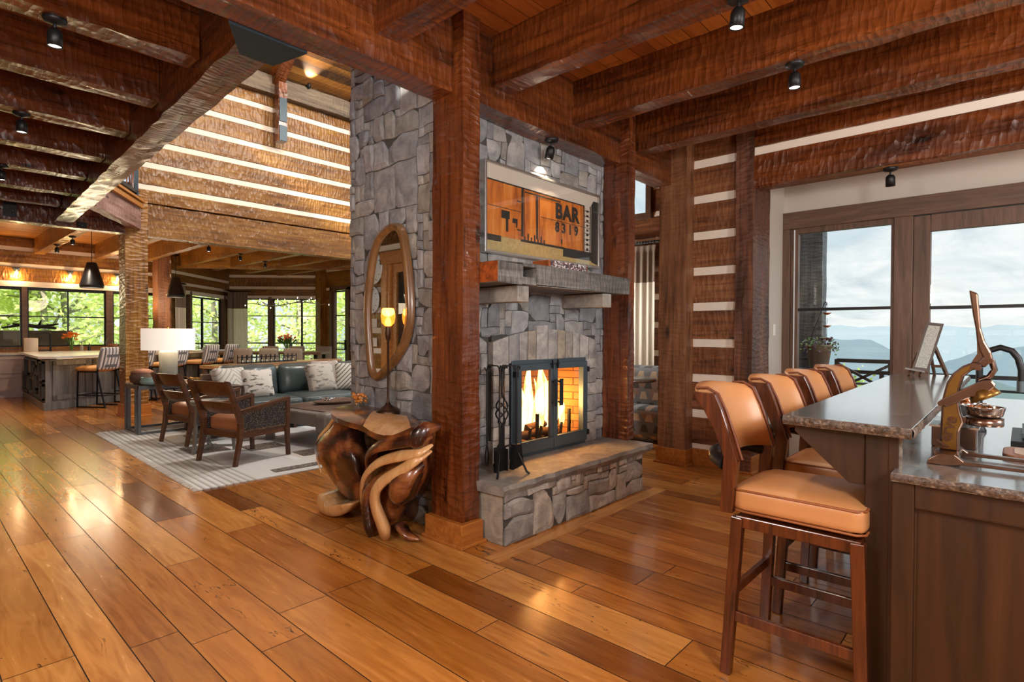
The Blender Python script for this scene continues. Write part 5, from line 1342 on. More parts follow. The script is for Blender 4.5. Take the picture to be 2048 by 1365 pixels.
# ---- sofa
M['sofa'] = plain('slate_leather', srgb('4a5352'), .30, var=.15, vs=3, bump=.15, bs=50, Coat_Weight=.1)
M['sofaw'] = wood('sofa_frame_wood', srgb('3a2a20'), srgb('5c463a'), .4)
so = thing('leather_sofa', 'long slate-grey leather sofa facing the armchairs, back to the dining room', 'sofa', (2.95, 7.62, .014), R(1.5))
mb = MB()
mb.box(0.10, 4.3, .06, 1.02, .10, .30); obj('seat_deck', mb, M['sofa'], so, bev=.02)
xs_ = [.14, 1.02, 1.98, 2.94, 3.9]
for a, b in zip(xs_, xs_[1:]):
    mb = MB(); mb.cush((a + b) / 2, .40, .355, b - a - .015, .80, .17, r=.06, puff=.035, n=10); obj('seat_cushion', mb, M['sofa'], so)
for a, b in zip(xs_, xs_[1:]):
    mb = MB(); mb.cush((a + b) / 2, .86, .63, b - a - .03, .26, .50, r=.10, puff=.08, n=12, rot=Matrix.Rotation(R(-10), 3, 'X'))
    for i in range(len(mb.v)):
        x, y, z = mb.v[i]; s_ = noise.noise(Vector((x * 7, z * 2.5, a))) * .018; mb.v[i] = (x, y - s_ * 1.5, z + s_)
    obj('back_cushion', mb, M['sofa'], so)
mb = MB(); mb.box(.0, 4.3, .98, 1.08, .08, .76); obj('sofa_back', mb, M['sofaw'], so, bev=.01)
mb = MB(); mb.box(-.22, .12, .02, 1.05, .10, .62); obj('arm', mb, M['hide'] if False else M['sofa'], so, bev=.03)
mb = MB(); mb.box(-.25, .15, -.01, 1.08, .62, .66); mb.box(-.25, -.22, -.01, .03, .06, .62); mb.box(.12, .15, -.01, .02, .06, .62); obj('arm_frame', mb, M['sofaw'], so, bev=.006)
for x in (-.2, .9, 2.2, 3.6):
    for y in (.08, .98):
        mb = MB(); mb.bar((x, y, 0), (x, y, .1), .05, .05); obj('leg', mb, M['sofaw'], so)
def pillowmat(name, base, dark, kind_):
    t = NT(name); co = t.co((1, 1, 1), src='Object')
    if kind_ == 'diamond':
        s3 = t.n('SeparateXYZ', Vector=co); a = t.math('ADD', t.math('ABSOLUTE', s3.outputs[0]), t.math('ABSOLUTE', s3.outputs[2])); m_ = t.math('LESS_THAN', t.math('FRACT', t.math('MULTIPLY', a, 15.0)), .28)
    else:
        m_ = t.ramp(t.noise(t.co((3, 3, 9)), 2, 3, .6), [(.54, 0.0), (.6, 1.0)])
    t.P(Base_Color=t.mix(m_, base, dark), Roughness=.9); return t.mat
def pillow(label, loc, rz, s_, mat, tilt=-22):
    p = thing('throw_pillow', label, 'pillow', loc, rz, 'throw pillows on the grey leather sofa')
    mb = MB(); mb.cush(0, 0, s_ / 2 * .97, s_, .16, s_, r=.05, puff=.05, n=12, pinch=.07); mb.move(Matrix.Rotation(R(tilt), 4, 'X')); obj('cushion_cover', mb, mat, p); return p
pillow('cream pillow with a faint diamond weave at the left end of the sofa', (3.12, 7.98, .46), R(14), .46, pillowmat('cream_diamond', srgb('cfcac0'), srgb('a5a198'), 'diamond'))
pillow('cream pillow with a dark woven motif, second from the left on the sofa', (3.42, 7.90, .46), R(-6), .42, pillowmat('cream_motif', srgb('d6cfc4'), srgb('5a524c'), 'blotch'))
pillow('grey and cream landscape-patterned pillow right of the middle sofa cushion', (4.46, 8.0, .46), R(6), .46, pillowmat('landscape_weave', srgb('b9b1a5'), srgb('7a746c'), 'blotch'))
pillow('taupe patterned pillow tucked behind the landscape pillow', (4.60, 8.14, .48), R(-4), .48, pillowmat('taupe_weave', srgb('a89d92'), srgb('d5cdc2'), 'blotch'))
pillow('pale pillow with bold dark diamonds beside the stone chimney', (4.90, 7.96, .46), R(-25), .46, pillowmat('bold_diamond', srgb('cbc8bd'), srgb('5c5b55'), 'diamond'))
# ---- coffee table / ottoman
t = NT('cowhide_top'); nz = t.noise(t.co((1, 1, 1)), 3, 6, .6, 1); t.P(Base_Color=t.ramp(nz, [(.35, srgb('41332c')), (.6, srgb('6d5547')), (.75, srgb('8f7666'))]), Roughness=.4, Normal=t.bump(nz, .2, .01)); M['cow'] = t.mat
M['ott'] = plain('faded_leather', srgb('77706a'), .35, var=.3, vs=3)
co_ = thing('coffee_table', 'low square leather-wrapped coffee table with a dark hide top', 'coffee table', (3.85, 6.62, .014), R(8))
mb = MB(); mb.box(-.62, .62, -.62, .62, .25, .415); obj('apron', mb, M['ott'], co_, bev=.02)
mb = MB(); mb.box(-.50, .50, -.50, .50, .415, .425); obj('hide_top', mb, M['cow'], co_, bev=.004)
for sx in (-1, 1):
    for sy in (-1, 1):
        mb = MB(); mb.cush(sx * .56, sy * .56, .31, .2, .2, .24, r=.04, puff=0, n=4); mb.bar((sx * .57, sy * .57, .2), (sx * .56, sy * .56, 0), .11, .11, w2=.09, h2=.09); obj('leg', mb, M['ott'], co_)
tr = thing('serving_tray', 'dark oval tray with a silver ornament on the coffee table', 'tray', (4.05, 6.78, .44))
mb = MB(); mb.lathe([(.0, .0), (.26, .0), (.33, .035), (.335, .035), (.27, -.008), (0, -.008)], (0, 0, 0), 32); mb.move(Matrix.Diagonal((1.25, .6, 1, 1)).to_4x4()); obj('tray_body', mb, M['trim'], tr)
sv = thing('silver_branch', 'silver branch-like ornament lying on the tray', 'ornament', (3.86, 6.82, .455)); mb = MB(); rn = random.Random(3)
for i in range(12):
    a = rn.uniform(0, 6.28); mb.tube([(0, 0, .015), (.06 * math.cos(a), .05 * math.sin(a), .02 + rn.random() * .03), (.11 * math.cos(a + .4), .09 * math.sin(a + .4), .02 + rn.random() * .05)], [.006, .007, .004], 6)
obj('branches', mb, M['chrome'], sv)
# ---- console behind the sofa with hurricane glasses
sc_ = thing('sofa_table', 'long wooden console table behind the sofa', 'table', (3.35, 9.28, 0), R(16))
mb = MB(); mb.box(0, 2.75, 0, .4, .80, .85); obj('table_top', mb, wood('console_top', srgb('8a5a36'), srgb('b78a5e'), .3, coat=.2), sc_, bev=.004)
for x in (.06, 2.65):
    for y in (.05, .35): mb = MB(); mb.bar((x, y, 0), (x, y, .8), .06, .06); obj('leg', mb, M['trim'], sc_)
cl_f = None
rk = thing('candle_holder_rack', 'iron rack holding a row of glass votives on the sofa console', 'candle holder', (3.35 + .50, 9.28 + .36, .852), R(16))
mb = MB()
for z in (.01, .10):
    for y in (-.05, .05): mb.bar((0, y, z), (1.15, y, z), .012, .012)
for i in range(13): mb.bar((i * 1.15 / 12, -.05, .0), (i * 1.15 / 12, -.05, .14), .01, .01); mb.bar((i * 1.15 / 12, .05, .0), (i * 1.15 / 12, .05, .14), .01, .01)
obj('iron_rack', mb, M['black'], rk)
ca, sa = math.cos(R(16)), math.sin(R(16)); vt = None
for i in range(12):
    x = .048 + i * 1.15 / 12; lx, ly = 3.85 + x * ca, 9.64 + x * sa
    if vt is None:
        vt = thing('glass_votive', 'clear glass votive cup in the iron rack behind the sofa', 'votive', (lx, ly, .864), 0, 'glass votives behind the sofa')
        mb = MB(); mb.lathe([(.0, .0), (.030, .0), (.037, .10), (.035, .10), (.028, .008), (0, .008)], (0, 0, 0), 12, caps=False); obj('cup', mb, M['clear'], vt)
        mb = MB(); mb.lathe([(.026, .01), (.026, .04), (0, .04)], (0, 0, 0), 10); obj('wax', mb, plain('candle_wax', srgb('ece6d8'), .5), vt)
    else: dup(vt, (lx, ly, .864))

# ---- left wall (seen in the mirror)
LLV = [.3 + .372 * i for i in range(9)]
lw = logwall('wall_left', (-1.0, 4.2 - 8.4), (-1.0, 19.5), LLV, 0, H, M['log'], holes=[(7.6 + 4.2, 8.45 + 4.2, 0, 2.6)], gap=.045, flipn=1)
d = thing('door_4', 'glazed entry door in a warm wood casing on the left wall, seen in the mirror', 'door', kind='structure')
mb = MB(); mb.box(-1.02, -.93, 8.45, 8.60, 0, 2.62); mb.box(-1.02, -.93, 7.45, 7.6, 0, 2.62); mb.box(-1.02, -.92, 7.42, 8.63, 2.60, 2.82); mb.box(-1.05, -.95, 8.38, 8.45, 0, 2.6); mb.box(-1.05, -.95, 7.6, 7.67, 0, 2.6)
obj('casing', mb, M['trimg'], d, bev=.004)
mb = MB(); mb.box(-1.05, -1.0, 8.24, 8.38, 0, 2.6); mb.box(-1.05, -1.0, 7.67, 7.8, 0, 2.6); mb.box(-1.05, -1.0, 7.8, 8.24, 2.45, 2.6); mb.box(-1.05, -1.0, 7.8, 8.24, 0, .3); obj('door_leaf', mb, M['trimg'], d, bev=.004)
mb = MB(); mb.box(-1.03, -1.02, 7.8, 8.24, .3, 2.45); obj('pane', mb, M['glass'], d)
mb = MB(); mb.box(-1.3, -1.2, 6.8, 9.3, 0, 3.4); structure('wall_porch', mb, M['stonew'])
for i, (y, z, r_) in enumerate(((8.86, 2.56, .30), (8.93, 1.98, .26))):
    k = thing('wall_clock', ['upper round white clock, seen in the mirror', 'lower round white clock, seen in the mirror'][i], 'clock', (-.95, y, z))
    mb = MB(); mb.lathe([(.0, .03), (r_ * .95, .03), (r_, .02), (r_, 0), (0, 0)], (0, 0, 0), 32, ax='x'); obj('clock_face', mb, plain('clock_white', srgb('dfe3df'), .5), k)
    mb = MB()
    for a in range(12): mb.bar((.034, r_ * .78 * math.cos(a * PI / 6), r_ * .78 * math.sin(a * PI / 6)), (.034, r_ * .9 * math.cos(a * PI / 6), r_ * .9 * math.sin(a * PI / 6)), .012, .004)
    mb.bar((.036, 0, 0), (.036, .1, .12), .012, .004); mb.bar((.036, 0, 0), (.036, -.06, .18), .01, .004); obj('hands', mb, M['black'], k)
for z in (1.55, 1.2): 
    pp = thing('wall_card', 'white card beside the door casing, seen in the mirror, ' + ('upper' if z > 1.4 else 'lower'), 'card', (-.955, 8.86, z)); mb = MB(); mb.box(0, .008, -.1, .1, -.08, .08); obj('card_sheet', mb, M['white'], pp)
# ================================================================== FIRE TOOLS
fs = thing('fire_tool_stand', 'twisted black iron fire tool stand on the left end of the hearth', 'fire tool stand', (2.86, 2.70, .402))
mb = MB()
for a in (215, 300, 60): ca, sa = math.cos(R(a)), math.sin(R(a)); mb.tube([(.20 * ca, .20 * sa, .0), (.18 * ca, .18 * sa, .012), (.12 * ca, .12 * sa, .14), (.05 * ca, .05 * sa, .19), (0, 0, .17)], .008, 8)
obj('tripod_leg', mb, M['black'], fs)
mb = MB(); mb.tube([(0, 0, .1), (0, 0, .32)], .010, 8); mb.tube([(0, 0, .54), (0, 0, .74)], .010, 8); mb.tube([(0, 0, .60), (0, 0, .66)], .018, 8)
for k in range(4):
    mb.tube([(.045 * math.sin(PI * s_ / 14) * math.cos(k * PI / 2 + s_ * .42), .045 * math.sin(PI * s_ / 14) * math.sin(k * PI / 2 + s_ * .42), .30 + .26 * s_ / 14) for s_ in range(15)], .006, 6)
obj('twisted_stem', mb, M['black'], fs)
mb = MB()
for a in (0, 90, 180, 270):
    ca, sa = math.cos(R(a + 35)), math.sin(R(a + 35)); mb.tube([(0, 0, .70), (.03 * ca, .03 * sa, .745), (.07 * ca, .07 * sa, .75), (.10 * ca, .10 * sa, .73), (.11 * ca, .11 * sa, .71), (.125 * ca, .125 * sa, .735)], .006, 6)
obj('hook_crown', mb, M['black'], fs)
def tool(name, label, a, build):
    ca, sa = math.cos(R(a + 35)), math.sin(R(a + 35)); o = thing(name, label, 'fire tool', (2.86 + .105 * ca, 2.70 + .105 * sa, .402)); mb = MB()
    mb.tube([(0, 0, .20), (0, 0, .68), (.0, .0, .72), (.012, 0, .745), (.03, 0, .74), (.03, 0, .72)], .0065, 8); obj('handle', mb, M['black'], o)
    mb = MB(); build(mb); obj('head', mb, M['black'], o)
tool('fire_shovel', 'black hearth shovel hanging at the left of the fire tool stand', 180, lambda m: (m.box(-.055, .055, -.008, .0, .03, .20), m.box(-.055, -.048, -.03, .0, .03, .18), m.box(.048, .055, -.03, 0, .03, .18)))
tool('hearth_brush', 'black hearth brush hanging at the right of the fire tool stand', 270, lambda m: (m.prism([(-.03, .2), (.03, .2), (.055, .05), (-.055, .03)], -.02, .02, 'y')))
tool('fire_poker', 'black fire poker hanging behind the stand', 0, lambda m: (m.tube([(0, 0, .2), (0, 0, .05)], .0065, 6), m.tube([(0, 0, .1), (.03, 0, .07)], .006, 6)))
tool('fire_tongs', 'black fire tongs hanging in front of the stand', 90, lambda m: (m.tube([(0, 0, .2), (.018, 0, .1), (.008, 0, .04)], .005, 6), m.tube([(0, 0, .2), (-.018, 0, .1), (-.008, 0, .04)], .005, 6)))

# ================================================================== KITCHEN
M['cab'] = plain('greige_cabinet', srgb('c4b8b4'), .5, var=.03)
M['isl'] = wood('grey_stained_island', srgb('4c4a48'), srgb('84817c'), .4, ax=2, gs=.5)
M['quartz'] = plain('pale_quartz', srgb('dcdad4'), .15, var=.04)
# window wall
def wallmb(p0, p1, z0, z1, holes, depth=.14): return None
hk = [(2.85, 2.87 + 0, 0, 0)]
logwall('wall_kitchen', (-1.0, 16.3), (4.8, 16.3), [2.825, 3.185], 0, H, M['log'], holes=[(-.0, 2.87, 1.05, 2.48), (2.96, 4.40, 1.05, 2.48), (4.53, 5.5, 1.05, 2.48)])
mb = MB(); mb.box(-1, 4.6, 16.24, 16.3, 2.36, 2.48); structure('trim_4', mb, M['white'])
mb = MB()
for x0, x1 in ((1.87, 1.96), (3.40, 3.53), (4.5, 4.6)): mb.box(x0, x1, 16.23, 16.32, 1.0, 2.36)
structure('trim_5', mb, M['trim'])
for i, (x0, x1) in enumerate(((.2, 1.87), (1.96, 3.40), (3.53, 4.5))):
    w = thing('window_%d' % (i + 3), ['kitchen window at the left edge of the photo', 'wide kitchen window behind the island with one black mullion', 'narrow kitchen window partly behind the golden post'][i], 'window', kind='structure')
    mb = MB(); t_ = .03
    for a in ((x0, x1, 1.03, 1.07), (x0, x1, 2.29, 2.36), (x0, x0 + t_, 1.05, 2.3), (x1 - t_, x1, 1.05, 2.3), (x0, x1, 1.70, 1.725), ((x0 + x1) / 2 - .012, (x0 + x1) / 2 + .012, 1.05, 2.3)): mb.box(a[0], a[1], 16.28, 16.34, a[2], a[3])
    obj('window_frame', mb, M['black'], w); mb = MB(); mb.box(x0, x1, 16.31, 16.315, 1.05, 2.32); obj('pane', mb, M['glass'], w)
for i, x in enumerate((.9, 1.78, 2.71, 3.62)):
    s = thing('wall_sconce', ['bare-bulb sconce outside the photo on the kitchen log wall', 'bare-bulb sconce above the left kitchen window', 'bare-bulb sconce above the middle kitchen window', 'bare-bulb sconce beside the golden post'][i], 'sconce', (x, 16.2, 2.70), 0, 'bare-bulb sconces on the kitchen log wall')
    mb = MB(); mb.lathe([(.06, .065), (.065, .05), (.06, .02), (.035, 0), (.025, -.02)], (0, 0, 0), 18); mb.tube([(0, .07, .04), (0, 0, .04)], .02, 8); obj('canopy', mb, M['steel'], s)
    mb = MB(); mb.lathe([(.02, -.02), (.03, -.05), (.028, -.08), (.001, -.10)], (0, 0, 0), 12); obj('bulb', mb, emit('warm_bulb', (1, .62, .25), 35) if i == 0 else D.materials['warm_bulb'], s)
    mb = MB(); mb.lathe([(.035, -.01), (.075, -.12)], (0, 0, 0), 20, caps=False); obj('glass_cone', mb, M['clear'], s)
    l = D.lights.new('sconce_light', 'POINT'); l.energy = 16; l.color = (1, .6, .28); l.shadow_soft_size = .03; o = D.objects.new('sconce_light', l); COL.objects.link(o); o.parent = s; o.location = (0, -.02, -.12)
# kitchen ceiling beams
for i, x in enumerate((-.1, 1.02, 2.165, 3.265)):
    timber('ceiling_beam', (x, 10.85, 3.10), (x, 16.25, 3.10), .165, .36, M['beamv'] if False else M['log'], ['kitchen ceiling beam outside the photo', 'kitchen ceiling beam at the left edge of the photo', 'kitchen ceiling beam above the black cone pendant, with two spots', 'kitchen ceiling beam meeting the top of the golden post'][i], group='kitchen ceiling beams', seed=70 + i)
for i, (x0) in enumerate((4.12, 5.10, 6.04, 6.97, 7.9)):
    ye = [15.6, 14.6, 15.4, 14.8, 14.0][i]
    timber('ceiling_beam', (x0, 10.9, 3.10), (x0, 16.8 if i else 16.0, 3.10), .14, .36, M['log'], ['first', 'second', 'third', 'fourth', 'fifth'][i] + ' dining room joist from the left, past the golden post', group='dining room joists', seed=80 + i)
a = Vector((4.30, 15.9, 3.05)); b = Vector((9.2, 14.6, 3.05))
timber('ceiling_beam', (4.5, 16.15, 3.02), (6.9, 16.35, 3.02), .1, .08, M['log']) if False else None
timber('ceiling_beam', (4.0, 17.6, 3.06), (8.9, 12.7, 3.06), .16, .3, M['log'], 'oblique beam carrying the ends of the dining room joists', seed=90)
# back counter
kc = thing('kitchen_cabinet', 'greige shaker base cabinets with drawers along the kitchen windows', 'cabinet', (-1.0, 15.62, 0))
mb = MB(); mb.box(0, 5.2, 0.03, .66, .12, .88); obj('carcass', mb, M['cab'], kc)
mb = MB(); mb.box(0, 5.2, .05, .66, 0, .12); mb.box(0, 5.2, .0, .05, .0, .05); obj('toe_kick', mb, M['cab'], kc)
xx = 0.0
for i, wd in enumerate((.7, .7, .7, .76, .5, .6, .6)):
    for z0, z1 in ((.15, .48), (.50, .86)) if i != 4 else ((.15, .86),):
        mb = MB(); mb.box(xx + .01, xx + wd - .01, .0, .03, z0, z1); d = obj('drawer' if i != 4 else 'door', mb, M['cab'], kc)
        mb = MB(); 
        for a in ((xx + .01, xx + wd - .01, z0, z0 + .07), (xx + .01, xx + wd - .01, z1 - .07, z1), (xx + .01, xx + .08, z0, z1), (xx + wd - .08, xx + wd - .01, z0, z1)): mb.box(a[0], a[1], -.018, 0, a[2], a[3])
        obj('shaker_frame', mb, M['cab'], d, bev=.002)
    xx += wd + .05
kt = thing('kitchen_worktop', 'pale worktop under the kitchen windows', 'worktop', (-1.0, 15.6, .88)); mb = MB(); mb.box(0, 5.3, -.02, .68, 0, .04); obj('top_slab', mb, M['quartz'], kt)
# island
IA = Vector((1.74, 12.50)); ID = Vector((math.cos(R(33)), math.sin(R(33)))); INn = Vector((-ID.y, ID.x))
is_ = thing('kitchen_island', 'grey-stained kitchen island with an angled front and a carved geometric end panel', 'island', (IA.x, IA.y, 0), 0)
def ip(u, v, z=0):
    p = ID * u + INn * v; return (p.x, p.y, z)
L_ = 4.2
poly = [(0, 0), tuple(ip(L_, 0)[:2]), tuple(ip(L_, 1.0)[:2]), (1.2, 2.9), (.07, 2.9)]
mb = MB(); mb.prism(poly, .0, .88, 'z'); obj('island_body', mb, M['isl'], is_)
mb = MB(); pb = [(-.03, -.03), tuple(ip(L_, -.03)[:2]), tuple(ip(L_, 1.0)[:2]), (1.2, 2.93), (.04, 2.93)]; mb.prism(pb, .0, .13, 'z'); obj('plinth', mb, M['isl'], is_, bev=.005)
mb = MB()
for k in range(5):
    u0 = .12 + k * .78; u1 = u0 + .70
    for a in ((u0, u1, .17, .25), (u0, u1, .78, .86), (u0, u0 + .07, .17, .86), (u1 - .07, u1, .17, .86)):
        q = [ip(a[0], -.02), ip(a[1], -.02), ip(a[1], 0.0), ip(a[0], .0)]; mb.prism([(x, y) for x, y, _ in q], a[2], a[3], 'z')
obj('front_panel_frame', mb, M['isl'], is_)
mb = MB(); rn = random.Random(12)
for (y0, y1, z0, z1) in ((.08, .5, .5, .85), (.5, 1.1, .18, .62), (.7, 1.5, .55, .86), (1.2, 1.9, .2, .5), (1.6, 2.5, .45, .85), (2.1, 2.8, .17, .55), (.1, .45, .17, .45), (.9, 1.3, .3, .75)):
    x = -.012 + .024 * (y0 + y1) / 2
    for a in ((y0, y1, z0, z0 + .035), (y0, y1, z1 - .035, z1), (y0, y0 + .07, z0, z1), (y1 - .07, y1, z0, z1)): mb.box(x - .03, x + .03, a[0], a[1], a[2], a[3])
obj('carved_end_panel', mb, plain('dark_fretwork', srgb('3d3a37'), .5), is_)
it = thing('quartz_worktop', 'pale quartz island top with warm light under its edge', 'worktop', (IA.x, IA.y, .905))
mb = MB(); pt = [(-.1, -.0), tuple(ip(-.05, -.28)[:2]), tuple(ip(L_ + .1, -.28)[:2]), tuple(ip(L_ + .1, 1.05)[:2]), (1.2, 3.0), (-.02, 3.0)]
mb.prism(pt, 0, .045, 'z'); obj('top_slab', mb, M['quartz'], it, bev=.004)
mb = MB(); mb.prism([tuple(ip(.1, -.14)[:2]), tuple(ip(L_ - .1, -.14)[:2]), tuple(ip(L_ - .1, -.11)[:2]), tuple(ip(.1, -.11)[:2])], -.008, 0, 'z'); obj('led_strip', mb, emit('warm_led', (1, .62, .28), 6), it, label='glowing light strip under the top edge')
# island stools
t = NT('striped_plaid'); s3 = t.n('SeparateXYZ', Vector=t.co((1, 1, 1))).outputs
fx = t.math('FRACT', t.math('MULTIPLY', s3[0], 7.0)); fz = t.math('FRACT', t.math('MULTIPLY', s3[2], 5.5))
c = t.ramp(fx, [(.0, srgb('d9d6d2')), (.3, srgb('8d8f93')), (.55, srgb('e6e2dc')), (.8, srgb('5d6066'))], 'CONSTANT'); c = t.mix(t.math('MULTIPLY', t.math('LESS_THAN', fz, .28), t.math('LESS_THAN', t.math('ABSOLUTE', s3[0]), .12)), c, srgb('6a6c72'))
t.P(Base_Color=c, Roughness=.9); M['plaid'] = t.mat
M['seatp'] = plain('tan_striped_seat', srgb('c8965c'), .7, var=.35, vs=8)
def make_kstool(label):
    s = thing('island_stool', label, 'stool', (0, 0, 0), 0, 'striped stools along the kitchen island')
    mb = MB(); mb.cush(0, .02, .70, .46, .46, .09, r=.04, puff=.02, n=6); obj('seat', mb, M['seatp'], s)
    mb = MB(); mb.cush(0, 0, 0, .46, .07, .42, r=.03, puff=.015, n=6); mb.move(Matrix.Translation((0, -.27, .89)) @ Matrix.Rotation(R(14), 4, 'X')); obj('backrest', mb, M['plaid'], s)
    mb = MB()
    for x in (-.2, .2):
        mb.bar((x, .22, 0), (x, .20, .65), .022, .022); mb.bar((x, -.36, 0), (x, -.20, .65), .022, .022); mb.bar((x, -.20, .65), (x, -.33, 1.06), .022, .022); mb.bar((x, .22, .011), (x, -.36, .011), .022, .022); mb.bar((x, .2, .65), (x, -.2, .65), .022, .022)
    mb.bar((-.2, -.32, .22), (.2, -.32, .22), .02, .02); mb.bar((-.2, .215, .22), (.2, .215, .22), .02, .02); mb.bar((-.2, .215, .22), (-.2, -.32, .22), .018, .018); mb.bar((.2, .215, .22), (.2, -.32, .22), .018, .018)
    obj('metal_frame', mb, M['black'], s); return s
k0 = make_kstool('striped kitchen stool at the near end of the island')
k0.location = (2.50, 12.62, 0); k0.rotation_euler = (0, 0, R(33))
for (x, y), lb in zip(((3.16, 13.04), (3.82, 13.18), (4.62, 13.72), (5.2, 14.1)), ('second striped island stool, half behind the golden post', 'third striped island stool, left of the table lamp base', 'fourth striped island stool, right of the lamp shade', 'last striped island stool, beyond the lamp')):
    dup(k0, (x, y, 0), R(33), lb)
# pendants
def pendant(loc, label):
    p = thing('cone_pendant', label, 'pendant', loc, 0, 'black cone pendants over the kitchen island')
    mb = MB(); mb.lathe([(.072, .48), (.082, .47), (.188, .06), (.196, .045), (.18, .0), (.176, .0), (.185, .045), (.075, .455)], (0, 0, 0), 30); obj('metal_shade', mb, plain('blackened_metal', (.03, .032, .035), .35, .6), p)
    mb = MB(); mb.tube([(0, 0, .46), (0, 0, H - loc[2])], .006, 6); obj('cable', mb, M['black'], p)
    mb = MB(); mb.lathe([(.05, .15), (.06, .1), (.04, .05), (.001, .03)], (0, 0, 0), 14); obj('bulb', mb, D.materials['warm_bulb'], p)
    l = D.lights.new('pendant_light', 'POINT'); l.energy = 45; l.color = (1, .8, .55); l.shadow_soft_size = .3; o = D.objects.new('pendant_light', l); COL.objects.link(o); o.parent = p; o.location = (0, 0, .0)
pendant((2.50, 13.0, 2.20), 'nearer black cone pendant over the kitchen island'); pendant((4.46, 14.8, 2.19), 'farther black cone pendant, above the table lamp')
# worktop items
fl_ = thing('flower_vase', 'glass vase of orange flowers by the kitchen windows', 'vase', (2.66, 15.80, .922))
mb = MB(); mb.lathe([(.05, 0), (.055, .01), (.06, .22)], (0, 0, 0), 16, caps=False); mb.lathe([(0, .004), (.05, .004)], (0, 0, 0), 16); obj('glass_vase', mb, M['clear'], fl_)
mb = MB(); rn = random.Random(6); fm = MB()
for i in range(26):
    a = rn.uniform(0, 6.28); r_ = rn.uniform(.02, .17); z = .36 + rn.uniform(-.05, .07) - r_ * .3; x, y = r_ * math.cos(a), r_ * math.sin(a)
    mb.tube([(x * .1, y * .1, .03), (x * .4, y * .4, .22), (x, y, z)], .004, 5)
    for k in range(7):
        b_ = k * .9 + i; q = Vector((x + .03 * math.cos(b_), y + .03 * math.sin(b_), z + .02)); fm.add([(x, y, z), tuple(q + Vector((.012, -.012, 0))), tuple(q * 1.0 + Vector((.0, 0, .02))), tuple(q + Vector((-.012, .012, 0)))], [(0, 1, 2, 3)])
obj('stems', mb, plain('stem_green', srgb('4d7a2c'), .6), fl_); obj('bouquet_bloom', fm, plain('orange_petals', srgb('f08a2a'), .6, var=.2), fl_, kind='stuff')
ctn = thing('white_canister', 'tall white cylindrical canister left of the kitchen faucet', 'canister', (1.98, 15.95, .922)); mb = MB(); mb.lathe([(.12, 0), (.12, .30), (.11, .31), (0, .31)], (0, 0, 0), 24); obj('canister_body', mb, M['white'], ctn)
kf = thing('kitchen_faucet', 'black kitchen faucet at the windows', 'faucet', (2.26, 15.6, .92)); mb = MB(); mb.tube([(0, 0, 0), (0, 0, .38), (-.02, 0, .42), (-.1, 0, .43), (-.28, 0, .38)], .02, 10); obj('spout', mb, M['black'], kf); mb = MB(); mb.lathe([(.03, 0), (.03, .05)], (0, 0, 0), 12); mb.bar((0, 0, .05), (-.2, 0, .05), .02, .02); obj('base_lever', mb, M['black'], kf)
for i, (x, c_) in enumerate(((2.86, 'b7b2a8'), (3.0, '26292c'))):
    b = thing('soap_bottle', ['pale pump bottle on the small tray by the kitchen window', 'dark pump bottle on the small tray by the kitchen window'][i], 'bottle', (x, 15.9, .935)); mb = MB(); mb.lathe([(.03, 0), (.032, .01), (.032, .11), (.012, .13), (.01, .17), (0, .17)], (0, 0, 0), 14); obj('bottle_body', mb, plain('soap_%d' % i, srgb(c_), .3), b); mb = MB(); mb.tube([(0, 0, .17), (0, 0, .19), (-.03, 0, .19)], .006, 6); obj('pump', mb, M['black'], b)
tb = thing('counter_tray', 'small dark tray on the worktop by the window', 'tray', (2.93, 15.9, .921)); mb = MB(); mb.box(-.16, .16, -.07, .07, 0, .012); obj('tray_body', mb, M['trim'], tb)
ck = thing('glass_cloche', 'domed glass cloche over brown pastries on a stand, near the golden post', 'cloche', (3.42, 15.75, .922)); mb = MB(); mb.lathe([(.14, .10), (.14, .22), (.10, .30), (.02, .33), (.015, .36), (0, .37)], (0, 0, 0), 22, caps=False); obj('dome', mb, M['clear'], ck); mb = MB(); mb.lathe([(.07, 0), (.02, .02), (.02, .07), (.16, .09), (.16, .10), (0, .10)], (0, 0, 0), 22); obj('cake_stand', mb, M['trimg'], ck)
mb = MB()
for i in range(7): mb.cush(.07 * math.cos(i * .9), .07 * math.sin(i * .9), .13, .06, .06, .05, r=.02, n=4)
obj('pastries', mb, plain('pastry_brown', srgb('8f5a34'), .8), ck)
# column, shelf unit, curtains, bay walls
post('timber_post', 4.28, 4.54, 15.5, 15.9, 0, H, M['logd'], 'hewn log column behind the table lamp, at the end of the kitchen')
su = thing('spice_shelf', 'small dark wall shelves with glowing amber jars behind the golden post', 'shelf', (3.98, 15.9, 1.15))
mb = MB()
for z in (0, .30, .60): mb.box(-.22, .22, -.16, .1, z, z + .03)
obj('shelf_board', mb, M['trim'], su); mb = MB(); mb.box(-.22, .22, .1, .13, -.2, .95); obj('back_panel', mb, M['log'], su)
jr = None
for i in range(9):
    x, z = 3.98 - .15 + .13 * (i % 3), 1.181 + .30 * (i // 3); 
    lbj = ['amber jar on the bottom small wall shelf', 'amber jar on the middle small wall shelf', 'amber jar on the top small wall shelf'][i // 3]
    if jr is None:
        jr = thing('amber_jar', lbj, 'jar', (x, 15.85, z), 0, lbj.replace('amber jar', 'amber jars')); mb = MB(); mb.lathe([(.03, 0), (.035, .01), (.035, .13), (.02, .16), (0, .16)], (0, 0, 0), 12)
        t = NT('amber_jar_glass'); t.P(Base_Color=srgb('d07a30'), Roughness=.2); obj('jar_body', mb, t.mat, jr); mb = MB(); mb.lathe([(.022, .16), (.022, .185), (0, .185)], (0, 0, 0), 12); obj('lid', mb, M['black'], jr)
    else: dup(jr, (x, 15.85, z), None, lbj, lbj.replace('amber jar', 'amber jars'))
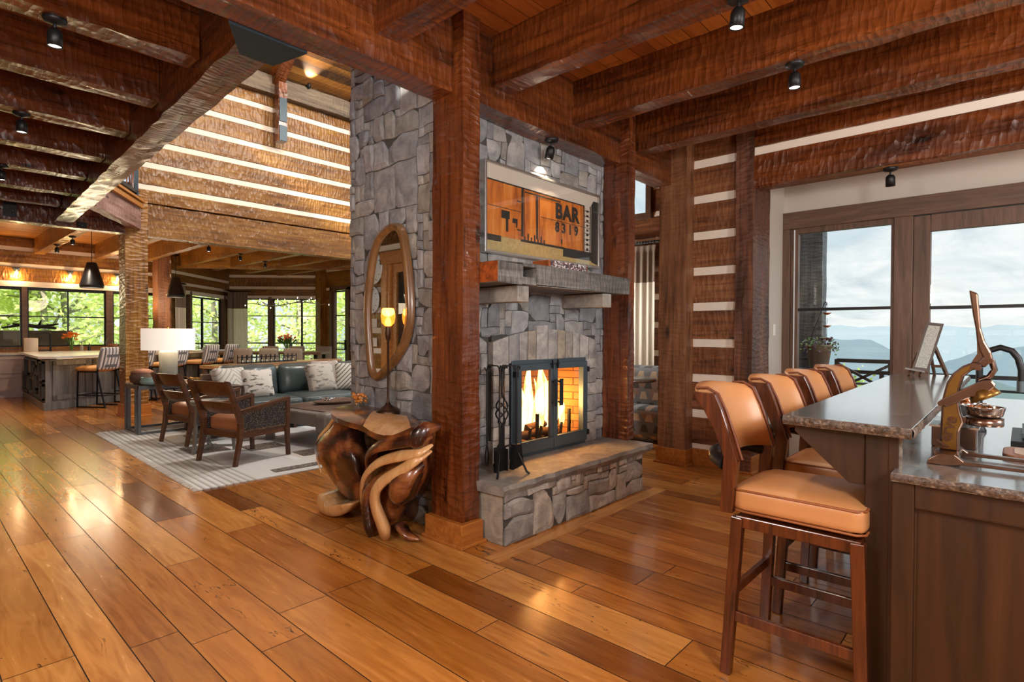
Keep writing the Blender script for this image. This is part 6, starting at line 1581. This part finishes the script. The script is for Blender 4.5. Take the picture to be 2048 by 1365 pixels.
l = D.lights.new('shelf_light', 'POINT'); l.energy = 9; l.color = (1, .6, .3); l.shadow_soft_size = .03; o = D.objects.new('shelf_light', l); COL.objects.link(o); o.parent = su; o.location = (0, -.1, .9)
C0 = Vector((7.2, 18.85)); s2 = math.sqrt(.5)
def c45(s): return (C0.x - s * s2, C0.y - s * s2)
def cD(s): return (C0.x + s * s2, C0.y - s * s2)
# 45 degree wall: runs from kitchen corner to C0
L45 = 3.35
logwall('wall_bay_left', c45(L45), tuple(C0), [2.68, 2.96], 0, H, M['log'], holes=[(L45 - 3.0, L45 - .3, .05, 2.52)])
logwall('wall_bay_centre', tuple(C0), cD(2.95), [2.80, 3.17], 0, H, M['log'], holes=[(.1, 1.27, .05, 2.5), (1.41, 2.85, .05, 2.5)])
logwall('wall_bay_right', (9.27, 16.76), (9.27, 10.8), [2.75, 3.33], 0, H, M['log'], holes=[(.65, 1.75, 0, 2.72), (2.4, 5.5, .5, 2.5)])
def frames(org, dirv, s0, s1, z0, z1, mull=(), bars=(1.65,), name='window_6', label='', col=M['black'], kind='window'):
    w = thing(name, label, kind, kind='structure'); d = Vector((*dirv, 0)); o = Vector((*org, 0)); mb = MB()
    def P_(s, z): q = o + d * s; return (q.x, q.y, z)
    for z in (z0, z1) + tuple(bars): mb.bar(P_(s0, z), P_(s1, z), .05, .045 if z in (z0, z1) else .025)
    for s in (s0, s1) + tuple(mull): mb.bar(P_(s, z0), P_(s, z1), .05, .05, up=(d.x, d.y, 0))
    obj('window_frame', mb, col, w); mb = MB(); mb.add([P_(s0, z0), P_(s1, z0), P_(s1, z1), P_(s0, z1)], [(0, 1, 2, 3)]); obj('pane', mb, M['glass'], w, flip=False); return w
frames(tuple(C0), (-s2, -s2), .62, 2.45, .08, 2.36, (1.7,), (1.66,), 'window_6', 'glazed bay window left of the paired curtains, above the bench')
frames(tuple(C0), (-s2, -s2), 2.5, 2.98, .08, 2.36, (), (1.66,), 'window_7', 'narrow bay window beside the left curtain')
frames(tuple(C0), (s2, -s2), .12, 1.26, .35, 2.44, (), (1.9,), 'window_8', 'dining window left of the brown mullion')
frames(tuple(C0), (s2, -s2), 1.42, 2.84, .35, 2.44, (2.31,), (1.9,), 'window_9', 'dining window right of the brown mullion')
mb = MB(); o_ = Vector((*C0, 0)); d_ = Vector((s2, -s2, 0)); d2 = Vector((-s2, -s2, 0)); nin = Vector((-s2, -s2, 0)) * .05
for s in (.06, 1.34, 2.88): q = o_ + d_ * s + nin; mb.bar((q.x, q.y, 0), (q.x, q.y, 2.5), .13, .1, up=(s2, -s2, 0))
n2_ = Vector((s2, -s2, 0)) * .05
for s in (.5, 2.5, 3.0): q = o_ + d2 * s + n2_; mb.bar((q.x, q.y, 0), (q.x, q.y, 2.5), .12, .1, up=(s2, s2, 0))
structure('trim_6', mb, M['trim'])
mb = MB(); a = o_ + d_ * .05 + nin; b = o_ + d_ * 2.95 + nin; mb.bar((a.x, a.y, 2.50), (b.x, b.y, 2.50), .1, .09); a = o_ + d2 * .3 + n2_; b = o_ + d2 * 3.1 + n2_; mb.bar((a.x, a.y, 2.46), (b.x, b.y, 2.46), .1, .1); structure('trim_7', mb, M['white'])
post('timber_post', 9.05, 9.27, 16.45, 16.75, 0, H, M['log'], 'hewn corner post between the dining windows and the far glass door')
d = frames((9.27, 16.76), (0, -1), .7, 1.7, .05, 2.65, (), (1.9, .85), 'door_5', 'tall glass door right of the dining windows, beside the stone chimney', M['black'], 'door')
mb = MB(); mb.box(9.17, 9.26, 15.0, 15.12, 0, 2.75); mb.box(9.17, 9.26, 15.98, 16.1, 0, 2.75); mb.box(9.17, 9.26, 15.0, 16.1, 2.68, 2.8); mb.box(9.2, 9.26, 15.12, 15.25, 0, 2.7); mb.box(9.2, 9.26, 15.85, 15.98, 0, 2.7); obj('casing', mb, M['trim'], d)
mb = MB(); mb.tube([(9.17, 15.2, 1.0), (9.12, 15.2, 1.0), (9.12, 15.3, 1.0)], .012, 8); mb.box(9.16, 9.2, 15.17, 15.23, .85, 1.15); obj('lever_handle', mb, M['black'], d)
frames((9.27, 16.76), (0, -1), 2.42, 5.45, .5, 2.45, (3.9,), (1.66,), 'window_10', 'dining side window hidden behind the chimney')
# curtains
curtain('two-tone curtain panel left of the far black pendant', (4.86, 16.28, 0), R(45), .50, .02, 2.62, 2.02, seed=5, group='two-tone dining curtains')
curtain('two-tone curtain in the bay corner, left panel', (c45(.52)[0] + .12, c45(.52)[1] - .12, 0), R(45), .46, .02, 2.64, 2.12, seed=6, rod=(-.12, .46), group='two-tone dining curtains')
curtain('two-tone curtain in the bay corner, right panel', (C0.x - .02, C0.y - .16, 0), R(-45), .56, .02, 2.64, 2.12, seed=7, rod=(0, .66), group='two-tone dining curtains')
# dining table and chairs
dx = Vector((s2, -s2))
dtab = thing('dining_table', 'long dark dining table in front of the bay windows', 'table', (6.30, 13.66, 0), R(-45))
mb = MB(); mb.box(-1.25, 1.25, -.45, .45, .84, .90); obj('table_top', mb, M['trim'], dtab, bev=.004)
for x in (-1.1, 1.1):
    for y in (-.35, .35): mb = MB(); mb.bar((x, y, 0), (x, y, .84), .08, .08); obj('leg', mb, M['black'], dtab)
M['dchair'] = plain('taupe_chair_leather', srgb('857a6c'), .45, var=.08)
dc = thing('dining_chair', 'taupe dining chair, left of the three seen from behind', 'chair', (0, 0, 0), 0, 'taupe dining chairs')
mb = MB(); mb.cush(0, -.24, .80, .42, .06, .42, r=.025, puff=.01, n=6); obj('backrest', mb, M['dchair'], dc)
mb = MB(); mb.cush(0, 0, .55, .42, .44, .08, r=.03, puff=.01, n=6); obj('seat', mb, M['dchair'], dc)
for x in (-.18, .18):
    for y in (-.2, .2): mb = MB(); mb.bar((x, y, 0), (x, y, .52), .035, .035); obj('leg', mb, M['black'], dc)
dc.location = (5.45, 13.20, 0); dc.rotation_euler = (0, 0, R(-45))
for (x, y), lb in zip(((5.87, 12.84), (6.26, 12.46)), ('middle taupe dining chair seen from behind', 'taupe dining chair nearest the glass door')): dup(dc, (x, y, 0), R(-45), lb)
ec = dup(dc, (5.15, 14.25, 0), R(-120), 'pale striped end chair at the left end of the dining table', 'end chairs')
for o in KIDS(ec):
    if o.name.startswith(('backrest', 'seat')): o.data = o.data.copy(); o.data.materials[0] = M['plaid']
for i, (x, y) in enumerate(((6.5, 14.55), (7.0, 14.1), (7.5, 13.6))): dup(dc, (x, y, 0), R(135), ['taupe dining chair on the window side, left', 'taupe dining chair on the window side, middle', 'taupe dining chair on the window side, right'][i])
fv = thing('dining_flowers', 'glass vase of orange and pink flowers on the dining table', 'vase', (6.55, 13.55, .902))
mb = MB(); mb.lathe([(.05, 0), (.06, .01), (.06, .2)], (0, 0, 0), 14, caps=False); obj('glass_vase', mb, M['clear'], fv)
mb = MB(); fm = MB(); gm = MB()
for i in range(34):
    a = rn.uniform(0, 6.28); r_ = rn.uniform(.02, .22); z = .40 - r_ * .45 + rn.uniform(-.04, .05); x, y = r_ * math.cos(a), r_ * math.sin(a); mb.tube([(0, 0, .02), (x * .4, y * .4, .2), (x, y, z)], .004, 5)
    fm.lathe([(.001, -.02), (.03, 0), (.02, .02), (.001, .024)], (x, y, z), 7)
    gm.add([(x * .7, y * .7, z - .12), (x + .04, y, z - .08), (x * 1.1, y * 1.1, z - .04), (x - .04, y, z - .08)], [(0, 1, 2, 3)])
obj('stems', mb, D.materials['stem_green'], fv); obj('bouquet_bloom', fm, plain('coral_petals', srgb('e07a4a'), .6, var=.3, vs=20), fv, kind='stuff'); obj('foliage', gm, D.materials['stem_green'], fv, kind='stuff')
gc = None
for i in range(8):
    u = -1.0 + .28 * i; p = Vector((6.30, 13.66)) + dx * u + Vector((s2, s2)) * (-.3 if i % 2 else .3)
    if gc is None:
        gc = thing('wine_glass', 'clear wine glass on the dining table', 'glass', (p.x, p.y, .902), 0, 'wine glasses on the dining table'); mb = MB(); mb.lathe([(.03, 0), (.004, .008), (.004, .08), (.03, .11), (.034, .16), (.028, .19)], (0, 0, 0), 12, caps=False); obj('glass_body', mb, M['clear'], gc)
    else: dup(gc, (p.x, p.y, .902))
# branch chandelier
bc = thing('branch_chandelier', 'branch-shaped chandelier hanging on thin wires over the dining table', 'chandelier', (6.75, 13.95, 2.10))
mb = MB(); rn = random.Random(9); lf_ = MB()
dv = Vector((s2, -s2, 0))
for i in range(22):
    u = -.85 + 1.7 * i / 21; p = dv * u + Vector((0, 0, .05 * math.sin(u * 4))); a = rn.uniform(0, 6.28); q = p + dv * rn.uniform(.05, .2) * rn.choice((-1, 1)) + Vector((.08 * math.cos(a), .08 * math.sin(a), rn.uniform(-.1, .13))); mb.tube([p, (p + q) / 2 + Vector((0, 0, .02)), q], [.010, .008, .005], 6)
    lf_.lathe([(.001, -.02), (.014, 0), (.001, .02)], tuple(q), 6)
mb.tube([dv * (-.85 + .17 * i) + Vector((0, 0, .05 * math.sin((-.85 + .17 * i) * 4))) for i in range(11)], .010, 6)
obj('branches', mb, plain('pewter_branch', srgb('8d8a86'), .4, .6), bc); obj('bulb', lf_, emit('tiny_bulb', (1, .9, .75), 6), bc)
mb = MB()
for u, v in ((-.45, -.1), (0, 0), (.45, -.35)): mb.tube([dv * u, dv * v + Vector((0, 0, 3.4 - 2.1))], .0025, 4)
obj('suspension_wire', mb, M['steel'], bc)
# bench / orchid by the bay window
bn = thing('window_bench', 'brown bench in front of the left bay window', 'bench', (5.9, 17.0, 0), R(45)); mb = MB(); mb.box(-.75, .75, -.2, .2, .62, .70); obj('bench_top', mb, M['trimg'], bn)
for x in (-.7, .7): mb = MB(); mb.box(x - .04, x + .04, -.18, .18, 0, .62); obj('leg', mb, M['trimg'], bn)
orc = thing('white_orchid', 'white orchid in a pot, right of the lamp shade', 'orchid', (5.55, 16.65, .702)); mb = MB(); mb.lathe([(.05, 0), (.07, .1)], (0, 0, 0), 14); obj('pot', mb, M['white'], orc); mb = MB(); mb.tube([(0, 0, .1), (.02, 0, .4), (-.05, 0, .62), (-.12, 0, .64)], .006, 6); obj('stem', mb, D.materials['stem_green'], orc); mb = MB()
for i in range(9): mb.lathe([(.001, -.01), (.045, 0), (.001, .012)], (-.14 + .04 * (i % 4), rn.uniform(-.04, .04), .5 + .03 * i), 7)
obj('petals', mb, M['white'], orc)
# far ceiling spots
for (x, y), lb in zip(((2.165, 12.71), (2.165, 14.16), (3.265, 14.22), (1.02, 11.84), (1.02, 12.82), (4.12, 11.75), (5.10, 12.71), (6.04, 13.6)), ('spot on the kitchen beam, nearer of two', 'spot on the kitchen beam, farther of two', 'spot just left of the golden post', 'nearer spot at the left edge over the kitchen', 'farther spot at the left edge over the kitchen', 'leftmost spot under the dining joists', 'middle spot under the dining joists', 'rightmost spot under the dining joists')):
    spot((x, y, 3.10), 'black ' + lb, (0, 0, -1), 90, group='black spots on the kitchen and dining beams')
spot((5.53, 10.5, 6.25), 'spot on the grey purlin, throwing light up the board roof', (0, -.5, .9), 120, group=None)
for x in (2.6, 4.4, 6.2):  # unseen spots added to brighten the great room and its log wall
    spot((x, 5.2, 7.6), 'added unseen fill spot on the ridge of the great room', (0, .75, -.35), 260, group='added ridge fill spots out of view')
# ================================================================== OUTSIDE
M['stone_out'] = plain('outdoor_stone', srgb('8f8d82'), .9, var=.25, vs=5, bump=.4, bs=12)
M['iron'] = plain('dark_iron_rail', (.02, .022, .025), .4, .4)
# terrace right
mb = MB(); mb.box(6.7, 9.6, -6, 2.6, -.12, -.02); mb.box(9.4, 11.6, 4.5, 21, -.12, -.02); mb.box(6.5, 11, 19.2, 21, -.12, -.02); structure('terrace', mb, M['stone_out'])
tp = post('timber_post', 8.2, 8.42, 1.965, 2.24, 0, 3.4, hewn('weathered_blue_post', srgb('35393d'), srgb('5c5f61'), srgb('8a8880'), .7, .4), 'weathered grey porch post outside the left terrace window')
ot = thing('terrace_table', 'dark terrace table with the flower pot, outside the window', 'table', (7.95, 1.95, 0)); mb = MB(); mb.box(-.35, .35, -.18, .55, .89, .94); obj('table_top', mb, M['iron'], ot)
for x in (-.3, .3):
    for y in (-.14, .5): mb = MB(); mb.bar((x, y, 0), (x, y, .89), .05, .05); obj('leg', mb, M['iron'], ot)
pt = thing('flower_pot', 'brown clay pot of purple petunias on the terrace table', 'plant pot', (7.92, 1.925, .942)); mb = MB(); mb.lathe([(.10, 0), (.105, .01), (.14, .26), (.155, .27), (.155, .30), (.14, .30), (.13, .26), (0, .24)], (0, 0, 0), 24); obj('pot', mb, plain('aged_clay', srgb('857466'), .85, var=.25, vs=10, bump=.3), pt)
rn = random.Random(15); gm = MB(); fm = MB()
for i in range(260):
    a = rn.uniform(0, 6.28); r_ = math.sqrt(rn.random()) * .22; z = .27 + rn.random() * .12 - (r_ > .15) * .1 * rn.random(); c_ = Vector((r_ * math.cos(a), r_ * math.sin(a), z)); d1 = Vector((rn.uniform(-1, 1), rn.uniform(-1, 1), rn.uniform(-1, 1))).normalized(); d2 = d1.orthogonal().normalized()
    tgt, s_ = (fm, .020) if i % 3 == 0 else (gm, .016)
    tgt.add([c_ - d1 * s_, c_ + d2 * s_, c_ + d1 * s_, c_ - d2 * s_], [(0, 1, 2, 3)])
obj('foliage', gm, plain('leaf_green', srgb('5d7a33'), .6), pt, kind='stuff'); obj('petunia_flowers', fm, plain('purple_petals', srgb('4a1f45'), .6, var=.3), pt, kind='stuff')
sh_ = thing('rain_chain', 'copper cup rain chain hanging from a curved dark hook outside', 'rain chain', (7.92, 1.925, .94)); mb = MB(); mb.tube([(0, .12, .28), (0, .06, .5), (0, -.02, .72), (0, -.055, .83), (0, -.065, .85), (0, -.085, .83), (0, -.08, .80)], .006, 6); obj('hook', mb, M['iron'], sh_)
mb = MB(); cc = MB()
for z in (.70, .54, .38): mb.lathe([(.012, z - .02), (.048, z), (.05, z + .008), (.01, z - .008)], (0, -.085, 0), 14); cc.tube([(0, -.085, z + .02), (.015, -.085, z + .07), (0, -.085, z + .13), (-.015, -.085, z + .07), (0, -.085, z + .02)], .0025, 4)
obj('copper_cup', mb, plain('copper', srgb('b46a44'), .35, .8), sh_); obj('chain_link', cc, M['iron'], sh_)
oc = thing('terrace_chair', 'dark terrace chair with a crossed back, outside the left window', 'chair', (7.6, 1.38, 0)); mb = MB(); y0, y1 = -.27, .27
for y in (y0, y1): mb.bar((0, y, .0), (0, y, 1.08), .045, .045)
mb.bar((0, y0, 1.065), (0, y1, 1.065), .04, .045); mb.bar((0, y0, .70), (0, y1, .70), .035, .035); obj('back_frame', mb, M['iron'], oc)
mb = MB(); mb.bar((0, y0, 1.03), (0, y1, .72), .03, .03); mb.bar((0, y1, 1.03), (0, y0, .72), .03, .03); obj('crossed_back', mb, M['iron'], oc)
mb = MB(); mb.box(-.48, 0, y0, y1, .50, .55); obj('seat', mb, M['iron'], oc)
for y in (y0, y1): mb = MB(); mb.bar((-.46, y, 0), (-.46, y, .52), .045, .045); obj('leg', mb, M['iron'], oc)
rl = thing('terrace_railing', 'dark horizontal terrace railing beyond the right windows', 'railing', (8.9, 0, 0)); mb = MB()
for z, h in ((.86, .05), (.70, .03), (.55, .02), (.40, .02), (.25, .02), (.1, .02)): mb.bar((0, -6, z), (0, 2.5, z), .04, h)
for y in (-5, -3.4, -1.8, -.2, 1.4, 2.5): mb.bar((0, y, 0), (0, y, .86), .05, .05)
obj('rail', mb, M['iron'], rl)
rl2 = thing('deck_railing', 'dark deck railing outside the dining windows', 'railing', (0, 0, 0)); mb = MB()
for z, h in ((.98, .05), (.80, .02), (.62, .02), (.44, .02), (.26, .02)): mb.bar((4.4, 19.6, z), (8.0, 21.5, z), .05, h); mb.bar((8.0, 21.5, z), (11.4, 18.0, z), .05, h); mb.bar((11.4, 18.0, z), (11.4, 5, z), .05, h)
for x, y in ((4.4, 19.6), (6.2, 20.55), (8.0, 21.5), (9.7, 19.75), (11.4, 18.0), (11.4, 14.5), (11.4, 11)): mb.bar((x, y, 0), (x, y, 1.0), .08, .08)
obj('rail', mb, M['iron'], rl2)
# stone grill wall outside kitchen
gw = thing('outdoor_grill_wall', 'low stone wall outside the kitchen windows', 'stone wall', (0, 0, 0)); mb = MB(); mb.box(1.4, 3.05, 18.3, 19.0, -1, 1.34); mb.box(1.35, 3.1, 18.25, 19.05, 1.34, 1.40); obj('wall_body', mb, M['stone_out'], gw)
dw = thing('driftwood_branch', 'dark driftwood branch lying on the low stone wall outside', 'branch', (2.35, 18.5, 1.41)); mb = MB()
mb.tube([(-.6, 0, .05), (-.2, .05, .14), (.1, 0, .08), (.5, .05, .16)], [.02, .045, .05, .02], 8); mb.tube([(-.4, 0, .16), (.0, .03, .1), (.45, 0, .05)], [.02, .04, .03], 8); mb.tube([(.1, 0, .1), (.15, 0, .26)], [.04, .01], 8); obj('branches', mb, plain('driftwood', srgb('4a4038'), .9), dw)
# terrain: near slope, ridges far below and away
def hills(name, pts_fn, mat, label=None):
    o = structure(name, pts_fn(), mat, flip=False); return o
def ridge(ang0, ang1, dist, zb, zt, seed, rough, n=160):
    mb = MB(); rows = []
    for k in range(9):
        row = []
        for i in range(n + 1):
            a = R(ang0 + (ang1 - ang0) * i / n); s_ = k / 8; d = dist * (1 - .45 * (1 - s_)); nz = noise.fractal(Vector((i * 12 / n, seed, k * .12)), 1.0, 2.0, 5)
            h = zb + (zt - zb) * (s_ ** 1.1) + rough * nz * (.35 + .65 * s_) + rough * .25 * noise.noise(Vector((i * 40 / n, k * 2.2, seed)))
            row.append((d * math.cos(a), d * math.sin(a), h))
        rows.append(row)
    mb.surf(rows); return mb
def rmat(name, a, b):  # distance haze is put into each ridge's base colour
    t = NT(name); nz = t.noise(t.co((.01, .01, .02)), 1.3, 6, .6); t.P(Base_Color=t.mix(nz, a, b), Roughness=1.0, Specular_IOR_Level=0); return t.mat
structure('mountain_ridge', ridge(-60, 60, 9000, -900, 60, 3.3, 190), rmat('far_forest_haze', srgb('6a7378'), srgb('747e82')), flip=False)
structure('mountain_ridge', ridge(-60, 60, 5600, -700, -95, 8.1, 170), rmat('mid_forest_haze', srgb('525d66'), srgb('5d696c')), flip=False)
structure('mountain_ridge', ridge(-60, 60, 3000, -560, -210, 5.7, 120), rmat('near_forest_haze', srgb('445055'), srgb('535f58')), flip=False)
structure('hill', ridge(-60, 70, 1500, -420, -290, 2.2, 60), rmat('valley_forest_haze', srgb('3f4e4b'), srgb('4f5d48')), flip=False)
mb = MB(); rows = [[(r_ * math.cos(R(a)), r_ * math.sin(R(a)) , -.6 - (r_ - 12) * .06 - max(0, r_ - 30) * .30) for a in range(40, 181, 4)] for r_ in (3, 12, 20, 30, 45, 80)]
mb.surf(rows); structure('ground', mb, plain('grassy_slope', srgb('6f8a3a'), 1.0, var=.3, vs=2), flip=False)
# trees
t = NT('spring_leaf'); nz = t.n('ObjectInfo').outputs['Random']; n2 = t.noise(t.co(), 1.5, 2)
c = t.mix(n2, srgb('cfe070'), srgb('f0f5b8')); t.P(Base_Color=c, Roughness=.6); tl_ = t.n('BsdfTranslucent', Color=c); mx = t.n('MixShader'); t.set(mx, '#0', .5); t.set(mx, '#1', t.b.outputs[0]); t.set(mx, '#2', tl_.outputs[0]); t.t.links.new(mx.outputs[0], t.out.inputs[0]); M['leaf'] = t.mat
M['bark'] = plain('grey_bark', srgb('8d8878'), .95, var=.3, vs=8, bump=.5, bs=20)
def tree_meshes(seed, h=9, nl=3800, w=3.4, ls=1.0, sp=1.0):
    rn = random.Random(seed); tm = MB(); lm = MB()
    tr = [(0, 0, 0)]; x = y = 0
    for i in range(1, 7): x += rn.uniform(-.15, .15); y += rn.uniform(-.15, .15); tr.append((x, y, h * i / 7))
    tm.tube(tr, [.17 - .022 * i for i in range(7)], 8); tips = []
    for i in range(22):
        s_ = rn.uniform(.12, .95); b = Vector(tr[min(6, int(s_ * 6) + 0)]); a = rn.uniform(0, 6.28); L = w * rn.uniform(.5, 1) * (1.15 - s_ * .6); e = b + Vector((L * math.cos(a), L * math.sin(a), L * rn.uniform(.05, .5)))
        m_ = (b + e) / 2 + Vector((0, 0, .2)); tm.tube([b, m_, e], [.06, .035, .012], 6); tips += [b.lerp(e, .45), b.lerp(e, .7), e, m_]
    for i in range(nl):
        c = rn.choice(tips) + Vector((rn.gauss(0, .5 * sp), rn.gauss(0, .5 * sp), rn.gauss(0, .38 * sp))); d1 = Vector((rn.uniform(-1, 1), rn.uniform(-1, 1), rn.uniform(-.6, .6))).normalized(); d2 = d1.cross(Vector((rn.uniform(-1, 1), rn.uniform(-1, 1), rn.uniform(-1, 1)))).normalized(); s_ = rn.uniform(.045, .10) * ls
        lm.add([c - d1 * s_ * 1.3, c + d2 * s_ * .7, c + d1 * s_ * 1.3, c - d2 * s_ * .7], [(0, 1, 2, 3)])
    return tm, lm
protos = []
for k in range(3):
    tm, lm = tree_meshes(40 + k, 9 + k, 4200); rt_ = thing('garden_tree', 'bright green leafy tree beyond the kitchen windows', 'tree', (0, 0, 0), 0, 'bright green trees beyond the windows')
    obj('trunk', tm, M['bark'], rt_); obj('foliage', lm, M['leaf'], rt_, flip=False, kind='stuff'); protos.append(rt_)
spots_ = [(.2, 23, 0), (2.2, 26, 1), (4.0, 24, 2), (1.2, 23.6, 1), (3.4, 23.8, 0), (6.6, 25.5, 1), (9.0, 24.5, 2), (11.6, 22.6, 0), (13.0, 25.5, 1), (10.6, 27.5, 2), (7.8, 29, 0), (14.6, 20.5, 2), (15.5, 24, 0), (13.6, 16.5, 1), (5.0, 28.5, 0), (17.5, 19, 1), (-1, 27, 2), (2.8, 30, 0)]
used = set()
for i, (x, y, k) in enumerate(spots_):
    lb = 'bright green leafy tree beyond the kitchen windows' if x < 5.5 else 'bright green leafy tree beyond the dining windows'
    o = protos[k] if k not in used else dup(protos[k]); used.add(k); o.location = (x, y, -2.4 - .08 * (y - 20)); o.rotation_euler = (0, 0, i * 1.7); o['label'] = lb; o['group'] = lb.replace('tree ', 'trees ')
# small bush below the terrace
tm, lm = tree_meshes(77, 1.9, 9000, .8, .42, .35); bs_ = thing('shrub', 'yellow-green shrub behind the flower pot on the terrace', 'shrub', (11.0, 2.30, -1.12))
t = NT('shrub_leaf'); n2 = t.noise(t.co(), 3, 2); c = t.mix(n2, srgb('8fae2c'), srgb('c3d34e')); t.P(Base_Color=c, Roughness=.6)
obj('stem', tm, M['bark'], bs_); obj('foliage', lm, t.mat, bs_, flip=False, kind='stuff')
b2 = dup(bs_, (11.2, 1.65, -1.75), 2.0, 'lower yellow-green shrub seen through the terrace chair back')

# ================================================================== LIGHT
M['globe'] = emit('fill_globe', (1, .93, .84), 3)
def globe(loc, e, label, col=(1, .93, .84), top=None, group='added fill globes out of view'):  # unseen globe lamps added as fill to brighten the rooms
    g = thing('added_fill_globe', label, 'pendant', loc, 0, group)
    mb = MB(); mb.lathe([(.001, -.16), (.09, -.13), (.15, -.05), (.15, .05), (.09, .13), (.03, .16)], (0, 0, 0), 20); obj('fill_globe', mb, M['globe'], g)
    mb = MB(); mb.tube([(0, 0, .16), (0, 0, (top or H) - loc[2])], .008, 6); mb.lathe([(.05, .15), (.05, .2)], (0, 0, 0), 12); obj('stem', mb, M['black'], g)
    l = D.lights.new('globe_fill_light', 'POINT'); l.energy = e; l.color = col; l.shadow_soft_size = .3; o = D.objects.new('globe_fill_light', l); COL.objects.link(o); o.parent = g; o.location = (0, 0, -.48)
for (x, y), e in (((.6, -1.3), G1), ((3.2, -2.2), G1), ((-.5, 1.6), G1 * .5)): globe((x, y, 2.65), e, 'added fill globe behind the camera, over the entry', (1, .97, .94))
for x, y, e in ((3.6, 5.6, G2), (6.6, 6.4, G2)): globe((x, y, 6.9), e, 'added fill globe high under the great room ridge, out of view', (1, .95, .88), 9.2)
w = D.worlds.new('World'); SC.world = w; w.use_nodes = True; nt = w.node_tree; bg = nt.nodes['Background']
class WT(NT):
    def __init__(s): s.t = nt
t = WT(); tc = t.n('TexCoord').outputs['Generated']; sp = t.n('SeparateXYZ', Vector=tc).outputs
z = sp[2]
grad = t.ramp(z, [(.0, srgb('e8eef0')), (.06, srgb('dde8ee')), (.25, srgb('c9dbe8')), (.6, srgb('bcd4e8'))])
zz = t.math('ADD', t.math('ABSOLUTE', z), .12); cv = t.n('CombineXYZ', X=t.math('DIVIDE', sp[0], zz), Y=t.math('DIVIDE', sp[1], zz), Z=0.0).outputs[0]
mp = t.n('Mapping', Vector=cv); mp.inputs['Scale'].default_value = (.55, 1.1, 1)
cn_ = t.noise(mp.outputs[0], 1.5, 6, .6, .6); cm_ = t.ramp(cn_, [(.38, 0.0), (.62, 1.0)])
sky = t.mix(t.math('MULTIPLY', cm_, .85), grad, (1.0, 1.0, 1.0))
sky0 = sky
sky = t.mix(t.math('MULTIPLY', t.ramp(t.noise(mp.outputs[0], 3.1, 5, .6), [(.5, 0.0), (.7, .35)]), t.math('SUBTRACT', 1.0, cm_)), sky, srgb('aebfcb'))
nt.links.new(sky, bg.inputs['Color']); nt.links.new(t.math('MULTIPLY', t.ramp(z, [(.45, .25), (.8, 1.0)]), WORLD * 4), bg.inputs['Strength'])
s_ = D.lights.new('sun', 'SUN'); s_.energy = SUN; s_.angle = R(3); s_.color = (1, .95, .86); so_ = D.objects.new('sun', s_); COL.objects.link(so_)
so_.rotation_euler = Vector((.8, .35, -.6)).to_track_quat('-Z', 'Y').to_euler()

# ================================================================== CAMERA
cam = D.cameras.new('camera'); cam.sensor_width = 36; cam.lens = 1123.13 / 2048 * 36; cam.clip_end = 30000; cam.clip_start = .05
co_ = D.objects.new('camera', cam); COL.objects.link(co_)
yaw, pit, rol = R(42.3374), R(-.828), R(.1893)
f = Vector((math.cos(yaw) * math.cos(pit), math.sin(yaw) * math.cos(pit), math.sin(pit))); r0 = Vector((math.sin(yaw), -math.cos(yaw), 0)); u0 = r0.cross(f)
r1 = r0 * math.cos(rol) + u0 * math.sin(rol); u1 = -r0 * math.sin(rol) + u0 * math.cos(rol)
Mc = Matrix((r1, u1, -f)).transposed().to_4x4(); Mc.translation = (0, 0, 1.38); co_.matrix_world = Mc
SC.camera = co_
SC.view_settings.view_transform = 'Standard'; SC.view_settings.look = 'None'; SC.view_settings.gamma = 1; SC.view_settings.use_curve_mapping = False
SC.view_settings.exposure = EXPO
cy = SC.cycles; cy.max_bounces = 9; cy.diffuse_bounces = 4; cy.glossy_bounces = 4; cy.transparent_max_bounces = 12; cy.sample_clamp_indirect = 6; cy.use_denoising = True; cy.caustics_reflective = False; cy.caustics_refractive = False
